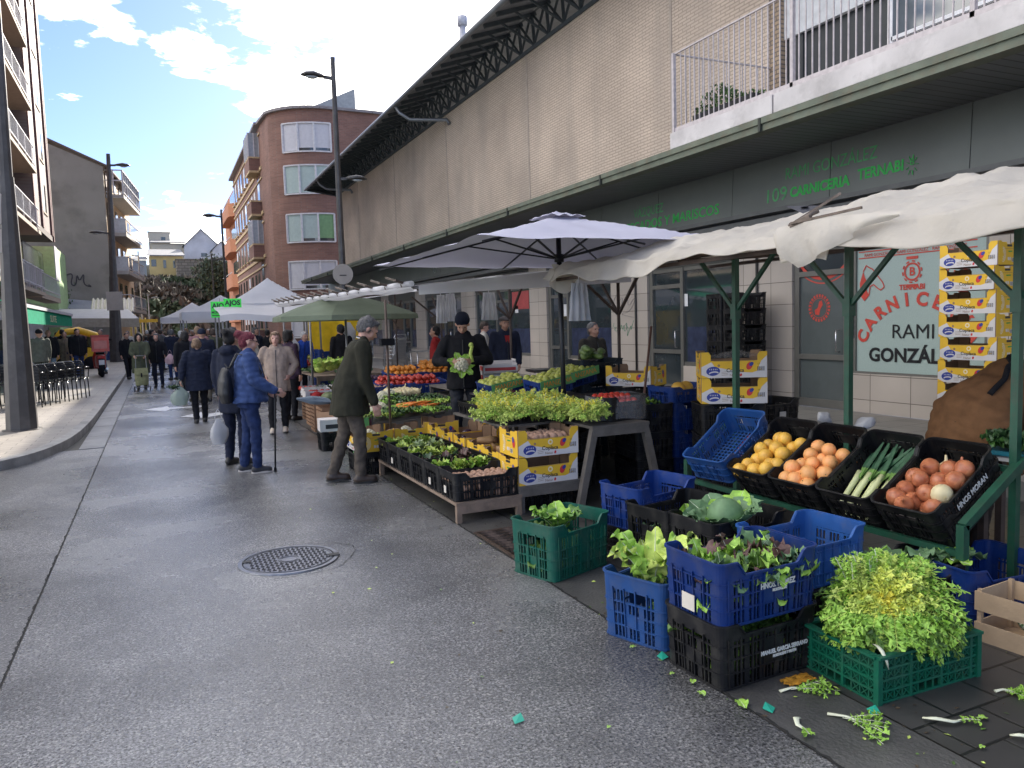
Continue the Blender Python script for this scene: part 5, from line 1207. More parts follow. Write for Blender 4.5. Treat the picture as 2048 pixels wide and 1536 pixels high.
m.build('chard', [LG['chard'], LG['mid'], LG['rib']], None, (2.37, 4.47, .27), label='chard bunch with broad shiny leaves in the green open crate', cat='chard')
m = MB(); leaf_pile(m, (0, 0, 0), .08, .08, 12, .14, .05, (0, 1), ruffle=.3); m.build('chard', [LG['chard'], LG['deep']], None, (2.27, 4.60, .24), label='small chard bunch in the back corner of the green open crate', cat='chard')
m = MB(); leaf_pile(m, (0, 0, 0), .2, .11, 50, .14, .05, (0, 1), ruffle=.3, lift=.25); leaf_pile(m, (0, 0, .1), .2, .11, 30, .14, .05, (0, 1), ruffle=.3, lift=.25); m.build('chard', [LG['chard'], LG['deep']], None, (2.375, 4.46, .06), (0, 0, R(19)), label='chard leaves packed inside the bottom of the green open crate', cat='chard')
m = MB(); leaf_pile(m, (0, 0, 0), .22, .13, 70, .15, .05, (0, 1), ruffle=.35, lift=.3); leaf_pile(m, (0, 0, .12), .22, .13, 60, .15, .05, (0, 1), ruffle=.35, lift=.3); m.build('greens', [LG['deep'], LG['mid']], None, (2.435, 2.785, .05), label='dark greens packed in the black crate at the front', cat='greens')
m = MB(); leaf_pile(m, (0, 0, 0), .22, .13, 60, .15, .05, (0, 1), ruffle=.35, lift=.3); m.build('greens', [LG['deep'], LG['mid']], None, (2.435, 2.785, .35), label='lettuce leaves filling the blue crate at the front', cat='greens')
# savoy cabbage
m = MB()
for i in range(14): a = i*2.4; broad_leaf(m, (math.cos(a)*.05, math.sin(a)*.05, 0), (math.cos(a)*.9, math.sin(a)*.9, .55), rnd(.17, .23), .095, (1 if i in (3, 8) else 0), ruffle=.16, curl=-.15, cup=.35, rib=2, nu=10, nv=8)
m.ball((0, 0, .06), .10, n=14, m=0); m.build('savoy_cabbage', [LG['blueg'], LG['mid'], LG['rib']], None, (3.02, 3.56, .40), (0, R(-12), 0), label='savoy cabbage with crinkled outer leaves in the black crate', cat='cabbage').scale = (1.1,)*3
obj('cabbage', FM['dark_cabbage'], None, (2.93, 3.73, .36), (0, 0, 1), 'small green cabbage beside the savoy in the black crate', 'cabbage')
m = MB(); leaf_pile(m, (0, 0, 0), .2, .1, 40, .13, .05, (0, 1), ruffle=.3, lift=.3); m.build('greens', [LG['blueg'], LG['deep']], None, (3.02, 4.03, .26), label='green leaves in the black crate next to the chard', cat='greens')
for (x, y, z, ry, lb) in ((3.85, 2.78, .30, 0, 'loose cabbage leaves spilling over the blue crate by the green rack leg'), (3.55, 2.9, .26, 1, 'cabbage leaves in the black crate behind the big endive')):
    m = MB(); leaf_pile(m, (0, 0, 0), .17, .09, 16, .17, .07, (0, 1), ruffle=.2, lift=.4, rib=2); m.build('cabbage_leaves', [LG['blueg'], LG['mid'], LG['rib']], None, (x, y, z), label=lb, cat='leaves')
# the big frilly endive
m = MB()
ET = [LG['yellow'], LG['pale'], LG['mid'], LG['deep'], LG['rib'], LG['ylime']]
random.seed(11)
c0_ = Vector((2.88, 2.36, .31)); AX = Vector((-.46, -.50, .72)).normalized(); QA = Vector((0, 0, 1)).rotation_difference(AX)
for i in range(1350):
    a = i*2.39996; t_ = math.sqrt((i+.5)/1350); el = R(86-104*t_+rnd(-9, 9)); d = QA @ Vector((math.cos(a)*math.cos(el), math.sin(a)*math.cos(el), math.sin(el)))
    if d.z < -.12: d.z = rnd(-.12, .25); d.normalize()
    tone = 0 if t_ < .26+rnd(-.03, .03) else 5 if t_ < .42+rnd(-.04, .04) else (1 if t_ < .60+rnd(-.06, .08) else (2 if t_ < .90+rnd(-.2, .15) else random.choice((3, 2, 3))))
    ln = (.07+.165*min(1, t_*1.25)**1.3)*rnd(.8, 1.12)*(1.22 if d.x > .1 else 1)*(.85 if d.y < -.3 else 1)
    frond(m, c0_+Vector((rnd(-.05, .14), rnd(-.05, .05), rnd(-.05, .03)))*t_+d*.02, d, ln, curl=.2+.7*t_, wid=.025, lobes=10, mi=(tone, 5 if t_ < .42 else (1 if tone == 2 else 2)), twist=rnd(-.9, .9), rib=.003)
for i in range(46):   # upright plume of leaves behind the heart
    frond(m, c0_+Vector((rnd(-.06, .05), .06+rnd(-.03, .05), .02)), (rnd(-.35, .25), rnd(.0, .4), 1), rnd(.17, .25), curl=.3, wid=.018, lobes=12, mi=(random.choice((1, 2, 2)), 4), twist=rnd(-.8, .8), rib=.005)
m.ball(c0_-AX*.02, .06, n=12, m=5); m.build('curly_endive', ET, label='huge frilly curly endive with yellow heart on the bright green crate', cat='endive')
random.seed(5)
WR_ = LG['rib']
m = MB()
for (x, y, z, a) in ((2.70, 2.24, .222, 4.3), (2.98, 2.17, .222, 5.8)):
    d = Vector((math.cos(a), math.sin(a), .0)); m.tube([Vector((x, y, z))-d*.05, Vector((x, y, z+.012)), Vector((x, y, z+.004))+d*.04, Vector((x, y, z-.03))+d*.065+Vector((.01, 0, 0)), Vector((x, y, z-.07))+d*.06+Vector((.025, 0, 0))], .008, 7, 0, rs=[.007, .008, .009, .006, .002], flat=.5)
m.build('leaf_stem', [WR_], label='white torn leaf stems lying on the rim under the big endive', cat='stem')
# wooden crate at right edge
t = obj('wooden_crate', slat_mesh(.50, .30, .25, 2, WOOD, g=.06), None, (3.80, 2.26, 0), (0, 0, R(-86)), 'pale wooden slat crate at the right edge with a white cabbage inside', 'crate')
t.location = (3.79, 2.2, 0)
m = MB(); m.ball((0, 0, 0), .09, n=14, m=0)
for i in range(8): a = i*.8; broad_leaf(m, (math.cos(a)*.05, math.sin(a)*.05, -.05), (math.cos(a), math.sin(a), .8), .13, .06, 1 if i % 3 == 0 else 0, curl=-.6, rib=0)
m.build('white_cabbage', [LG['rib'], LG['blueg']], None, (3.79, 2.2, .10), label='white cabbage inside the pale wooden crate', cat='cabbage')
# greens tray behind the onions
m = MB(); leaf_pile(m, (0, 0, 0), .12, .26, 110, .15, .06, (0, 0, 1), ruffle=.35, lift=.5, rib=None)
m.build('spinach_heap', [LG['dark'], mat('spinach_green', (.06, .15, .035), rough=.45, var=.3, vs=16)], None, (4.50, 2.68, .87), label='heap of dark leafy greens behind the tilted onions', cat='greens')
t = thing('side_table', 'low table with white top carrying the leafy greens behind the rack', 'table', (4.75, 2.8, 0))
m = MB(); m.box(-.34, -.13, -.7, .2, .76, .79); m.build('tabletop', mat('white_board', (.6, .6, .6), rough=.5), t)
m = MB(); m.box(-.36, -.12, -.5, .19, .795, .82, 0); m.build('tray', mat('teal_tray', (.02, .16, .22), rough=.4), t)
for sx_ in (-.31, -.15):
    for sy in (-.65, .15): MB().box(sx_-.02, sx_+.02, sy-.02, sy+.02, 0, .76).build('leg', RUST, t)
# plastic bags behind the display row
def bag_mesh(h=.35, w_=.22, n=10):
    m = MB(); ph = rnd(0, 6)
    def fn(u, v):
        a = u*2*math.pi; z = v*h; k = (math.sin(math.pi*min(1, .15+v*.75))**.6)*(1-.55*max(0, v-.6)/.4)
        r = w_/2*k*(1+.12*math.sin(3*a+ph+4*v)+.06*math.sin(7*a+ph)); return (r*math.cos(a), r*.6*math.sin(a), z)
    m.grid(fn, 22, n); return m
PLB = cloth('thin_white_plastic', (.62, .62, .64), .4)
for k, (y, lb) in enumerate(((4.35, 'crumpled white plastic bag tied at the back of the melon crate'), (3.95, 'crumpled white plastic bag tied behind the grapefruit crate'))):
    o = bag_mesh(.09, .15).build('plastic_bag', PLB, None, (4.40, y-.2, .84), (R(20), R(30), rnd(0, 3)), label=lb, cat='bag')
# ---------- foreground tarp and its frame
t = thing('market_canopy', 'cream tarpaulin canopy on green steel posts over the fruit rack', 'canopy', (4.3, 3.8, 0))
for y in (2.68, 3.82, 4.95):
    m = MB(); m.beam((4.3, y, 0), (4.3, y, 2.22), .042, .042); m.box(4.27, 4.33, y-.03, y+.03, 1.62, 1.74); TP(t, m, 'post', SG)
    for s in (-1, 1):
        m = MB(); m.beam((4.3, y, 1.68), (4.3, y+s*.52, 2.2), .028, .028); TP(t, m, 'brace', SG)
    m = MB(); m.beam((3.74, y, 2.08), (5.75, y, 2.20), .03, .03); TP(t, m, 'crossbar', RUST)
m = MB(); m.beam((4.3, 1.6, 2.17), (4.3, 7.1, 2.17), .035, .035); m.beam((3.72, 1.6, 2.06), (3.72, 7.0, 2.06), .03, .03); m.beam((5.7, 1.6, 2.2), (5.7, 7.1, 2.2), .03, .03); TP(t, m, 'long_rail', RUST)
m = MB(); ch = [(4.33, 3.80, 1.66-.02*i) for i in range(10)]
for i, p in enumerate(ch): m.box(p[0]-.006-(.004 if i % 2 else 0), p[0]+.006+(.004 if i % 2 else 0), p[1]-.005, p[1]+.005, p[2]-.009, p[2]+.009)
TP(t, m, 'chain', mat('steel_chain', (.25, .25, .25), rough=.4, metal=1))
TARP = cloth('cream_tarpaulin', (.70, .655, .585), .40, var=.08, vs=2, bump=.9, bs=9, dirt=((.5, .45, .38), 1.3, .35))
def nse(x, y, s=1.0, z=0): return noise.noise(Vector((x*s, y*s, z)))
def tarp1(u, v):
    # u: street edge (0) to shop side (1); v: near (0) to far (1)
    y = 1.5+v*5.5; lump = nse(0, y, .9, 4)
    if u < .14:
        q = u/.14; hang = .07+.10*max(0, math.sin((y-2.2)*2.1+.6))+(.10 if 3.35 < y < 3.75 else 0)+.05*nse(3, y, 3)
        return (3.60+.07*q+.03*nse(1, y, 4, q), y, 2.14-hang*(1-q)+.03*nse(7, y, 2))
    q = (u-.14)/.86; x = 3.67+q*2.13
    ridge = .27*math.sin(math.pi*min(1, q*1.25)*.62)+.05*math.exp(-((y-3.2)/.7)**2)*math.sin(math.pi*q**.6)
    if y < 3.0: ridge *= max(.2, 1-(3.0-y)*.62)
    if y > 5.6: ridge *= max(.55, 1-(y-5.6)*.3)
    z = 2.15+ridge+.045*nse(x, y, 2.5)+.028*nse(x, y, 7)+.014*abs(nse(x+y*.5, y-x*.4, 11))+.02*math.sin(y*5.5+x*2)*(.4+q)-.012*abs(math.sin(y*2.77))
    return (x, y, z)
m = MB(); m.grid(tarp1, 90, 200); o = TP(t, m, 'tarpaulin', TARP); md = o.modifiers.new('thickness', 'SOLIDIFY'); md.thickness = .006
# hanging far corner and folded flap at the joint
m = MB(); m.grid(lambda u, v: (3.62+u*.5+.03*math.sin(v*5), 6.85+.12*u+.05*math.sin(u*9), 2.2-v*(.20+.07*math.sin(u*5))+.02*math.sin(u*11)), 24, 10); o = TP(t, m, 'corner_drape', TARP)
m = MB(); m.grid(lambda u, v: (3.60-.035*math.sin(v*2.6)+.028*math.sin(u*19)*v+.012*math.sin(u*43+v*4)*v, 2.85+u*.90+.03*v*math.sin(u*9), 2.17+.03*math.sin(u*2.5)-v*(.03+.25*(min(1, u/.78)**1.3 if u < .78 else max(.15, 1-(u-.78)/.3)))), 24, 14); o = TP(t, m, 'folded_flap', TARP)
m = MB(); m.add([(3.72, 3.80, 2.335), (3.66, 3.60, 2.26), (3.86, 3.62, 2.32)], [(0, 1, 2)]); m.lathe([(.012, 0), (.018, .004), (.026, 0)], 14, c=(3.745, 3.67, 2.312)); TP(t, m, 'eyelet_patch', [mat('dark_grey_canvas', (.05, .05, .06), rough=.8)])
m = MB(); m.beam((3.60, 3.66, 2.19), (3.78, 3.42, 2.36), .018, .014); m.beam((3.58, 3.62, 2.20), (3.70, 3.20, 2.24), .018, .014); m.beam((3.60, 3.64, 2.19), (3.62, 3.5, 2.22), .03, .03); m.tube([(3.6, 3.6, 2.2), (3.62, 3.52, 2.235), (3.68, 3.5, 2.26)], .012, 6)
TP(t, m, 'spring_clamp', mat('rusty_clamp', (.14, .11, .09), rough=.5, metal=.5, var=.3, vs=20))
# ---------- scraps on the ground
def scrap(x, y, z, kind, label, a=0, ln=.14):
    m = MB(); 
    if kind == 'endive':
        m.tube([(0, 0, .006), (ln*.3, .01, .012), (ln*.6, -.004, .012)], .006, 6, 1, rs=[.010, .007, .003], flat=.5)
        for i in range(5): frond(m, (ln*.25+i*.008, rnd(-.01, .01), .010), (1, rnd(-.7, .7), .12), ln*rnd(.6, .9), curl=.2, wid=.022, lobes=7, mi=(0, 1), rib=.003)
    elif kind == 'stem':
        m.tube([(0, 0, .01), (ln*.3, -.02, .022), (ln*.7, -.02, .016), (ln, .015, .008)], .01, 7, 1, rs=[.006, .012, .010, .003], flat=.45)
        frond(m, (ln*.8, 0, .012), (1, .2, .2), ln*.6, curl=.3, wid=.02, lobes=6, mi=(0, 1))
    elif kind == 'leaf': broad_leaf(m, (0, 0, .008), (1, 0, .25), ln*.6, ln*.22, 0, curl=.6, rib=1)
    else: m.add([(0, 0, .004), (.045, -.01, .006), (.06, .03, .02), (.02, .04, .008)], [(0, 1, 2, 3)], 0)
    mats = [LG['mid'], LG['rib']] if kind != 'plastic' else [mat('teal_scrap', (.02, .35, .24), rough=.4)]
    nm = {'endive': 'endive_scrap', 'stem': 'leaf_stem', 'leaf': 'fallen_leaf', 'plastic': 'plastic_scrap'}[kind]
    o = m.build(nm, mats, None, (x, y, z), (0, 0, a), label=label, cat='scrap')
    return o
for (px, py, kind, a, ln, lb) in [
    (1560, 1385, 'endive', -.3, .2, 'long endive scrap beside the front corner of the black crate'), (1655, 1430, 'endive', -1.1, .24, 'biggest endive scrap on the gutter, white stem toward the crate'), (1600, 1440, 'stem', -2.2, .1, 'short white stem at the edge of the asphalt left of the big scrap'),
    (1845, 1440, 'stem', -.7, .15, 'curved white stem on the dark pavers below the green crate'), (1990, 1385, 'endive', -.6, .12, 'endive scrap on the pavers near the right edge'), (1955, 1440, 'leaf', -.4, .07, 'tiny leaf bit on the pavers right of the curved stem'),
    (2020, 1475, 'stem', -.5, .08, 'small yellowish stem in the bottom right corner'), (1490, 1420, 'leaf', 1.2, .13, 'crumpled pale leaf on the road in front of the black crate'), (1340, 1352, 'leaf', .2, .05, 'small pale leaf on the road below the light blue crate'), (1385, 1370, 'leaf', .8, .07, 'pale leaf pair at the left foot of the black crate'),
    (1410, 1395, 'leaf', 1.5, .08, 'narrow green leaf on the asphalt by the seam'), (1215, 1460, 'leaf', .5, .04, 'dry leaf bit alone on the road'), (1960, 1500, 'leaf', .1, .05, 'small curled leaf at the bottom edge of the pavers'), (1260, 1298, 'leaf', 0, .06, 'pale leaf under the light blue crate'), (1975, 1165, 'leaf', .8, .14, 'green leaf standing on the dark pavers behind the wooden crate'), (1950, 1130, 'leaf', 2.8, .12, 'yellow leaf on the dark pavers in the shade'),
    (1030, 1450, 'plastic', .3, 0, 'teal plastic scrap alone on the road'), (1545, 1428, 'plastic', .8, 0, 'teal plastic scrap between the endive scraps'), (1742, 1432, 'plastic', 0, 0, 'teal plastic scrap in front of the bright green crate'), (1325, 1322, 'plastic', .5, 0, 'teal plastic scrap at the corner of the light blue crate')]:
    p = px2(px, py, z=0.004); scrap(p.x, p.y, .004, kind, lb, a, ln)
m = MB()
m.grid(lambda u, v: (.16*(u-.5)+.02*nse(u*9, v*9, 1), .07*(v-.5)+.02*nse(u*9, v*9, 1, 5), .008+.012*abs(nse(u*14, v*14, 1, 9))), 14, 8)
m.build('orange_scrap', mat('orange_rag', (.55, .25, .02), rough=.7), None, px2(1595, 1362, z=.004), label='orange yellow scrap by the front right corner of the black crate', cat='scrap')
# few specks on the road
m = MB()
for i in range(420):
    x = 2.1+abs(random.gauss(0, .8)); y = rnd(1.6, 8); x += (.15 if y < 2.2 else 0); s_ = rnd(.004, .016)
    a = rnd(0, 6.3); c_ = Vector((x if random.random() < .8 else x-1.2, y, .0055)); u_ = Vector((math.cos(a), math.sin(a), 0))*s_; v_ = Vector((-math.sin(a), math.cos(a), 0))*s_*rnd(.3, .8); m.add([c_-u_, c_-v_+Vector((0, 0, .003)), c_+u_, c_+v_], [(0, 1, 2, 3)], random.choice((0, 1, 1, 2)))
tag(m.build('leaf_litter', [LG['deep'], mat('brown_litter', (.07, .05, .03), rough=.8), LG['pale']]), kind='stuff')
# ---------------- people
SKIN = mat('skin', (.48, .27, .19), rough=.55, var=.08, vs=20, sss=.08); SKIN2 = mat('rosy_skin', (.55, .31, .24), rough=.55, var=.08, sss=.08)
HANDS = {}
def hairm(n, c): return mat(n, c, rough=.6, var=.45, vs=60, bump=.6, bs=130)
def remesh(m, vox, smooth=2, name='body'):
    me = m.mesh('tmp', []); o = bpy.data.objects.new('tmp', me); COL.objects.link(o)
    md = o.modifiers.new('r', 'REMESH'); md.mode = 'VOXEL'; md.voxel_size = vox; md.use_smooth_shade = True
    if smooth: s = o.modifiers.new('s', 'SMOOTH'); s.iterations = smooth; s.factor = .5
    dg = bpy.context.evaluated_depsgraph_get(); r = bpy.data.meshes.new_from_object(o.evaluated_get(dg)); bpy.data.objects.remove(o); r.name = name
    r.polygons.foreach_set('use_smooth', [True]*len(r.polygons)); return r
def capsule(m, a, b, ra, rb, n=12, sq=1.0):
    a, b = Vector(a), Vector(b); d = b-a; L_ = max(d.length, 1e-4); d.normalize(); u = Vector((0, 1, 0)) if abs(d.y) < .9 else Vector((1, 0, 0)); s = d.cross(u).normalized(); t = s.cross(d)
    rings = []
    for (off, r) in [(-ra*.98, ra*.2), (-ra*.7, ra*.71), (0, ra), (L_, rb), (L_+rb*.7, rb*.71), (L_+rb*.98, rb*.2)]:
        c = a+d*off; rings.append([c+s*math.cos(2*math.pi*j/n)*r+t*math.sin(2*math.pi*j/n)*r*sq for j in range(n)])
    m.loft(rings)
def torso_loft(m, secs, T, n=20):
    rings = []
    for z, rx, ry, yo in secs: rings.append([T(Vector((rx*math.cos(2*math.pi*j/n), yo+ry*math.sin(2*math.pi*j/n), z))) for j in range(n)])
    m.loft(rings)
def wrinkle(me, amp, f=9, seed=0, stretch=(1, 1, .5)):
    vs = me.vertices; ns = [v.normal.copy() for v in vs]
    for v, nn in zip(vs, ns):
        c = v.co; q = Vector((c.x*f*stretch[0]+seed, c.y*f*stretch[1], c.z*f*stretch[2])); k = noise.noise(q)+.5*noise.noise(q*2.3)-.6*abs(noise.noise(q*1.3+Vector((5, 5, 5))))
        v.co = c+nn*k*amp
    me.update()
def person(loc, face, h, label, top, legs=None, shoes=None, hair=None, skin=None, lean=0, arms=None, feet=((-.1, 0), (.1, 0)), topc='coat', coat_len=.78, bulk=1.0, belly=0, hat=None, hairst='short', hood=None, vox=.022, group=None, head_turn=0, head_nod=0, bend_knee=.03, sole=None, open_coat=None, collar=None, glasses=False, skirt=None, torso_twist=0, flare=1.0, gloves=None, backpack=None):
    """face = heading in degrees (0 looks along +Y, 90 along -X). arms: ((elbow),(hand)) left,right in body units at h=1.7, relative to the shoulder; x out, y forward, z up"""
    t = thing('person', label, 'person', loc, R(face), group); s = h/1.7
    S_ = Matrix.Scale(s, 4); hip = Vector((0, 0, .92)); ln = R(lean)
    RT_ = Matrix.Rotation(-ln, 3, 'X') @ Matrix.Rotation(R(torso_twist), 3, 'Z')
    def T(p):
        p = Vector(p)
        if p.z <= .92: k = max(0, min(1, (p.z-.7)/.22)); return p if k <= 0 or lean == 0 else hip+(Matrix.Rotation(-ln*k*.5, 3, 'X') @ (p-hip)) if p.z > .7 else p
        k = min(1, .5+(p.z-.92)/.25*.5); return hip+(Matrix.Rotation(-ln*k, 3, 'X') @ Matrix.Rotation(R(torso_twist)*k, 3, 'Z') @ (p-hip))
    b = bulk; skin = skin or SKIN; arms = arms or (((-.05, .0, -.27), (-.05, .05, -.52)), ((.05, .0, -.27), (.05, .05, -.52)))
    sh = [T((-.185*(.9+.1*b), -.01, 1.40)), T((.185*(.9+.1*b), -.01, 1.40))]
    el, hd = [], []
    for i in range(2):
        e, w_ = arms[i]; el.append(sh[i]+Vector(e)); hd.append(sh[i]+Vector(w_))
    nk = T((0, .0, 1.44)); Hc = T((0, .015, 1.585)); RH = Matrix.Rotation(R(head_turn), 3, 'Z') @ Matrix.Rotation(-R(head_nod)-ln*.55, 3, 'X')
    def HP(x, y, z): return Hc+RH @ Vector((x, y, z))
    ft = [Vector((f[0], f[1], f[2] if len(f) > 2 else 0)) for f in feet]
    an = [f+Vector((0, -.02, .09)) for f in ft]; hp = [Vector((-.095, 0, .90)), Vector((.095, 0, .90))]
    kn = [hp[i].lerp(an[i], .5)+Vector((0, bend_knee, .02)) for i in range(2)]
    hero = vox < .016
    # body: one continuous mesh
    m = MB()
    m.ball(HP(0, -.012, .03), .078, .098, .095, n=16, M=RH.to_4x4()); capsule(m, HP(0, .03, -.03), HP(0, .042, -.075), .06, .042, sq=.9)
    m.ball(HP(0, .045, -.02), .058, .052, .075, n=12, M=RH.to_4x4()); m.ball(HP(0, .062, -.092), .026, .024, .02, n=8)
    capsule(m, HP(0, .088, .015), HP(0, .110, -.022), .009, .015, n=8)
    for sx_ in (-1, 1): m.ball(HP(sx_*.079, -.008, -.005), .013, .022, .034, n=8, M=RH.to_4x4()); m.ball(HP(sx_*.036, .055, -.035), .026, .028, .028, n=8)
    capsule(m, HP(-.04, .082, .03), HP(.04, .082, .03), .013, .013, n=8); capsule(m, HP(-.02, .088, -.058), HP(.02, .088, -.058), .010, .010, n=8)
    capsule(m, nk-Vector((0, 0, .04)), HP(0, -.015, -.05), .056, .052)
    torso_loft(m, [(.84, .13, .09, 0), (1.0, .125, .085, 0), (1.2, .14, .09, 0), (1.36, .16, .085, 0), (1.43, .08, .06, 0)], T)
    for i in range(2):
        capsule(m, sh[i], el[i], .048, .038); capsule(m, el[i], hd[i], .038, .026)
        capsule(m, hp[i], kn[i], .075, .052); capsule(m, kn[i], an[i], .052, .036); capsule(m, an[i]+Vector((0, 0, -.04)), ft[i]+Vector((0, .1, .035)), .034, .028)
        d = (hd[i]-el[i]).normalized(); sx_ = -1 if i == 0 else 1; inn_ = Vector((-sx_, 0, 0)); inn_ = (inn_-d*inn_.dot(d)).normalized(); fw = d.cross(inn_)*(1 if i == 0 else -1)
        if fw.y < 0: fw = -fw
        # palm, four bent fingers, thumb from the side
        wr = hd[i]; pc = wr+d*.055; capsule(m, wr+d*.01, pc+d*.02+fw*.012, .024, .024, sq=.7); capsule(m, wr+d*.02-fw*.012, pc+d*.02-fw*.02, .022, .022, sq=.7)
        rr = .0098 if hero else .0125
        for k in range(4):
            o = fw*(.032-k*.021); L1 = (.036, .041, .038, .029)[k]; b0 = pc+d*.03+o; b1 = b0+d*L1*.9+inn_*.010; b2 = b1+(d*.7+inn_*.7).normalized()*L1*.8; b3 = b2+(d*.25+inn_*.95).normalized()*L1*.5
            capsule(m, b0-d*.015, b1, rr, rr, n=8); capsule(m, b1, b2, rr, rr*.95, n=8); capsule(m, b2, b3, rr*.95, rr*.85, n=8)
        tb = wr+d*.03+fw*.03; t1 = tb+(d*.6+fw*.6+inn_*.3).normalized()*.035; t2 = t1+(d*.9+inn_*.4).normalized()*.028
        capsule(m, tb-fw*.012, t1, rr*1.25, rr*1.1, n=8); capsule(m, t1, t2, rr*1.1, rr*.9, n=8)
    me = remesh(m, max(.0085, vox*.8) if hero else vox*.75, 1 if hero else 1, 'person_body'); me.transform(S_); me.materials.append(skin)
    body = obj('body', me, t)
    m = MB()
    for sx_ in (-1, 1): m.ball(HP(sx_*.033, .087, .012), .0095, .007, .0075, n=8)
    me = m.mesh('eyes', mat('dark_eye', (.02, .015, .012), rough=.2)); me.transform(S_); obj('eyes', me, t)
    m = MB(); m.ball(HP(0, .101, -.058), .021, .006, .0045, n=8); me = m.mesh('mouth', mat('lips', (.36, .13, .11), rough=.5)); me.transform(S_); obj('mouth', me, t)
    # coat / jacket
    m = MB(); cl = coat_len; B_ = b
    secs = [(cl, (.185+.0*b)*B_*flare, (.135)*B_*flare+belly, belly*.6), (max(cl+.05, .95), .180*B_*(1+(flare-1)*.7), .132*B_+belly, belly*.7), (1.08, .172*B_, .128*B_+belly*.8, belly*.8), (1.22, .178*B_, .125*B_+belly*.3, belly*.3), (1.34, .192*B_, .118*B_, -.005), (1.41, .165*B_, .095*B_, -.01), (1.455, .085, .075, 0)]
    torso_loft(m, secs, T)
    for i in range(2):
        up_ = .066*B_; capsule(m, sh[i]+Vector((0, 0, -.01)), el[i], up_+.006, up_-.008); w1 = el[i].lerp(hd[i], .95); capsule(m, el[i], w1, up_-.008, .044*B_)
    if hood: m.ball(T((0, -.10, 1.44)), .12, .085, .07, n=12); m.ball(T((.0, -.06, 1.47)), .11, .08, .05, n=12)
    capsule(m, T((-.05, .0, 1.45)), T((.05, 0, 1.45)), .058, .058)
    me = remesh(m, vox, 2, 'coat_shape'); wrinkle(me, .014 if topc != 'puffer' else .008, 8 if topc != 'puffer' else 6, loc[0]*3)
    if topc == 'puffer':
        vs = me.vertices; ns = [v.normal.copy() for v in vs]
        for v, nn in zip(vs, ns): v.co += nn*(.007*abs(math.sin(v.co.z*46+1.3*math.sin(v.co.x*9+v.co.y*7)))+.010*noise.noise(v.co*13))
        me.update()
    me.transform(S_); me.materials.append(top); coat = obj('jacket' if topc != 'coat' else 'coat', me, t)
    if open_coat or topc:
        m = MB(); a_, c_ = T((0, .0, 1.40)), T((0, 0, cl+.02))
        pts = []
        for k in range(9): z = lerp(1.40, cl+.03, k/8); ry = next(((lerp(s0[2]+s0[3], s1[2]+s1[3], (z-s0[0])/(s1[0]-s0[0]))) for s0, s1 in zip(secs, secs[1:]) if s0[0] <= z <= s1[0]), .12); pts.append(T((.0, ry+.004, z)))
        m.tube(pts, .006, 5); me = m.mesh('zip', mat('zip_dark', (.03, .03, .03), rough=.5)); me.transform(S_); obj('zip', me, t)
    if collar:
        m = MB(); 
        for k, rr_ in enumerate((.068, .072)): m.tube([T((rr_*math.cos(a), -.005+rr_*.95*math.sin(a), 1.475+.012*k-.0*math.sin(a))) for a in [R(150+i*20) for i in range(13)]], .006, 5, k)
        me = m.mesh('collar', [collar, mat('dark_knit', (.03, .03, .03))]); me.transform(S_); obj('collar', me, t)
    # trousers
    m = MB(); lr = .088*(.75+.25*b)
    torso_loft(m, [(.80, .165*b, .115*b, 0), (.93, .17*b, .12*b, 0), (1.02, .16*b, .11*b, 0)], T)
    for i in range(2): capsule(m, hp[i]+Vector((0, 0, -.02)), kn[i], lr+.006, lr*.80); capsule(m, kn[i], an[i]+Vector((0, 0, .0)), lr*.80, .058)
    me = remesh(m, vox, 2, 'trousers_shape'); wrinkle(me, .012, 12, loc[1], (1, 1, 1.3)); me.transform(S_); me.materials.append(legs or mat('dark_trousers', (.02, .02, .025), rough=.85)); obj('trousers', me, t)
    # shoes
    for i in range(2):
        m = MB(); f = ft[i]; capsule(m, f+Vector((0, -.05, .045)), f+Vector((0, .11, .035)), .047, .043, sq=1.0); capsule(m, f+Vector((0, -.03, .08)), f+Vector((0, .0, .08)), .045, .045)
        me = remesh(m, .014, 1, 'shoe')
        for v in me.vertices: v.co.z = max(v.co.z, f.z+.014)
        me.transform(S_); me.materials.append(shoes or mat('dark_shoe', (.025, .022, .02), rough=.5)); so_ = obj('shoe', me, t)
        m = MB(); m.prism([(f.x+.047*math.cos(a)*(1 if math.sin(a) > 0 else .85), f.y+.03+(.125 if math.sin(a) > 0 else .125)*math.sin(a)) for a in [i2*math.pi/8 for i2 in range(16)]], f.z+.002, f.z+.024); me = m.mesh('sole', sole or mat('dark_sole', (.02, .02, .02))); me.transform(S_); obj('sole', me, so_)
    # hair or hat
    if hair and hairst != 'none':
        m = MB(); m.ball(HP(0, -.024, .044), .085, .100, .088, n=16, M=RH.to_4x4()); m.ball(HP(0, -.055, .0), .080, .066, .085, n=12)
        if hairst in ('bob', 'short_f'): 
            for sx_ in (-1, 1): m.ball(HP(sx_*.066, -.02, -.01), .034, .065, .07, n=10)
            m.ball(HP(0, .03, .088), .07, .06, .035, n=10)
            if hairst == 'bob': m.ball(HP(0, -.06, -.05), .085, .055, .07, n=10)
        if hairst == 'short':
            for sx_ in (-1, 1): m.ball(HP(sx_*.070, -.025, .01), .020, .052, .055, n=10)
            m.ball(HP(.01, .035, .088), .055, .040, .026, n=10); m.ball(HP(0, -.075, -.03), .065, .04, .05, n=10)
        if hairst == 'bun': m.ball(HP(0, -.125, .085), .05, n=12); m.ball(HP(0, .01, .07), .070, .065, .04, n=10)
        if hairst == 'long': m.ball(HP(0, -.06, -.08), .085, .05, .13, n=12)
        me = remesh(m, .012 if hero else .018, 1, 'hair_shape'); wrinkle(me, .010, 26, 2, (1, 1, 1))
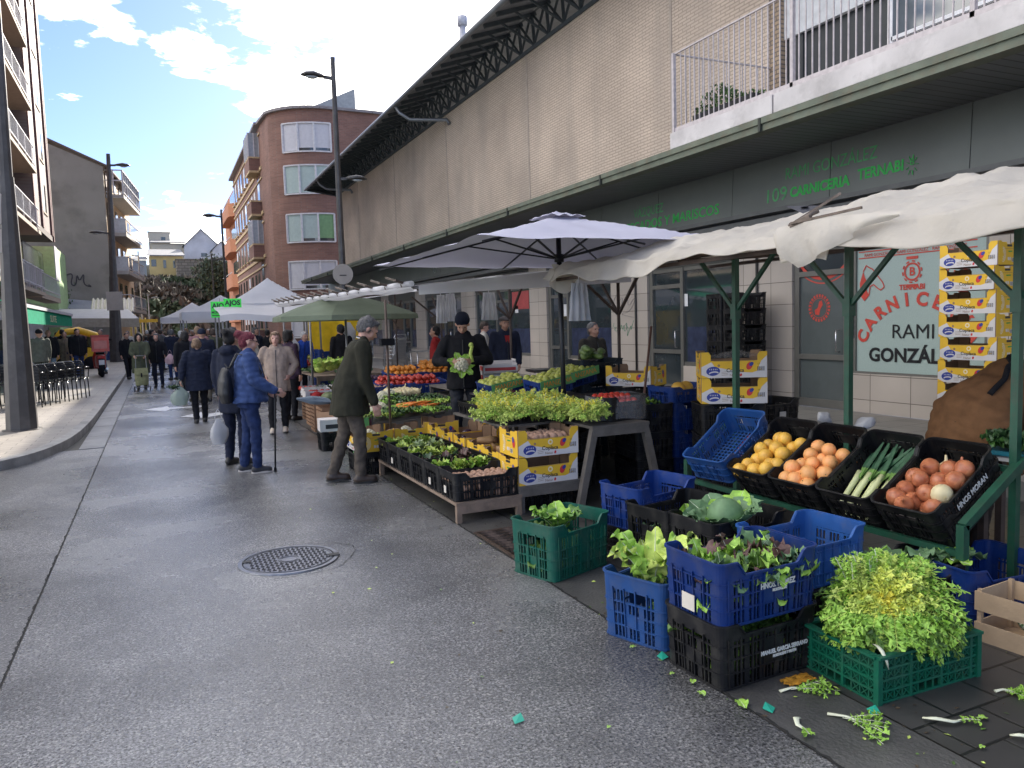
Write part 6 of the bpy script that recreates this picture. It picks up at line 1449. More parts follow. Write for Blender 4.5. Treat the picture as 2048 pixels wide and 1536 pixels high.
        hm_ = MB(); hm_.add([v.co for v in me.vertices], [tuple(p.vertices) for p in me.polygons], 0, True)
        for v in random.choices(list(me.vertices), k=900 if hero else 160):
            dn = (Vector((rnd(-.4, .4), rnd(-.6, .1), -1))+v.normal*.25); dn = (dn-v.normal*dn.dot(v.normal)*.75).normalized(); sw = dn.cross(v.normal)*.0022*(1 if hero else 2); L2 = rnd(.018, .038)
            hm_.add([v.co-sw, v.co+sw, v.co+dn*L2+v.normal*rnd(.001, .009)], [(0, 1, 2)], 0)
        me = hm_.mesh('hair_shape', hair); me.transform(S_); obj('hair', me, t)
    if hat:
        kind, hm = hat; m = MB()
        if kind == 'beanie':
            m.ball(HP(0, -.018, .062), .094, .109, .090, n=16, M=RH.to_4x4()); m.ball(HP(0, -.02, .045), .097, .111, .04, n=16, M=RH.to_4x4())
        elif kind == 'cap':
            m.ball(HP(0, -.01, .075), .100, .118, .05, n=16, M=RH.to_4x4()); m.ball(HP(0, .09, .06), .06, .05, .014, n=12, M=RH.to_4x4())
        elif kind == 'hood':
            m.ball(HP(0, -.035, .03), .115, .115, .13, n=16, M=RH.to_4x4()); m.ball(HP(0, -.05, -.08), .11, .09, .07, n=12)
        me = remesh(m, .013, 1, 'hat_shape'); wrinkle(me, .004, 20); me.transform(S_); me.materials.append(hm); obj('hat', me, t)
    if glasses:
        m = MB()
        for sx_ in (-1, 1): m.tube([HP(sx_*.034+.02*math.cos(a), .103, .012+.014*math.sin(a)) for a in [i*.7 for i in range(10)]], .002, 4); m.tube([HP(sx_*.055, .10, .018), HP(sx_*.083, .0, .02)], .002, 4)
        me = m.mesh('glasses', BLK); me.transform(S_); obj('glasses', me, t)
    HANDS[t.name] = [hd[0]*s, hd[1]*s]
    return t
def fabric(n, c, **k): return mat(n, c, rough=.88, spec=.2, var=k.pop('var', .18), vs=14, bump=.25, bs=220, **k)
NAVY = fabric('navy_cloth', (.018, .022, .04)); BLKC = fabric('black_cloth', (.012, .012, .015)); OLIVE = fabric('olive_jacket_cloth', (.030, .029, .020)); TAUPE = fabric('taupe_trousers', (.095, .078, .064)); JEAN = fabric('blue_denim', (.020, .034, .095), var=.35); BLUEP = fabric('blue_puffer', (.045, .075, .185), var=.3); BEIGE = fabric('beige_coat_cloth', (.34, .26, .21)); BRN = fabric('brown_coat_cloth', (.15, .075, .035)); GRN = fabric('khaki_green_cloth', (.075, .08, .05)); GREY = fabric('grey_cloth', (.12, .12, .12)); PINK = fabric('mauve_cloth', (.25, .13, .14)); REDC = fabric('red_cloth', (.35, .03, .03)); CREAM = fabric('cream_cloth', (.5, .46, .40)); KHAKI = fabric('beige_trousers', (.35, .29, .22)); BROWNS = mat('brown_shoe_leather', (.05, .033, .025), rough=.45, var=.3); PALESH = mat('beige_shoe', (.5, .42, .34), rough=.7)
H_GREY = hairm('grey_hair', (.12, .115, .115)); H_RED = hairm('burgundy_hair', (.16, .018, .035)); H_BLOND = hairm('dark_blonde_hair', (.24, .15, .09)); H_BRN = hairm('brown_hair', (.045, .028, .02)); H_BLK = hairm('black_hair', (.012, .01, .01)); H_WHT = hairm('white_hair', (.5, .49, .48))
# olive jacket man, stepping toward the boxes, hand hanging
P_OL = person((1.80, 8.06, 0), -96, 1.78, 'grey haired man in olive green jacket and taupe trousers bending toward the crates', OLIVE, TAUPE, BROWNS, H_GREY, SKIN2, lean=19, arms=(((-.03, -.03, -.28), (-.01, .10, -.53)), ((.03, .0, -.29), (.03, .08, -.56))), feet=((-.10, -.15, .01), (.09, .10, 0)), coat_len=.70, bulk=1.16, belly=.02, flare=1.2, head_nod=26, head_turn=0, bend_knee=.05, vox=.013, collar=mat('white_stripe', (.6, .6, .58)), topc='jacket')
# black beanie vendor holding cauliflower
P_BN = person((3.53, 9.12, 0), 157, 1.76, 'market vendor in black beanie and black jacket holding a trimmed cauliflower', BLKC, fabric('dark_grey_trousers', (.035, .037, .045)), None, None, SKIN, lean=3, arms=(((-.12, .04, -.26), (.08, .25, -.26)), ((.14, .03, -.26), (-.04, .27, -.27))), feet=((-.11, 0), (.11, .02)), coat_len=.80, bulk=1.15, belly=.02, hat=('beanie', fabric('navy_beanie_knit', (.012, .015, .028))), head_nod=34, vox=.013, topc='jacket')
# red haired woman with backpack and stick, seen from behind-right
P_RD = person((.93, 9.30, 0), -90, 1.62, 'woman with burgundy hair bun, blue quilted jacket and jeans leaning on a black stick', BLUEP, JEAN, mat('dark_trainer', (.03, .03, .035), rough=.7), H_RED, SKIN2, lean=2, arms=(((-.07, .0, -.27), (.02, .22, -.42)), ((.08, .05, -.27), (.06, .27, -.40))), feet=((-.10, -.06), (.10, .07)), coat_len=.86, bulk=1.22, belly=.035, hairst='bun', glasses=True, head_nod=6, vox=.014, topc='puffer', sole=mat('pale_sole', (.5, .45, .42)), flare=1.08)
P_NV = person((.83, 9.95, 0), -40, 1.66, 'woman in navy hooded coat with dark hair bun beside the burgundy haired woman', NAVY, fabric('dark_jeans', (.018, .022, .045)), None, H_BLK, SKIN, hood=True, coat_len=.66, bulk=1.15, hairst='bun', vox=.016)
P_BG = person((1.72, 12.65, 0), 168, 1.60, 'woman in beige hooded coat with short blonde hair facing the camera, hands in pockets', BEIGE, BLKC, PALESH, H_BLOND, SKIN2, arms=(((-.12, -.03, -.25), (-.02, .08, -.42)), ((.12, -.03, -.25), (.02, .08, -.42))), hood=True, coat_len=.70, bulk=1.16, belly=.02, hairst='short_f', topc='coat', vox=.015, feet=((-.09, .0), (.11, .1)))
P_DK = person((.66, 14.95, 0), 3, 1.52, 'older woman in dark navy padded coat walking away with a plastic bag', NAVY, BLKC, None, H_BLOND, SKIN, arms=(((-.10, -.02, -.25), (-.14, -.05, -.50)), ((.10, .02, -.25), (.17, .08, -.48))), feet=((-.09, -.08), (.09, .10)), coat_len=.66, bulk=1.24, flare=1.12, hairst='short_f', vox=.017, topc='puffer')
P_CP = person((5.5, 12.2, 0), 175, 1.74, 'older man in flat cap and dark navy coat behind the scale', NAVY, GREY, None, H_GREY, SKIN, hat=('cap', fabric('grey_tweed', (.11, .095, .09))), arms=(((-.06, 0, -.27), (-.02, .12, -.50)), ((.06, 0, -.27), (.02, .12, -.50))), coat_len=.70, bulk=1.12, vox=.018)
MB().prism([(-.05, .0), (.05, .0), (.0, -.28)], 0, .005, 'y').build('scarf', REDC, P_CP, (0, .135, 1.42))
P_WJ = person((6.7, 16.0, 0), -110, 1.66, 'person in cream jacket looking at a phone in front of the shops', CREAM, JEAN, None, H_BRN, SKIN2, arms=(((-.05, .03, -.27), (.02, .25, -.18)), ((.06, .05, -.27), (-.03, .27, -.18))), hairst='short', head_nod=22, vox=.02)
P_DM = person((5.9, 9.9, 0), 190, 1.60, 'person in dark brown coat standing behind the black umbrella pole', fabric('dark_brown_cloth', (.045, .04, .032)), BLKC, None, H_GREY, SKIN, bulk=1.1, vox=.02)
P_RJ = person((5.0, 14.4, 0), 60, 1.6, 'person in red jacket half hidden behind the vendor in the beanie', REDC, JEAN, None, H_BLK, SKIN, vox=.022)
# bending seller in brown coat at the right edge
P_BC = person((4.80, 3.28, 0), -105, 1.72, 'seller in brown padded coat with black strap bending over at the right edge', BRN, fabric('dark_brown_trousers', (.04, .03, .025)), None, H_BRN, SKIN, lean=58, arms=(((-.06, .12, -.22), (-.04, .26, -.42)), ((.06, .12, -.22), (.04, .26, -.42))), coat_len=.60, bulk=1.42, flare=1.32, vox=.018, topc='puffer', feet=((-.14, -.1), (.14, -.05)))
jk = [c for c in P_BC.children if c.name.startswith(('jacket', 'coat'))][0]; bpy.context.view_layer.update(); sp_ = []
for i in range(15):
    u = i/14; ok, cp, cn, _ = jk.closest_point_on_mesh(Vector((lerp(.34, -.30, u), lerp(-.10, .62, u), 1.25+.35*math.sin(u*3.1))))
    sp_.append(cp+cn*.006)
m = MB(); m.tube(sp_, .020, 6, flat=.8); m.build('strap', BLKC, P_BC)
# ---- things people hold or carry
def world_of(p, v): return Matrix.Translation(p.location) @ Euler(p.rotation_euler).to_matrix().to_4x4() @ Vector(v)
hnd = world_of(P_RD, HANDS[P_RD.name][1])
t = thing('walking_stick', 'black walking stick held by the woman with burgundy hair', 'walking stick', (1.17, 9.18, 0))
q = hnd-Vector(t.location)
m = MB(); m.tube([(0, 0, .02), (q.x*.5, q.y*.5, q.z*.5), (q.x, q.y, q.z-.03)], .010, 8); m.build('shaft', BLK, t); m = MB(); m.tube([(q.x-.05, q.y+.02, q.z-.02), (q.x, q.y, q.z-.025), (q.x+.05, q.y-.02, q.z-.03)], .013, 8); m.build('handle', BLK, t); MB().lathe([(.016, 0), (.018, .03), (.012, .05)], 10).build('rubber_tip', BLKC, t)
# backpack on the burgundy-haired woman
t = thing('backpack', 'black backpack on the back of the woman in the blue quilted jacket', 'backpack', world_of(P_RD, (0, -.235, .98)), R(-90))
m = MB(); torso_loft(m, [(-.16, .12, .06, 0), (-.05, .15, .085, -.01), (.1, .145, .08, -.01), (.2, .10, .055, 0), (.25, .03, .03, 0)], lambda p: p); me = remesh(m, .014, 2, 'backpack_shape'); wrinkle(me, .006, 14); me.materials.append(mat('black_nylon', (.018, .018, .02), rough=.45, var=.2)); obj('sack', me, t)
for s in (-1, 1): MB().tube([(s*.05, .05, .24), (s*.11, .14, .40), (s*.14, .30, .36), (s*.15, .38, .18), (s*.14, .25, -.02), (s*.1, .06, -.1)], .014, 6, flat=.5).build('strap', MATS['black_nylon'], t)
MB().tube([(-.03, .03, .24), (0, .0, .29), (.03, .03, .24)], .008, 5).build('handle', MATS['black_nylon'], t)
# carried plastic bags
def bag(loc, h, w_, label, mt=PLB, rz=0, stuff=None):
    t = thing('carrier_bag', label, 'bag', loc, rz); bag_mesh(h*.72, w_).build('sack', mt, t)
    m = MB()
    for s in (-1, 1): m.tube([(s*w_*.22, 0, h*.68), (s*w_*.12, 0, h*.9), (0, 0, h)], .010, 6, flat=.4)
    m.build('handle', mt, t)
    if stuff: m = MB(); m.ball((0, 0, h*.22), w_*.36, w_*.24, h*.2, n=10); m.build('contents', stuff, t)
    return t
p = world_of(P_DK, HANDS[P_DK.name][0]); p.z -= .48
bag((p.x-.03, p.y-.03, p.z+.02), .46, .30, 'thin white green plastic bag full of greens in the hand of the older woman', cloth('greenish_plastic', (.45, .52, .46), .4))
m = MB(); leaf_pile(m, (0, 0, 0), .05, .03, 9, .15, .07, (0,), ruffle=.3); m.build('lettuce', LG['dark'], None, (p.x-.13, p.y, p.z+.33), label='dark green lettuce sticking out of the carried plastic bag', cat='lettuce')
bag((.62, 9.75, .30), .42, .20, 'white plastic bag hanging low behind the woman in blue', PLB, stuff=mat('bag_contents', (.3, .25, .2)))
o = obj('cauliflower', FM['cauliflower'], None, world_of(P_BN, (.02, .34, 1.14)), (R(60), 0, 0), 'trimmed cauliflower held by the vendor in the beanie', 'cauliflower'); o.scale = (1.2,)*3
m = MB(); m.tube([(0, 0, 0), (-.02, .02, .1), (.01, .03, .2)], .022, 8); m.ball((.0, .04, .21), .032, n=8); m.build('celery', LG['pale'], None, world_of(P_BN, (-.12, .30, 1.17)), (0, 0, 0), label='pale green celery stalk in the hand of the vendor in the beanie', cat='celery')
# shopping trolleys
def trolley(loc, rz, label, mt):
    t = thing('shopping_trolley', label, 'shopping trolley', loc, rz)
    m = MB(); torso_loft(m, [(.16, .17, .11, 0), (.3, .18, .13, 0), (.55, .18, .125, 0), (.62, .17, .11, 0)], lambda p: p, 16); me = remesh(m, .02, 1, 'bag_shape'); wrinkle(me, .006, 10); me.materials.append(mt); obj('bag', me, t)
    m = MB(); m.box(-.17, .17, -.145, -.12, .46, .66); m.build('flap', mt, t); MB().box(-.02, .02, -.155, -.143, .40, .52).build('buckle', BLKC, t)
    m = MB()
    for s in (-1, 1): m.tube([(s*.16, -.1, .12), (s*.16, .12, .10), (s*.14, .15, .6), (s*.13, .18, 1.0)], .009, 6)
    m.tube([(-.13, .18, 1.0), (.13, .18, 1.0)], .012, 6); m.tube([(-.18, -.1, .12), (.18, -.1, .12)], .009, 6); m.tube([(-.18, .12, .10), (.18, .12, .10)], .009, 6); m.build('frame', MATS['steel_chain'], t)
    for sx_ in (-1, 1):
        for y, r in ((-.1, .05), (.12, .065)): MB().lathe([(.01, -.012), (r, -.012), (r, .012), (.01, .012)], 14, M=Matrix.Rotation(R(90), 4, 'Y'), c=(sx_*.2, y, r)).build('wheel', BLKC, t)
    return t
trolley((-.42, 24.3, 0), 0, 'olive green shopping trolley in front of the person in the green hooded coat', fabric('olive_trolley_cloth', (.28, .27, .14)))
person((-.44, 25.0, 0), 180, 1.62, 'person in dark hood and khaki green coat pushing the olive trolley', GRN, BLKC, None, None, SKIN, hat=('hood', BLKC), arms=(((-.05, .1, -.24), (.02, .3, -.36)), ((.05, .1, -.24), (-.02, .3, -.36))), coat_len=.5, bulk=1.25, flare=1.1, vox=.024)
pw_ = person((.02, 25.4, 0), 170, 1.62, 'woman in black coat carrying a pink plastic bag beside the trolley', BLKC, NAVY, None, H_GREY, SKIN2, arms=(((-.08, .03, -.25), (-.10, .12, -.45)), ((.05, .0, -.27), (.05, .05, -.5))), vox=.024, hairst='bob')
bag((.36, 25.1, .70), .42, .28, 'pale pink plastic bag carried by the woman in the black coat', cloth('pink_plastic', (.65, .45, .47), .3))
person((.95, 31, 0), 180, 1.72, 'man in black sweatshirt and beige trousers standing in the street, hands on hips', BLKC, KHAKI, None, H_BRN, SKIN, arms=(((-.2, -.05, -.22), (-.04, .05, -.38)), ((.2, -.05, -.22), (.04, .05, -.38))), feet=((-.14, 0), (.16, .05)), vox=.025)
person((.98, 19.3, 0), 8, 1.68, 'man in dark navy puffer jacket and beige trousers walking away', NAVY, fabric('olive_brown_trousers', (.14, .12, .09)), None, None, SKIN, hat=('beanie', NAVY), topc='puffer', bulk=1.2, vox=.022)
person((.62, 19.6, 0), 20, 1.66, 'person in long black coat next to the navy puffer jacket', BLKC, BLKC, None, H_BLK, SKIN, coat_len=.4, bulk=1.1, vox=.024, hairst='bob')
person((1.65, 17.6, 0), -30, 1.56, 'blonde woman in olive brown coat with a cross shoulder strap', fabric('olive_brown_cloth', (.10, .085, .06)), BLKC, None, H_BLOND, SKIN2, hairst='bob', vox=.022, bulk=1.15)
person((2.0, 19.5, 0), 15, 1.62, 'white haired woman in cream jacket among the crowd', CREAM, NAVY, None, H_WHT, SKIN2, hairst='bob', vox=.024)
# left pavement people
person((-3.0, 25.6, .12), 25, 1.70, 'man in grey green jacket and dark cap seen from behind at the cafe', fabric('grey_green_cloth', (.12, .125, .10)), BLKC, None, None, SKIN, hat=('beanie', BLKC), bulk=1.15, vox=.022)
person((-3.2, 29.5, .12), 185, 1.72, 'bald man in black jacket and light jeans facing the street', BLKC, fabric('pale_jeans', (.22, .27, .33)), None, None, SKIN2, bulk=1.15, vox=.024)
person((-2.45, 30.5, .12), 200, 1.74, 'man in black vest striding past the scooter in dark jeans', BLKC, JEAN, None, H_BLK, SKIN, feet=((-.12, -.22), (.12, .28)), bulk=1.15, vox=.024)
person((-2.9, 31.2, .12), 180, 1.64, 'woman in beige brown coat beside the striding man', fabric('camel_cloth', (.22, .17, .12)), JEAN, None, H_BRN, SKIN, coat_len=.5, vox=.026, hairst='long')
person((-1.9, 33.5, .12), 150, 1.72, 'man in maroon jacket and faded jeans behind the scooter', fabric('maroon_cloth', (.09, .03, .04)), fabric('faded_jeans', (.14, .19, .27)), None, H_GREY, SKIN, vox=.026)
person((-.95, 31.0, .0), -160, 1.66, 'person in black puffer stepping off the kerb by the far lamp post', BLKC, BLKC, None, H_BRN, SKIN, feet=((-.1, -.2), (.1, .25)), vox=.026)
# stall 2 sellers
person((3.0, 18.2, 0), 200, 1.62, 'seller in bright blue top bending at the second stall', fabric('bright_blue_cloth', (.03, .08, .4)), BLKC, None, H_WHT, SKIN, lean=22, vox=.024)
person((3.75, 17.2, 0), 10, 1.70, 'man in black coat seen from behind next to the yellow tarp', BLKC, BLKC, None, H_BLK, SKIN, coat_len=.6, vox=.024)
person((2.15, 14.2, 0), -60, 1.62, 'woman with dark curly hair partly hidden behind the beige coat', fabric('dark_purple_cloth', (.05, .03, .05)), BLKC, None, H_BLK, SKIN, hairst='bob', vox=.024)
# far crowd: eight prototypes, copied
random.seed(21)
cols = [(NAVY, H_GREY, 'navy coat and grey hair'), (BLKC, H_BLK, 'black coat and black hair'), (GREY, H_BRN, 'grey coat and brown hair'), (PINK, H_BLOND, 'mauve coat and blonde hair'), (GRN, H_BRN, 'khaki coat and brown hair'), (fabric('dark_brown_cloth2', (.06, .04, .03)), H_WHT, 'brown coat and white hair'), (fabric('steel_blue_cloth', (.07, .10, .16)), H_BLK, 'steel blue coat and black hair'), (CREAM, H_GREY, 'cream coat and grey hair')]
spots = [(1.35, 30), (1.75, 28), (2.25, 26), (2.6, 30), (1.2, 36), (2.0, 34), (2.9, 34), (.6, 40), (1.5, 42), (2.4, 41), (3.3, 39), (.2, 44), (3.0, 46), (-.4, 46), (1.0, 48), (1.9, 50), (3.6, 50), (-.9, 52), (.1, 55), (1.0, 21.6), (1.45, 22.6), (.75, 26.5), (1.5, 25.2), (1.9, 22.0), (.5, 29), (-.1, 33), (.2, 37), (1.1, 33), (2.3, 38), (1.6, 39), (-.4, 38.5), (.8, 46), (-.2, 49), (-3.6, 38), (-4.1, 41), (-3.3, 45), (-2.7, 40), (-4.4, 47), (-3.0, 50), (-1.2, 41), (2.7, 24), (3.3, 26), (1.1, 23.5), (-5.5, 64), (-3.9, 66), (-.5, 62), (1.2, 60), (2.6, 58)]
where = ['in the crowd by the white tents', 'in the distant crowd in the street', 'on the far left pavement']
protos = []
for i, (x, y) in enumerate(spots):
    k = i % 8; a, hr, ds = cols[k]; zz = .12 if x < -1.2 and y < 60 else 0
    lb = 'distant shopper in %s %s' % (ds, where[2] if x < -1.2 else (where[0] if x > 1.1 else where[1]))
    if i < 8:
        protos.append(person((x, y, zz), rnd(0, 360), rnd(1.56, 1.76), lb, a, random.choice((BLKC, NAVY, JEAN)), None, hr, SKIN, bulk=rnd(1.05, 1.25), vox=.034, hairst='short' if k % 2 else 'short_f', group='shoppers in the distant crowd', coat_len=rnd(.6, .8)))
    else: dup(protos[k], (x, y, zz), (0, 0, rnd(0, 6.3)), lb, 'shoppers in the distant crowd', rnd(.94, 1.04))
# ---------------- middle stall
random.seed(3)
GWD = mat('grey_weathered_wood', (.125, .112, .10), rough=.8, var=.25, vs=8, bump=.3, bs=40); BWD = mat('bench_wood', (.22, .16, .12), rough=.8, var=.3, vs=8, bump=.3, bs=40)
def table(name, label, x0, x1, y0, y1, z, legw=.05, mt=GWD, splay=0, apron=True, top=.025):
    t = thing(name, label, 'table', ((x0+x1)/2, (y0+y1)/2, 0)); cx_, cy_ = t.location.x, t.location.y
    MB().box(x0-cx_, x1-cx_, y0-cy_, y1-cy_, z-top, z).build('tabletop', mt, t)
    if apron:
        for s, yy in ((-1, y0), (1, y1)): m = MB(); m.box(x0-cx_+.01, x1-cx_-.01, yy-cy_-.015 if s > 0 else yy-cy_, yy-cy_ if s > 0 else yy-cy_+.015, z-top-.07, z-top-.001); m.build('apron', mt, t)
    for sx_, xx in ((-1, x0), (1, x1)):
        for sy, yy in ((-1, y0), (1, y1)):
            a = Vector((xx-cx_-sx_*legw*.6, yy-cy_-sy*legw*.6, z-top-.001)); MB().beam(a, (a.x+sx_*splay, a.y, 0), legw, legw).build('leg', mt, t)
    return t
table('low_bench', 'low weathered wooden bench carrying the row of black lettuce crates', 2.16, 2.76, 5.86, 8.3, .175, .045, BWD)
GB = 'black crates on the low bench'
cont = ['potatoes', 'romaine', 'dark red lettuce', 'pale lettuce', 'pale green lettuce', 'mixed leaves']
for k in range(6):
    o = crate((2.455, 6.08+.402*k, .178), 0, 'black crate %s from the front on the low bench, holding %s' % (['one', 'two', 'three', 'four', 'five', 'six'][k], cont[k]), BLACK, H=.235, dip=.045, group=GB, sticker=[('short', .0, .05, .05, .06)] if k in (0, 1, 4) else None)
    if k == 0:
        PT = mat('potato_skin', (.38, .23, .16), rough=.8, var=.2, vs=20); FM['potato'] = round_mesh('potato', .034, PT, .8, dimple=False)
        pile('potato', 'pinkish brown potato in the nearest black crate on the low bench', 'potatoes in the nearest bench crate', 'potato', (2.20, 5.94, .34), (1, 0, 0), (0, 1, 0), 9, 5, .062, dz=.0)
        pile('potato', 'pinkish brown potato in the nearest black crate on the low bench', 'potatoes in the nearest bench crate', 'potato', (2.20, 5.93, .215), (1, 0, 0), (0, 1, 0), 9, 1, .062, dz=.0)
        pile('potato', 'pinkish brown potato in the nearest black crate on the low bench', 'potatoes in the nearest bench crate', 'potato', (2.20, 5.925, .28), (1, 0, 0), (0, 1, 0), 9, 1, .062, dz=.0)
        continue
    mis = {1: (0, 1), 2: (2, 3), 3: (1, 1, 0), 4: (1, 4), 5: (0, 1)}[k]
    for j in range(3):
        m = MB()
        for q in range(22): a = q*2.4; t_ = math.sqrt(q/22); el = R(70-50*t_); broad_leaf(m, (0, 0, 0), (math.cos(a)*math.cos(el), math.sin(a)*math.cos(el), math.sin(el)), rnd(.10, .14), .042, random.choice(mis), ruffle=.5, curl=.7, rib=5 if q % 3 == 0 else None, nu=6, nv=4)
        m.build('lettuce', [LG['mid'], LG['pale'], LG['red'], LG['dark'], mat('icy_green', (.50, .60, .32), rough=.5, var=.12), LG['rib']], None, (2.27+.18*j, 6.09+.402*k, .335+rnd(-.01, .01)), (0, 0, rnd(0, 6)), label='%s head in black crate number %s on the low bench' % (('romaine', 'dark red lettuce', 'pale lettuce', 'pale green lettuce', 'mixed lettuce')[k-1], ['two', 'three', 'four', 'five', 'six'][k-1]), cat='lettuce', group='lettuces in bench crate %s' % ['two', 'three', 'four', 'five', 'six'][k-1])
table('low_table', 'low grey wooden table under the yellow banana boxes', 2.74, 3.40, 5.88, 8.4, .242, .05)
crate((3.07, 6.2, .0), 0, 'black crate tucked under the low grey table', BLACK, H=.16, dip=.02)
GY = 'yellow banana boxes'
ybox((3.045, 6.10, .243), 0, 'lower yellow and white banana box at the front end of the low table', GY)
ybox((3.045, 6.10, .482), R(1), 'upper yellow and white banana box holding potatoes at the front end', GY)
for k in range(5): ybox((3.055, 6.52+.402*k, .243+.012*k), R((-1, 2, -2, 1, 3)[k]), 'yellow banana box %s behind the front pair, end toward street' % (['first', 'second', 'third', 'fourth', 'fifth'][k]), GY)
pile('potato', 'potato in the upper yellow banana box', 'potatoes in the upper banana box', 'potato', (2.82, 5.97, .63), (1, 0, 0), (0, 1, 0), 8, 5, .062, dz=0, sc=(1, 1.3))
PAPB = mat('kraft_paper', (.36, .24, .16), rough=.85)
SQS = mat('butternut_skin', (.55, .33, .16), rough=.55, var=.1)
def butternut():
    m = MB(); m.tube([(-.11, 0, 0), (-.04, 0, 0), (.03, 0, 0), (.10, 0, 0)], .05, 12, rs=[.028, .036, .05, .03]); return m.mesh('butternut', SQS)
FM['butternut'] = butternut()
for i, (x, y, z) in enumerate([(3.15, 6.52, .42), (3.0, 6.60, .44), (3.1, 6.9, .40), (2.95, 7.0, .4), (3.1, 7.4, .42)]): obj('butternut_squash', FM['butternut'], None, (x, y, z), (0, 0, rnd(-.5, .5)), 'tan butternut squash lying in the row of yellow boxes', 'squash', 'butternut squashes in the yellow boxes')
for i, (x, y) in enumerate([(2.95, 7.75), (3.15, 8.15), (3.0, 8.2)]): obj('aubergine', FM['aubergine'], None, (x, y, .40), (1.2, .3, i), 'dark aubergine in the farther yellow boxes', 'aubergine', 'aubergines in the yellow boxes')
for k, (x, y) in enumerate([(2.16, 8.66), (2.60, 8.68)]):
    crate((x, y, 0), R(90), 'black crate under the %s yellow box facing the camera behind the olive jacket' % ('left', 'right')[k], BLACK, H=.25, dip=.04)
    ybox((x, y, .25), R(90+(2, -3)[k]), '%s yellow box facing the camera behind the man in the olive jacket' % ('left', 'right')[k], GY)
    obj('cauliflower', FM['cauliflower'], None, (x, y, .40), (0, 0, k), 'cauliflower inside the %s yellow box that faces the camera' % ('left', 'right')[k], 'cauliflower')
ybox((3.0, 8.62, .30), R(75), 'yellow box at the corner between the two rows of banana boxes', GY)
crate((3.0, 8.62, 0), R(75), 'black crate under the corner banana box', BLACK, H=.295, dip=.04)
# endive table
tt = table('trestle_table', 'grey trestle table with splayed legs under the tray of curly endives', 3.42, 4.02, 5.78, 7.6, .715, .06, splay=.16)
MB().box(2.80-tt.location.x, 3.419-tt.location.x, 6.32-tt.location.y, 7.6-tt.location.y, .695, .715).build('tabletop', GWD, tt)
for k, (x, y) in enumerate([(3.13, 6.53), (3.13, 6.94), (3.13, 7.35), (3.72, 6.75), (3.72, 7.16)]): crate((x, y, .716), 0, 'black low crate %s under the curly endives on the trestle table' % ['one', 'two', 'three', 'four', 'five'][k], BLACK, H=.12, dip=.02, group='black crates under the endives')
ETm = [LG['yellow'], LG['pale'], mat('endive_light', (.38, .46, .10), rough=.55, var=.2, vs=30), LG['mid'], LG['rib']]
EH = []
for v in range(3):
    m = MB()
    for i in range(90):
        a = i*2.39996; t_ = math.sqrt((i+.5)/90); el = R(80-70*t_+rnd(-10, 10)); d = Vector((math.cos(a)*math.cos(el), math.sin(a)*math.cos(el), math.sin(el)*.8)); tone = 0 if t_ < .25 else (1 if t_ < .6 else random.choice((2, 2, 1, 3)))
        frond(m, (rnd(-.03, .03), rnd(-.03, .03), -.03), d, rnd(.11, .16), curl=.4+.6*t_, wid=.02, lobes=7, mi=(tone, 4 if t_ < .4 else 1), twist=rnd(-.8, .8), rib=.003)
    EH.append(m.mesh('endive_head', ETm))
i = 0
for x, y in [(2.86, 6.30), (3.06, 6.26), (3.26, 6.2), (3.40, 5.88), (2.80, 6.42), (3.52, 5.92), (3.44, 6.12), (2.78, 6.62), (3.02, 6.40), (3.22, 6.30), (3.50, 6.36), (2.90, 6.52), (3.12, 6.52), (3.35, 6.55), (2.92, 6.8), (3.15, 6.8), (3.4, 6.85), (3.64, 6.9), (2.98, 7.08), (3.2, 7.1), (3.45, 7.15), (3.7, 7.2), (3.05, 7.35), (3.3, 7.4), (3.6, 7.45)]:
    obj('curly_endive', EH[i % 3], None, (x+rnd(-.02, .02), y+rnd(-.02, .02), .835+rnd(0, .02)), (rnd(-.3, .3), rnd(-.3, .1), rnd(0, 6.3)), 'pale yellow green curly endive head on the trestle table', 'endive', 'curly endives on the trestle table'); i += 1
# plastic-wrapped crate with red fruit
crate((3.88, 6.12, .716), R(12), 'black crate of red fruit wrapped in clear film at the end of the trestle table', BLACK, H=.22, dip=.05, L=.5, W=.34)
FILM = bpy.data.materials.new('clear_film'); FILM.use_nodes = True; _b = FILM.node_tree.nodes['Principled BSDF']; _b.inputs['Base Color'].default_value = (.8, .8, .82, 1); _b.inputs['Roughness'].default_value = .12; _b.inputs['Alpha'].default_value = .13
m = MB(); m.grid(lambda u, v: (3.88+math.cos(u*6.283)*.30*(1+.04*math.sin(u*30)), 6.12+math.sin(u*6.283)*.22*(1+.05*math.sin(u*24)), .73+v*.21+.012*math.sin(u*20+v*5)), 60, 8); tag(m.build('plastic_film', FILM), 'clear plastic film wrapped round the crate of red fruit', 'film')
pile('tomato', 'shiny red fruit in the film wrapped crate', 'red fruit in the wrapped crate', 'fruit', (3.70, 6.0, .87), (1, .2, 0), (-.2, 1, 0), 6, 4, .068, dz=.0, layers=2)
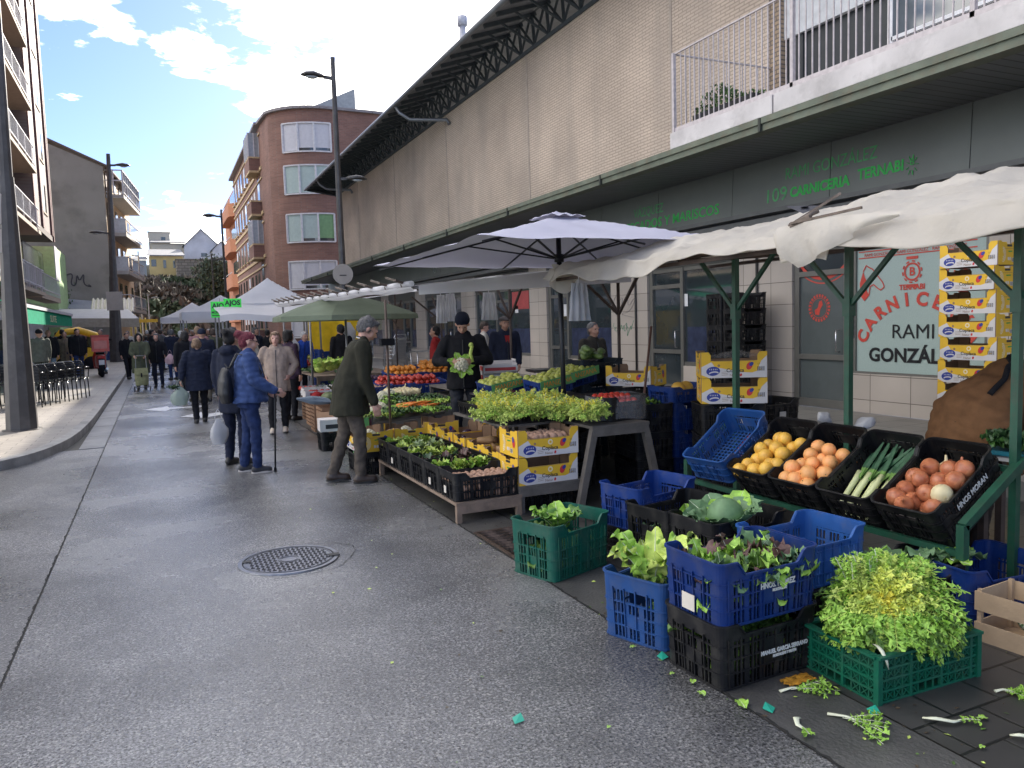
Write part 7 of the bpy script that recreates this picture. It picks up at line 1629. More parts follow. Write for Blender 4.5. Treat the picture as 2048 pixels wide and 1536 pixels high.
# black crates behind the trestle leg
for (x, y, n, rz, lb, mt, hh) in [(4.38, 6.42, 3, 80, 'black stack behind the splayed trestle leg', BLACK, .27), (4.86, 6.38, 2, 5, 'blue stack of crates beside the green post', BLUE, .26), (4.78, 5.62, 3, -25, 'black stack under the paired yellow boxes by the green post', BLACK, .28), (5.42, 5.85, 3, 0, 'black stack with a white sticker right of the yellow boxes', BLACK, .27), (5.10, 7.62, 3, 5, 'black stack under the single yellow box', BLACK, .285), (4.85, 8.12, 4, 0, 'tall dark teal stack under the green marrows', DTEAL, .29), (3.6, 6.7, 2, 0, 'black stack stored under the trestle table', BLACK, .29), (4.0, 7.25, 2, 0, 'black stack at the back under the trestle table', BLACK, .29)]:
    for k in range(n):
        crate((x, y, k*(hh+.002)), R(rz+rnd(-2, 2)), 'crate %s from the ground, %s' % (['one', 'two', 'three', 'four'][k], lb), mt, H=hh, dip=.04, group=lb, sticker=[('long', .05, .10, .08, .06)] if k == n-1 and n == 3 else None)
crate((4.86, 6.38, .525), R(5), 'blue crate holding two yellow melons on top of the blue stack', BLUE, H=.27, dip=.06, sticker=[('long', .1, .06, .10, .07)])
crate((4.82, 6.36, .80), R(4), 'upper open blue crate beside the yellow melons crate', BLUE, H=.16, dip=.03)
for x, y in ((4.72, 6.28), (4.84, 6.32)): o = obj('yellow_melon', FM['mango'], None, (x, y, .93), (0, .4, 1), 'yellow melon in the top blue crate beside the green post', 'melon', 'melons in the top blue crate'); o.scale = (1.6,)*3
m = MB(); leaf_pile(m, (0, 0, 0), .16, .1, 26, .12, .045, (0, 1), ruffle=.3); m.build('greens', [LG['deep'], LG['mid']], None, (4.38, 6.40, .80), label='leafy greens on top of the black stack behind the trestle leg', cat='greens')
ybox((4.86, 5.66, .846), R(-32), 'lower yellow box of the pair behind the green post', GY); ybox((4.86, 5.66, 1.084), R(-31), 'upper yellow box covered with clear film behind the green post', GY)
m = MB(); m.grid(lambda u, v: (4.86+(u-.5)*.50+.0*v, 5.60+(v-.5)*.34, 1.27+.05*math.sin(u*3.1)*math.sin(v*3.1)+.02*nse(u, v, 9)), 30, 20); tag(m.build('plastic_film', FILM), 'crumpled clear film over the upper yellow box', 'film')
ybox((5.12, 7.62, .865), R(-60), 'single yellow box on a black stack near the graffiti pier', GY)
for k in range(9):
    o = obj('green_marrow', FM['marrow'], None, (4.72+.07*(k % 4)+rnd(-.02, .02), 8.1+rnd(-.08, .08), 1.20+.045*(k//4)), (0, 0, R(60+rnd(-25, 25))), 'pale green marrow piled on the tall dark teal stack', 'marrow', 'green marrows on the teal stack'); o.scale = (1.3,)*3
t = thing('broom', 'wooden broom handle leaning between the stacks and the shop window', 'broom', (4.62, 6.9, 0))
MB().tube([(0, 0, .02), (.50, .4, 1.55)], .014, 8).build('handle', mat('brown_stick', (.16, .08, .06), rough=.6), t); MB().box(-.15, .15, -.03, .03, 0, .08).build('brush', BLKC, t)
# tall black crates beside the door
for k in range(7): 
    for j in range(2): crate((8.72, 10.25-.42*j, .172+k*.262), R(0), 'black crate %s from the ground in the %s tall stack by the pier' % (['one', 'two', 'three', 'four', 'five', 'six', 'seven'][k], ('farther', 'nearer')[j]), BLACK, H=.26, dip=.05, pitch=.03, group='tall black stacks by the pier')
for k in range(9): ybox((7.72, 5.22, .172+k*.237), R(-88+rnd(-1.5, 1.5)), 'yellow box %s of nine from the ground in the tall right stack' % ['one', 'two', 'three', 'four', 'five', 'six', 'seven', 'eight', 'nine'][k], 'tall stack of yellow boxes')
# wide display of vegetables: sloping table
t = thing('sloping_display', 'sloping grey board display under the vegetables and citrus crates', 'display', (3.3, 10, 0))
m = MB(); m.add([(x-3.3, y-10, z) for x, y, z in [(2.3, 9.0, .50), (3.2, 9.0, .56), (4.9, 13, .84), (3.4, 13, .80), (2.3, 9.0, .47), (3.2, 9.0, .53), (4.9, 13, .81), (3.4, 13, .77)]], [(0, 1, 2, 3), (7, 6, 5, 4), (0, 4, 5, 1), (1, 5, 6, 2), (2, 6, 7, 3), (3, 7, 4, 0)]); m.build('board', GWD, t)
for x, y in ((2.35, 9.05), (3.1, 9.1), (3.45, 12.9), (4.8, 12.9)): MB().beam((x-3.3, y-10, 0), (x-3.3, y-10, .49 if y < 10 else .76), .05, .05).build('leg', GWD, t)
def dz(x, y): return .50+.08*(y-9)
def dcrate(x, y, lb, mt=BLUE, H=.15, rz=0): return crate((x, y, dz(x, y)+.03), R(rz), lb, mt, H=H, dip=.02, group='crates on the sloping display', rot=(R(5), 0, R(rz)))
m = MB(); leaf_pile(m, (0, 0, 0), .28, .2, 60, .14, .045, (0, 1), ruffle=.4, lift=.3); m.build('spinach_heap', [LG['dark'], LG['deep']], None, (2.65, 9.1, .60), label='dark spinach leaves at the front of the sloping display', cat='greens')
for (x, y, z, lb, mi) in ((2.98, 8.95, .60, 'romanesco and leafy greens left of the vendor at the display edge', (0, 1)), (3.25, 9.45, .64, 'light green vegetable bunches beside the vendor', (1, 2)), (2.4, 8.95, .58, 'light green leaves at the near left corner of the display', (0, 2))):
    m = MB(); leaf_pile(m, (0, 0, 0), .22, .15, 36, .13, .045, mi, ruffle=.4, lift=.35); m.build('greens', [LG['deep'], LG['mid'], LG['pale']], None, (x, y, z), label=lb, cat='greens')
m = MB(); leaf_pile(m, (0, 0, 0), .3, .35, 70, .15, .04, (0, 1), ruffle=.3, lift=.3); m.build('green_beans', [LG['deep'], LG['dark']], None, (3.15, 9.9, .66), label='heap of green leafy bunches behind the carrots', cat='greens')
for k in range(34):
    obj('carrot', FM['carrot'], None, (2.66+rnd(0, .34), 9.30+rnd(-.12, .12), .60+rnd(0, .06)), (rnd(-.1, .1), rnd(-.2, .1), R(rnd(-25, 25))), 'orange carrot in the heap on the sloping display', 'carrot', 'carrots on the sloping display').scale = (1.25,)*3
for k, (x, y) in enumerate([(2.5, 9.65), (2.62, 9.95), (2.75, 10.2), (2.5, 9.35), (2.9, 10.35), (2.38, 9.2)]): obj('cauliflower', FM['cauliflower'], None, (x, y, dz(x, y)+.10), (0, 0, k), 'white cauliflower between the carrots and tomatoes', 'cauliflower', 'cauliflowers on the sloping display')
pile('pale_onion', 'white onion on the sloping display', 'white onions on the display', 'onion', (2.95, 10.35, .68), (1, .3, 0), (-.2, 1, .08), 6, 4, .08, dz=.02)
m = MB(); leaf_pile(m, (0, 0, 0), .22, .2, 34, .12, .04, (0, 1, 2), ruffle=.4, lift=.3); m.build('mixed_greens', [LG['mid'], LG['deep'], LG['rib']], None, (2.75, 9.85, .64), label='mixed greens between the cauliflowers', cat='greens')
for k, (x, y) in enumerate([(3.12, 10.9), (3.55, 10.85)]):
    dcrate(x, y, 'blue crate of tomatoes, %s one on the sloping display' % ('left', 'right')[k], rz=0)
    pile('tomato', 'red tomato in the %s blue tomato crate' % ('left', 'right')[k], 'tomatoes in the %s blue crate' % ('left', 'right')[k], 'tomato', (x-.24, y-.15, dz(x, y)+.14), (1, 0, 0), (0, 1, .08), 6, 4, .085, dz=.02, layers=2)
for k, (x, y) in enumerate([(3.55, 11.9), (4.1, 11.9), (4.25, 12.4)]):
    dcrate(x, y, 'blue crate of oranges number %s at the back of the sloping display' % ('one', 'two', 'three')[k])
    pile('orange', 'orange in blue orange crate number %s' % ('one', 'two', 'three')[k], 'oranges in blue crate %s' % ('one', 'two', 'three')[k], 'orange', (x-.24, y-.15, dz(x, y)+.14), (1, 0, 0), (0, 1, .08), 6, 4, .088, dz=.02, layers=2, sc=(.9, 1.15))
dcrate(3.0, 11.5, 'blue crate of dark vegetables left of the oranges'); dcrate(2.72, 10.8, 'blue crate of pinkish garlic left of the tomatoes')
pile('potato', 'pinkish garlic bulb in the blue crate', 'garlic in the blue crate', 'garlic', (2.5, 10.66, .78), (1, 0, 0), (0, 1, .08), 7, 4, .07, dz=0)
pile('aubergine', 'dark aubergine in the blue crate left of the oranges', 'aubergines in the blue crate', 'aubergine', (2.8, 11.4, .84), (1, 0, 0), (0, 1, .08), 4, 3, .11, dz=0)
# fruit table with apples and cartons
table('fruit_table', 'wooden table for apples and cartons right of the vendor in the beanie', 3.55, 5.3, 7.7, 10.6, .78, .05)
GAP = mat('green_printed_card', (.14, .40, .13), rough=.55, var=.1)
for k, (x, y, z, ry) in enumerate([(4.08, 7.86, .84, -8), (4.52, 8.05, .90, -10), (3.70, 8.35, .80, -8)]):
    t = thing('apple_crate', 'blue apple crate %s lined with green printed card' % ('at the front left of the fruit table', 'nearest the black umbrella pole', 'farther left behind the endives')[k], 'crate', (x, y, z), R(8), None, (R(6), R(ry), R(8)))
    obj('crate_shell', CM[(round(.22, 3), round(.05, 3), .5, .34, BLACK.name, .023)] if False else crate_mesh('crate_shell', BLUE, .5, .36, .17, .03), t)
    m = MB(); m.box(-.245, .245, -.197, -.193, .09, .19); m.build('card_liner', GAP, t)
    m = MB(); add_text(m, 'MANZANA', face_mx((0, -.199, .115), (1, 0, 0), (0, 0, 1)), .085, sx=.95); m.build('printing', mat('orange_ink', (.75, .3, .05)), t)
    Mt = Matrix.Translation((x, y, z)) @ Euler((R(6), R(ry), R(8))).to_matrix().to_4x4()
    for i in range(6):
        for j in range(4): o = obj('apple', FM['apple'], None, Mt @ Vector((-.2+.08*i+rnd(-.01, .01), -.12+.08*j, .15+rnd(0, .03))), (rnd(0, 6), rnd(0, 6), 0), 'green yellow apple in the blue apple crate %s' % ('at the front left', 'near the umbrella pole', 'behind the endives')[k], 'apple', 'apples in crate %s' % ('a', 'b', 'c')[k])
CRW = mat('red_printed_card', (.50, .05, .05), rough=.6)
for k in range(9):
    x, y, z = [(4.02, 9.15), (4.22, 9.62), (4.45, 10.1)][k % 3] + (.782+(k//3)*.115,)
    t = thing('strawberry_carton', 'flat red and white fruit carton, %s layer, %s column' % (('lowest', 'middle', 'top')[k//3], ('nearest', 'middle', 'farthest')[k % 3]), 'carton', (x, y, z), R(-20+rnd(-8, 8)), 'flat red and white cartons')
    m = MB(); m.box(-.22, .22, -.155, .155, 0, .012); 
    for s in (-1, 1): m.box(-.22, .22, s*.15-.005, s*.15+.005, .0, .085); m.box(s*.215-.005, s*.215+.005, -.145, .145, 0, .11)
    m.build('tray', CARD_W, t); m = MB(); m.box(-.2, .2, -.158, -.1555, .02, .06); m.box(-.222, -.2205, -.12, .12, .02, .08); m.build('printing', CRW, t)
t = thing('weighing_scale', 'flat grey weighing scale on the fruit table in front of the man in the cap', 'scale', (4.68, 9.05, .782), R(-8))
MB().box(-.22, .22, -.16, .16, .02, .12).build('body', mat('scale_body', (.12, .13, .14), rough=.4), t); m = MB(); m.lathe([(.0, .12), (.04, .12), (.04, .2)], 12); m.box(-.24, .24, -.19, .19, .2, .235); m.build('weighing_plate', MATS['steel_chain'], t); m = MB(); 
for sx_ in (-.18, .18):
    for sy in (-.12, .12): m.box(sx_-.02, sx_+.02, sy-.02, sy+.02, 0, .02)
m.build('foot', BLKC, t)
dcrate2 = crate((4.68, 9.05, .5), 0, 'blue crate under the edge of the fruit table', BLUE, H=.25)
m = MB(); m.ball((0, 0, .06), .17, .12, .07, n=16); m.build('net_bag', mat('pink_net', (.40, .22, .17), rough=.9, var=.4, vs=60, bump=.8, bs=70), None, (4.30, 8.75, .80), label='net bag of potatoes lying by the scale', cat='net bag')
for k in range(10): m = MB(); m.tube([(0, 0, 0), (.08, .01, .01), (.18, 0, .0)], .012, 6, rs=[.02, .016, .004]); m.build('beetroot', mat('beet_skin', (.10, .015, .03), rough=.5), None, (3.6+rnd(0, .3), 8.0+rnd(-.15, .2), .80+rnd(0, .04)), (0, 0, rnd(-.6, .6)), label='dark red beet root behind the endives', cat='beetroot', group='beetroots behind the endives')
# black-pole umbrella
DMET = mat('black_metal', (.025, .026, .03), rough=.4, metal=.4)
UMB = cloth('lavender_white_canvas', (.52, .51, .60), .09, var=.04, vs=2, bump=.2, bs=12)
t = thing('square_umbrella', 'large square white market umbrella on a black pole over the endives', 'umbrella', (3.86, 7.08, 0))
MB().tube([(.0, 0, 0), (-.03, 0, 2.72)], .026, 12).build('pole', DMET, t); MB().box(-.25, .25, -.25, .25, 0, .07).build('base', DMET, t)
hw, ze, za = 1.55, 2.31, 2.74
def umb(u, v):
    x, y = (u*2-1)*hw, (v*2-1)*hw; k = max(abs(x), abs(y))/hw; dg = min(abs(x), abs(y))/max(.01, max(abs(x), abs(y)))
    return (x-.03, y, lerp(za, ze, k**.9)-.03*math.sin(math.pi*k)*(1-dg)+.02*nse(x, y, 3))
m = MB(); m.grid(umb, 44, 44); o = m.build('canopy', UMB, t)
m = MB(); m.grid(lambda u, v: ((u*2-1)*.22-.03, (v*2-1)*.22, 2.762-.06*max(abs(u*2-1), abs(v*2-1))+.012*math.sin(u*19)*math.cos(v*15)), 14, 14); m.build('vent_cap', UMB, t)
for i in range(8):
    a = i*math.pi/4; r = hw*(1.38 if i % 2 else .97); e = Vector((math.cos(a)*r, math.sin(a)*r, ze-.03)); c = Vector((-.03, 0, za-.09)); MB().beam(c, e, .012, .016).build('rib', DMET, t); MB().beam((-.025, 0, 2.28), c.lerp(e, .48), .016, .016).build('strut', DMET, t)
MB().lathe([(.05, 2.25), (.05, 2.33)], 12, c=(-.025, 0, 0)).build('hub', DMET, t)
# long white row canopy with clamps
WT = cloth('white_tarpaulin', (.84, .83, .85), .5, var=.05, vs=2, bump=.3, bs=6); SP = mat('grey_steel_tube', (.24, .23, .23), rough=.4, metal=.6)
t = thing('row_canopy', 'long white tarpaulin canopy clamped on steel tubes over the vegetable display', 'canopy', (3.9, 12, 0))
def rowc(u, v):
    x = 2.55+u*2.75; y = 8.0+v*10.2; return (x-3.9, y-12, 2.07+.012*(y-8)+u*.26+.05*math.sin(math.pi*u)*math.sin(v*3.1*5)+.02*nse(x, y, 2)-.04*abs(math.sin((y-8)*math.pi/3.4)))
m = MB(); m.grid(rowc, 30, 80); o = m.build('tarpaulin', WT, t)
m = MB(); m.grid(lambda u, v: (2.6+u*2.7-3.9+.0*v, -4.02-.02*math.sin(u*20), 2.07+u*.26-v*(.10+.14*u)), 30, 4); m.build('front_valance', WT, t)
m = MB(); m.grid(lambda u, v: (2.54-3.9-.02*math.sin(v*5), 8+u*10.2-12, 2.07+.122*u-v*.07*(.8+.2*math.sin(u*23))), 80, 3); m.build('street_valance', WT, t)
for y in (8.1, 11.3, 14.6, 17.8):
    for x in ((2.62, 5.2) if y > 12 else (5.2,)): MB().tube([(x-3.9, y-12, 0), (x-3.9, y-12, 2.08+(x-2.6)*.09+.012*(y-8))], .021, 8).build('post', SP if x < 3 else RUST, t)
    MB().beam((2.62-3.9, y-12, 2.03+.012*(y-8)), (5.2-3.9, y-12, 2.28+.012*(y-8)), .03, .03).build('crossbar', RUST, t)
    for s in (-1, 1): MB().beam((5.2-3.9, y-12, 1.7), (5.2-3.9-.0, y-12+s*.5, 2.22), .03, .03).build('brace', RUST, t)
    MB().beam((5.2-3.9, y-12, 1.7), (4.6-3.9, y-12, 2.2), .03, .03).build('brace', RUST, t)
MB().tube([(2.6-3.9, -4, 2.05), (2.6-3.9, 6.1, 2.17)], .018, 6).build('long_tube', SP, t)
for k in range(15):
    y = 8.3+k*.66; m = MB(); z = 2.10+.012*(y-8)
    for s in (-1, 1): m.beam((2.56-3.9, y-12, z), (2.38-3.9, y-12+s*.17, z+.03+.05*(s > 0)), .03, .022)
    m.beam((2.50-3.9, y-12, z-.02), (2.62-3.9, y-12, z+.01), .03, .035); m.build('clamp', MATS['rusty_clamp'], t)
MB().tube([(2.53-3.9+.006*math.sin(i*1.7), -4+i*.68, 2.09+.008*i+.006*math.sin(i*2.3)) for i in range(16)], .032, 8).build('rolled_edge', WT, t)
MB().tube([(2.44-3.9, 8.75-12, 0), (2.44-3.9, 8.75-12, 1.95)], .015, 8).build('post', RUST, t); MB().box(2.36-3.9, 2.52-3.9, 8.70-12, 8.80-12, 1.42, 1.50).build('bracket', BLKC, t)
# hanging bundles of bags
for k, (x, y, z, lb) in enumerate([(3.35, 9.4, 1.66, 'left bundle of white bags hanging under the row canopy'), (3.52, 9.5, 1.68, 'second bundle of white bags beside the first one'), (3.98, 9.3, 1.68, 'flat sheet of white bags hanging right of the vendor in the beanie'), (3.70, 6.45, 1.64, 'net of folded white bags hanging at the corner of the cream tarpaulin')]):
    m = MB(); w0 = (.14, .15, .22, .20)[k]
    m.grid(lambda u, v: ((u-.5)*w0*(1.1-.35*v)+.008*math.sin(v*9+u*14), .035*math.sin(math.pi*u)*math.sin(math.pi*min(1, v+.15))+.012*math.sin(u*22), v*.36), 18, 12); m.grid(lambda u, v: ((u-.5)*w0*(1.1-.35*v), -.035*math.sin(math.pi*u)*math.sin(math.pi*min(1, v+.15))-.012*math.sin(u*20), v*.36), 18, 12)
    m.tube([(0, 0, .34), (0, 0, .42), (.02, 0, .45)], .006, 5, 0); m.build('bag_bundle', PLB, None, (x, y, z), (0, 0, R((10, -20, 5, -10)[k])), label=lb, cat='bag')
# ---------------- second stall
t = thing('green_umbrella', 'round faded green market umbrella over the second stall', 'umbrella', (2.95, 13.1, 0)); GU = cloth('faded_green_canvas', (.19, .225, .16), .25, var=.1, vs=3); m = MB(); n = 8; rings = []
for r, z in ((.03, 2.16), (.4, 2.12), (.8, 2.0), (1.22, 1.84), (1.235, 1.76)): rings.append([(r*math.cos(2*math.pi*(j+.5)/n), r*math.sin(2*math.pi*(j+.5)/n), z) for j in range(n)])
m.loft(rings, cap=False, smooth=False); m.build('canopy', GU, t); MB().tube([(0, 0, 0), (0, 0, 2.15)], .02, 8).build('pole', SP, t)
for i in range(8): a = 2*math.pi*(i+.5)/8; MB().beam((0, 0, 2.1), (1.2*math.cos(a), 1.2*math.sin(a), 1.82), .012, .012).build('rib', DMET, t)
SL = slat_mesh(.58, .42, .225, 4, WOOD2)
for k, (x, y) in enumerate([(2.45, 11.65), (2.50, 12.5), (2.58, 13.35), (2.66, 14.2)]):
    for j in range(2): obj('wooden_crate', SL, None, (x, y, j*.24), (0, 0, R(rnd(-3, 3))), '%s brown wooden crate of the %s pair along the second stall' % (('lower', 'upper')[j], ('nearest', 'second', 'third', 'farthest')[k]), 'crate', 'brown wooden crates of the second stall')
obj('pumpkin', FM['pumpkin'], None, (2.38, 11.9, .57), (0, 0, 0), 'big striped green squash on the nearest wooden crate', 'squash')
for x, y, z in ((2.62, 12.1, .56), (2.75, 11.8, .54)): obj('pumpkin', FM['pumpkin'], None, (x, y, z), (0, .4, 1), 'smaller squash next to the big striped one', 'squash', 'small squashes').scale = (.75,)*3
m = bag_mesh(.5, .2); m.build('plastic_bag', cloth('blue_white_plastic', (.30, .36, .42), .3), None, (2.30, 11.55, .54), (R(80), 0, R(-80)), label='blue and white plastic bag lying on the nearest wooden crate', cat='bag')
t = thing('red_bag', 'red net bag beside the striped squash', 'bag', (2.28, 12.4, .49)); m = MB(); m.ball((0, 0, .07), .09, .07, .08, n=12); m.build('net', REDC, t); MB().tube([(0, 0, .13), (0, 0, .18)], .01, 5).build('knot', REDC, t)
for k in range(6): t = thing('tomato_carton', 'red and white tomato carton %s on the wooden crates of the second stall' % ('one', 'two', 'three', 'four', 'five', 'six')[k], 'carton', (2.40+.5*(k % 2)+.03*k, 13.0+.5*(k//2), .49), 0, 'tomato cartons of the second stall'); m = MB(); m.box(-.22, .22, -.15, -.14, 0, .12); m.box(-.22, .22, .14, .15, 0, .12); m.box(-.22, -.21, -.139, .139, 0, .12); m.box(.21, .22, -.139, .139, 0, .12); m.box(-.21, .21, -.139, .139, .0, .01); m.build('tray', CARD_W, t); m = MB(); m.box(-.15, .15, -.152, -.1505, .03, .09); m.build('printing', CRW, t)
for k in range(3): pile('tomato', 'tomato in the cartons of the second stall', 'tomatoes of the second stall', 'tomato', (2.30+.5*(k % 2), 12.9+.5*k, .58), (1, 0, 0), (0, 1, 0), 4, 3, .09, dz=0)
table('vegetable_table', 'dark table of greens and cabbages at the second stall', 2.7, 4.3, 14.6, 17.2, .74, .05, BWD)
for (x, y, z, n, lb, mi) in [(2.75, 13.9, .55, 70, 'dark leafy greens at the near side of the second stall', (0,)), (3.2, 14.3, .62, 70, 'second heap of dark greens at the second stall', (0, 1)), (3.5, 15.0, .78, 50, 'spinach at the back of the second stall', (0, 0, 1)), (2.9, 15.9, .78, 40, 'parsley bunches at the left of the cabbages', (0, 1))]:
    m = MB(); leaf_pile(m, (0, 0, 0), .3, .3, n, .16, .055, mi, ruffle=.4, lift=.5); m.build('greens', [LG['dark'], LG['deep']], None, (x, y, z), label=lb, cat='greens')
for (x, y) in ((2.75, 13.9), (3.2, 14.3)): crate((x, y, 0), 0, 'dark crate under the leafy greens at x %s of the second stall' % ('left' if x < 3 else 'right'), BLACK, H=.5, dip=.05)
for k, (x, y) in enumerate([(2.9, 15.3), (3.15, 15.5), (3.5, 15.8), (3.8, 16.0), (3.3, 15.9), (3.7, 15.5), (3.05, 16.2), (4.0, 16.2)]): o = obj('cabbage', FM['cabbage'], None, (x, y, .86+.02*(k % 3)), (rnd(-.3, .3), 0, k), 'pale green cabbage on the dark table of the second stall', 'cabbage', 'cabbages of the second stall'); o.scale = (1.4,)*3
table('fruit_table', 'farther table with red fruit and blue crates', 2.7, 4.6, 18.4, 20.4, .74, .05, BWD)
pile('apple', 'yellow apple on the farther fruit table', 'yellow apples far table', 'apple', (3.2, 18.7, .95), (1, 0, 0), (0, 1, 0), 4, 3, .1, dz=0, layers=2)
pile('tomato', 'red apple on the farther fruit table', 'red apples far table', 'apple', (2.75, 18.5, .80), (1, 0, 0), (0, 1, 0), 7, 5, .085, dz=0, layers=2, sc=(1, 1.1))
for k in range(3): crate((3.45+.05*k, 17.6, .30+k*.29-.3+.3), R(2*k), 'blue crate %s of the small stack behind the cabbages' % ('one', 'two', 'three')[k], BLUE, H=.28, pitch=.03)
crate((3.45, 17.6, 0), 0, 'black crate at the foot of the small blue stack behind the cabbages', BLACK, H=.295, pitch=.03)
m = MB(); m.grid(lambda u, v: (3.5+u*1.3, 19.8+.05*math.sin(u*14), .8+v*1.05), 20, 6); tag(m.build('yellow_tarp', cloth('yellow_tarp_cloth', (.75, .50, .03), .4)), 'yellow tarpaulin hanging at the back of the farther stall', 'tarpaulin')
for k, (x, z, lb) in enumerate([(3.95, 1.25, 'large bundle of white bags hanging in front of the yellow tarpaulin'), (2.75, 1.0, 'white bag bundle hanging left of the seller in blue')]):
    bag_mesh(.5, .34).build('bag_bundle', PLB, None, (x, 17.3+k*.5, z), label=lb, cat='bag')
t = thing('plastic_crate', 'black crate on the road edge with colourful cartons behind the man in olive', 'crate', (2.12, 10.45, 0)); obj('crate_shell', crate_mesh('crate_shell', BLACK, .4, .34, .26, .02), t)
for (x, y, z, w_, h_, d_, mt, lb) in [(2.10, 10.42, .262, .36, .16, .3, CARD_W, 'white carton on the black crate at the road edge'), (2.36, 9.95, 0, .20, .52, .3, GAP, 'upright green printed carton behind the olive jacket'), (2.50, 10.3, 0, .16, .62, .3, mat('pink_printed_card', (.5, .15, .25), rough=.6, var=.3, vs=12), 'upright pink and orange printed carton next to the green one')]:
    t = thing('carton', lb, 'carton', (x, y, z), R(-4)); m = MB(); m.box(-w_/2, w_/2, -d_/2, d_/2, 0, h_); o = m.build('box', mt, t); m = MB(); m.box(-w_*.3, w_*.3, -d_/2-.002, -d_/2-.0005, h_*.25, h_*.6); m.build('printing', PBLUE if mt is not CARD_W else PBLK, t)
    m = MB(); m.add([(-w_/2, d_/2, h_), (w_/2, d_/2, h_), (w_/2, d_/2+.08, h_+.07), (-w_/2, d_/2+.08, h_+.07)], [(0, 1, 2, 3)]); m.build('flap', CARD_B, t)
# ---------------- white tents further on
def tent(x, y, hw, ze, za, lb):
    t = thing('peaked_tent', lb, 'tent', (x, y, 0)); m = MB()
    def fn(u, v):
        X, Y_ = (u*2-1)*hw, (v*2-1)*hw; k = max(abs(X), abs(Y_))/hw; return (X, Y_, ze+(za-ze)*(1-k)**1.35+.0*k)
    m.grid(fn, 20, 20); m.build('roof', WT, t); m = MB()
    for s in (-1, 1): m.grid(lambda u, v: ((u*2-1)*hw, s*hw, ze-v*.28), 10, 2); m.grid(lambda u, v: (s*hw, (u*2-1)*hw, ze-v*.28), 10, 2)
    m.build('valance', WT, t)
    for sx_ in (-1, 1):
        for sy in (-1, 1): MB().beam((sx_*hw*.98, sy*hw*.98, 0), (sx_*hw*.98, sy*hw*.98, ze), .04, .04).build('leg', SP, t)
tent(3.02, 23.2, 1.3, 2.36, 3.12, 'white peaked tent nearest the second stall'); tent(2.35, 31.5, 1.45, 2.35, 3.0, 'white peaked tent behind the garlic signs'); tent(2.7, 37, 1.5, 2.4, 3.1, 'third white tent down the street'); tent(1.9, 45, 1.6, 2.4, 3.2, 'farthest white tent before the bank')
t = thing('slanted_canopy', 'low slanted white sheet canopy in front of the peaked tent', 'canopy', (2.3, 18.9, 0)); m = MB(); m.grid(lambda u, v: (-1.0+u*2.2, -1.0+v*2.2, 1.98+.28*v+.03*math.sin(u*9)+.02*math.sin(v*7)), 20, 10); m.grid(lambda u, v: (-1.0+u*2.2, -1.0, 1.98-.14*v+.03*math.sin(u*9)), 20, 3); m.build('sheet', WT, t)
for x in (-.95, 1.15):
    for y in (-.95, 1.15): MB().beam((x, y, 0), (x, y, 1.97 if y < 0 else 2.24), .035, .035).build('pole', SP, t)
SGN = mat('fluorescent_green_card', (.08, .85, .10), rough=.6, var=.04)
for k, (x, y, z) in enumerate([(1.44, 19.7, 1.96), (1.72, 19.55, 2.02)]):
    t = thing('price_sign', ('left' if k == 0 else 'right')+' fluorescent green garlic sign hanging from the white canopy', 'sign', (x, y, z), R(-4)); MB().box(-.20, .20, 0, .006, 0, .38).build('card', SGN, t); m = MB(); M = face_mx((0, -.003, 0), (1, 0, 0), (0, 0, 1)); add_text(m, 'AJOS', M @ Matrix.Translation((0, .23, 0)), .155, bold=.006); add_text(m, 'MORADOS', M @ Matrix.Translation((-.03, .10, 0)), .075, bold=.002, sx=.85); m.box(.10, .19, -.0035, -.002, .03, .16); m.box(-.18, .06, -.0035, -.002, .04, .06); m.build('lettering', PBLK, t)
    MB().tube([(0, 0, .38), (0, .02, .46)], .006, 4).build('hook', SP, t)
# ---------------- street furniture
LMP = mat('lamp_grey_paint', (.075, .068, .064), rough=.45, metal=.3, var=.15, vs=3, dirt=((.2, .19, .18), 4, .25)); SIGB = mat('sign_back_beige', (.42, .37, .32), rough=.6, var=.06)
def luminaire(t, base, d, s=1.0, name='luminaire'):
    m = MB(); d = Vector(d).normalized(); sd_ = d.cross(Vector((0, 0, 1))); M = Matrix((d, -sd_, Vector((0, 0, 1)))).transposed().to_4x4(); M.translation = Vector(base)
    m.beam(M @ Vector((0, 0, 0)), M @ Vector((.30*s, 0, .02)), .09*s, .09*s)
    secs = [(.25, .05, .05, .02), (.40, .11, .09, .03), (.62, .19, .11, .05), (.85, .17, .085, .04), (.98, .07, .03, .02)]
    m.loft([[M @ Vector((x*s, w_*s*math.cos(a), (zz+h*math.sin(a)*(1 if math.sin(a) > 0 else .45))*s)) for a in [j*math.pi/6 for j in range(12)]] for x, w_, h, zz in secs]); o = m.build(name, LMP, t)
    m = MB(); m.loft([[M @ Vector(((.66+.2*math.cos(a))*s*1, .13*s*math.sin(a), -.01*s)) for a in [j*math.pi/6 for j in range(12)]], [M @ Vector(((.66+.1*math.cos(a))*s, .06*s*math.sin(a), -.06*s)) for a in [j*math.pi/6 for j in range(12)]]]); m.build('lens', mat('lamp_lens', (.4, .42, .42), rough=.2), o)
def pole_mesh(h, r0, r1, r2, zt_, n=8, lean=(0, 0)):
    m = MB(); m.tube([(0, 0, 0), (lean[0]*zt_/h, lean[1]*zt_/h, zt_)], r0, n, rs=[r0, r1]); m.tube([(lean[0]*zt_/h, lean[1]*zt_/h, zt_), (lean[0], lean[1], h)], r2, n, rs=[r1*.88, r2]); 
    for i in range(len(m.sm)): m.sm[i] = False
    return m
t = thing('street_lamp', 'tall tapered grey street lamp on the pavement at the left edge of the picture', 'street lamp', (-2.08, 14.85, .12))
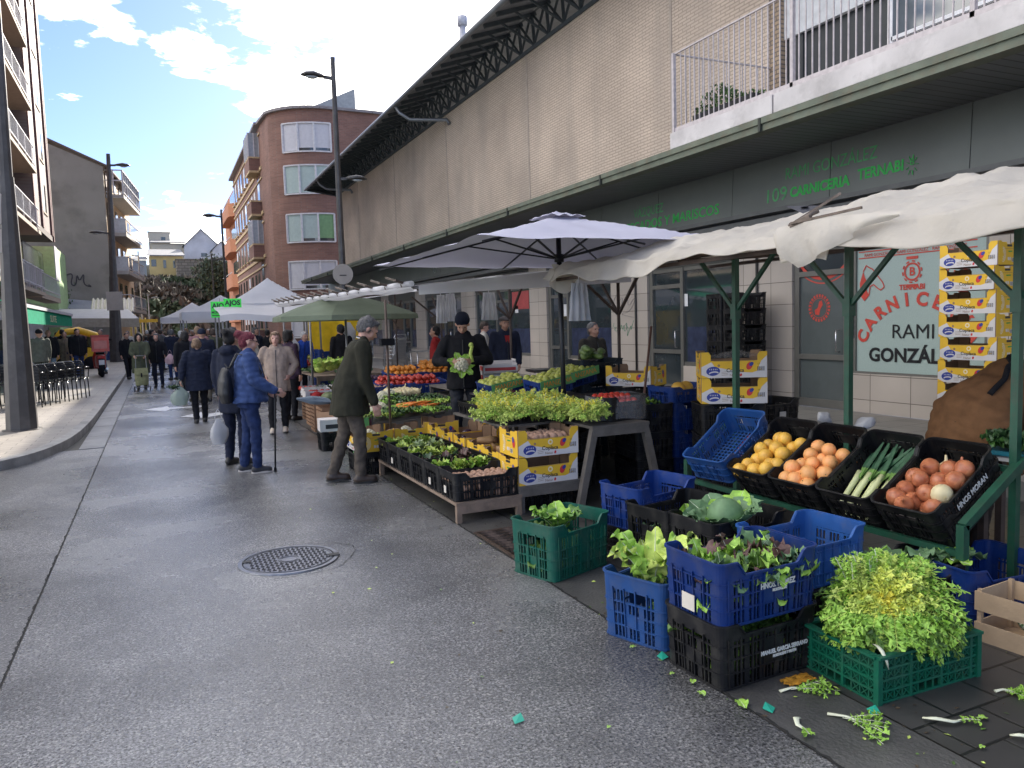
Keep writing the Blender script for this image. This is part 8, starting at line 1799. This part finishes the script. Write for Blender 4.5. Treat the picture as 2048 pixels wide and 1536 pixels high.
pole_mesh(9.4, .235, .115, .07, 4.1, 10, (.12, 0)).build('pole', LMP, t); luminaire(t, (.12, 0, 9.0), (1, 0, 0)); luminaire(t, (-.0, 0, 6.0), (-1, 0, 0)); m = MB(); m.lathe([(.29, 0), (.29, .012)], 16); m.build('base_plate', LMP, t)
m = MB(); m.beam((-.7, 0, 3.7), (.1, 0, 3.7), .03, .03); m.build('sign_arm', LMP, t)
t2 = thing('road_sign', 'back of a round road sign and plate fixed left of the near street lamp', 'road sign', (-2.3, 14.75, 3.35)); MB().lathe([(.30, -.004), (.30, .004)], 28, M=Matrix.Rotation(R(90), 4, 'X'), c=(0, 0, .36)).build('disc', SIGB, t2); MB().box(-.28, .20, -.004, .004, -.35, .02).build('plate', SIGB, t2)
t = thing('street_lamp', 'grey two-armed street lamp behind the row canopy before the market hall', 'street lamp', (5.16, 23, 0)); pole_mesh(9.45, .16, .11, .065, 3.4, 10).build('pole', LMP, t); luminaire(t, (0, 0, 8.85), (-1, 0, 0), .95); luminaire(t, (0, 0, 5.98), (1, -.1, 0), .85)
t2 = thing('road_sign', 'round road sign seen from behind on the right street lamp', 'road sign', (5.13, 22.85, 3.2)); MB().lathe([(.30, -.004), (.30, .004)], 28, M=Matrix.Rotation(R(90), 4, 'X')).build('disc', SIGB, t2); MB().box(-.1, .1, -.02, .02, -.05, -.02).build('bracket', LMP, t2)
t = thing('street_lamp', 'grey street lamp in front of the grey gable wall carrying a blank plate', 'street lamp', (-1.97, 47, .12)); pole_mesh(11.1, .36, .22, .1, 4.6, 10, (.28, 0)).build('pole', LMP, t); luminaire(t, (.28, 0, 10.5), (1, 0, 0), 1.05); luminaire(t, (.1, 0, 6.9), (-1, 0, 0), 1.0)
t2 = thing('road_sign', 'square beige plate seen from behind on the lamp by the gable wall', 'road sign', (-1.86, 46.7, 3.4)); MB().box(-.40, .40, -.01, .01, -.50, .50).build('plate', SIGB, t2); MB().box(-.1, .1, .01, .3, -.05, .05).build('bracket', LMP, t2)
for k, (x, y, h, s, lb) in enumerate([(3.65, 45, 8.2, -1, 'thin street lamp in front of the orange building'), (3.9, 58, 7.0, 1, 'second thin lamp with a drooping arm by the orange building'), (-.95, 78, 9.0, -1, 'thin pale lamp at the end of the street near the yellow house'), (-.4, 84, 5.4, 1, 'short pale lamp beside the taller one at the end of the street')]):
    t = thing('street_lamp', lb, 'street lamp', (x, y, 0)); pole_mesh(h, .10, .08, .05, 3, 8).build('pole', LMP if k < 2 else SP, t); luminaire(t, (0, 0, h-.4), (s, 0, 0), 1.0)
# black slatted chairs
CHB = mat('black_gloss_metal', (.015, .015, .017), rough=.22, metal=.2)
def chair_parts(name, label, mt, group, slats=5):
    t = thing(name, label, 'chair', (0, 0, 0), 0, group)
    for sx_ in (-1, 1):
        MB().tube([(sx_*.24, -.22, 0), (sx_*.23, -.20, .44)], .013, 6).build('leg', mt, t); MB().tube([(sx_*.24, .24, 0), (sx_*.22, .20, .44)], .013, 6).build('leg', mt, t)
        MB().tube([(sx_*.24, -.20, .44), (sx_*.27, -.18, .66), (sx_*.27, .14, .68), (sx_*.22, .24, .66)], .013, 6).build('armrest', mt, t)
    m = MB()
    for k in range(7): m.box(-.22, .22, -.20+k*.06, -.155+k*.06, .435, .447)
    m.tube([(-.23, -.21, .44), (.23, -.21, .44), (.22, .22, .44), (-.22, .22, .44), (-.23, -.21, .44)], .011, 6); m.build('seat', mt, t)
    m = MB(); m.tube([(-.22, .20, .44), (-.235, .25, .70), (-.19, .29, .82), (.19, .29, .82), (.235, .25, .70), (.22, .20, .44)], .013, 6)
    for k in range(slats):
        z = .52+k*.062; m.beam((-.225, .225+(z-.5)*.3, z), (.225, .225+(z-.5)*.3, z), .012, .042)
    m.build('backrest', mt, t); return t
ch = chair_parts('cafe_chair', 'black slatted metal chair nested in the row on the left pavement', CHB, 'nested black cafe chairs')
ch.scale = (1.1,)*3; ch.location = (-2.55, 19.4, .12); ch.rotation_euler = (0, 0, R(180))
for k in range(1, 6): dup(ch, (-2.55+.14*k, 19.4+.42*k, .12), (0, 0, R(176+rnd(-3, 3))))
for k in range(3): dup(ch, (-3.12+.12*k, 20.3+.5*k, .12), (0, 0, R(178)), 'black slatted metal chair in the second nested row on the left pavement', 'second row of black cafe chairs')
for k in range(2): dup(ch, (-3.35, 18.9+.4*k, .12), (0, 0, R(182)), 'black slatted chair partly hidden by the near street lamp', 'black chairs behind the near lamp')
ALU = mat('brushed_aluminium', (.55, .55, .56), rough=.28, metal=1)
ca = chair_parts('aluminium_chair', 'aluminium cafe chair in the tall stack beside the shop piers', ALU, 'stacked aluminium chairs', 4)
ca.location = (6.5, 22.6, .0); ca.rotation_euler = (0, 0, R(200))
for k in range(1, 6): dup(ca, (6.5+.02*k, 22.6+.03*k, .11*k), (0, 0, R(200)))
dup(ca, (7.7, 22.0, .17), (0, 0, R(150)), 'single aluminium chair right of the aluminium table', 'aluminium chairs by the table'); dup(ca, (8.3, 22.6, .17), (0, 0, R(120)), 'second single aluminium chair near the shop window', 'aluminium chairs near the window')
t = thing('cafe_table', 'square aluminium cafe table beside the stacked aluminium chairs', 'table', (7.0, 21.2, .17)); MB().box(-.35, .35, -.35, .35, .70, .73).build('tabletop', ALU, t)
for sx_ in (-1, 1):
    for sy in (-1, 1): MB().tube([(sx_*.3, sy*.3, 0), (sx_*.31, sy*.31, .70)], .016, 6).build('leg', ALU, t)
t = thing('bar_table', 'tall thin grey bar table at the left edge by the shopfront', 'table', (-4.55, 23.5, .12)); MB().box(-.5, .5, -.5, .5, 1.02, 1.06).build('tabletop', GREY, t)
for sx_ in (-1, 1):
    for sy in (-1, 1): MB().tube([(sx_*.42, sy*.42, 0), (sx_*.3, sy*.3, 1.02)], .016, 6).build('leg', ALU, t)
# scooter with red delivery box (rear toward the camera)
t = thing('delivery_scooter', 'red delivery scooter with a big red box parked on the left pavement', 'scooter', (-1.86, 31.6, .12), R(6)); RP = mat('red_gloss_paint', (.45, .03, .02), rough=.3, coat=.3, var=.06); PKR = mat('faded_red_vinyl', (.62, .12, .09), rough=.5, var=.15)
RW = Matrix.Rotation(R(90), 4, 'Y')
for y, r in ((-.62, .27), (.68, .27)):
    o = MB().lathe([(.12, -.05), (r-.04, -.065), (r, -.03), (r, .03), (r-.04, .065), (.12, .05)], 24, M=RW, c=(0, y, r)).build('wheel', BLKC, t); MB().lathe([(.02, -.035), (.12, -.03), (.12, .03), (.02, .035)], 16, M=RW, c=(0, y, r)).build('rim', ALU, o)
m = MB(); torso_loft(m, [(.34, .15, .50, -.15), (.55, .19, .52, -.12), (.72, .17, .45, -.15), (.80, .12, .36, -.15)], lambda p: p); me = remesh(m, .03, 2, 'scooter_body'); me.materials.append(RP); obj('body', me, t)
m = MB(); m.box(-.18, .18, .30, .62, .28, .36); torso_loft(m, [(.3, .2, .06, .62), (.7, .22, .05, .60), (1.0, .14, .06, .55)], lambda p: p); m.build('leg_shield', RP, t)
m = MB(); m.tube([(-.36, .42, 1.08), (-.1, .52, 1.04), (.1, .52, 1.04), (.36, .42, 1.08)], .018, 6); m.tube([(-.3, .44, 1.06), (-.38, .5, 1.28)], .008, 5); m.tube([(.3, .44, 1.06), (.38, .5, 1.28)], .008, 5); m.ball((-.39, .5, 1.32), .06, .02, .04, n=8); m.ball((.39, .5, 1.32), .06, .02, .04, n=8); m.build('handlebar', BLKC, t)
MB().box(-.13, .13, -.30, .28, .80, .88).build('seat', BLKC, t); m = MB(); m.box(-.27, .27, -.86, -.34, .92, 1.42); o = m.build('delivery_box', PKR, t); MB().box(-.28, .28, -.87, -.33, 1.42, 1.50).build('lid', RP, o); MB().box(-.2, .2, -.875, -.861, 1.02, 1.3).build('flap', mat('pale_red_vinyl', (.62, .22, .18), rough=.5), o)
MB().box(-.09, .09, -.90, -.88, .45, .62).build('number_plate', CARD_W, t); MB().box(-.12, .12, -.70, -.66, .66, .76).build('tail_light', mat('tail_light_red', (.5, .02, .02), rough=.2), t); MB().box(-.10, .10, -.88, -.82, .28, .66).build('mudguard', BLKC, t)
m = MB(); m.tube([(.17, -.7, .3), (.18, -.2, .27)], .045, 8); m.build('exhaust', ALU, t)
# yellow machine and far left stall canopies
YM = mat('yellow_machine_paint', (.75, .42, .02), rough=.4, var=.12); t = thing('yellow_digger', 'yellow machine with a curved arm behind the people on the left', 'digger', (-3.3, 39.5, 0), R(20))
MB().box(-.9, .7, -.5, .5, .5, 1.1).build('body', YM, t); MB().tube([(-.9, 0, 1.2), (-.5, 0, 1.75), (.2, 0, 1.85), (.9, 0, 1.6), (1.3, 0, .9)], .16, 8).build('arm', YM, t); MB().box(-.8, .0, -.45, .45, 1.1, 1.6).build('cab', MATS['dark_window'], t)
for x in (-.6, .5): MB().lathe([(.05, -.12), (.34, -.12), (.34, .12), (.05, .12)], 18, M=Matrix.Rotation(R(90), 4, 'X'), c=(x, -.55, .34)).build('wheel', BLKC, t)
t = thing('yellow_stall', 'small yellow stall with hanging goods beside the far lamp', 'stall', (-.9, 54, 0)); MB().box(-.5, .5, -.4, .4, 0, 1.0).build('counter', mat('orange_goods', (.65, .20, .05), var=.4, vs=8), t); MB().box(-.1, 1.1, -.1, .1, 2.3, 2.5).build('sign_board', YM, t); m = MB()
for x in (-.45, -.2, .1, .4): m.tube([(x, 0, 1), (x, 0, 2.6)], .05, 6)
m.build('hanging_goods', mat('yellow_goods', (.75, .55, .15), var=.3), t)
t = thing('awning_stall', 'wide white awning stall before the grey gable wall', 'stall', (-2.9, 50, 0)); m = MB(); m.add([(-2.6, 0, 2.62), (2.1, 0, 2.50), (1.5, 2.2, 3.10), (-2.6, 2.2, 3.2)], [(0, 1, 2, 3)]); o = m.build('awning', WT, t, thick=.02) if False else m.build('awning', WT, t); m = MB(); m.grid(lambda u, v: (-2.6+u*4.7, .0, 2.62-.12*u-v*.5), 20, 2); m.build('valance', cloth('beige_valance', (.42, .38, .32), .3), t)
for x in (-2.5, -.2, 2.0): MB().beam((x, .1, 0), (x, .1, 2.55), .05, .05).build('post', SP, t)
MB().box(-2.4, 1.9, .8, 1.4, 0, .9).build('counter', BLUEP, t)
t = thing('corrugated_canopy', 'striped corrugated roof canopy behind the white awning', 'canopy', (-2.2, 56, 0)); m = MB(); m.grid(lambda u, v: (-1.3+u*2.4-v*.0, -v*2.2, 3.9-v*.9+.07*math.sin(u*60)), 60, 2); m.build('sheet', mat('cream_corrugated', (.55, .52, .45), rough=.6), t)
for x in (-1.2, 1.0): MB().beam((x, -2.1, 0), (x, -2.1, 2.95), .06, .06).build('post', SP, t)
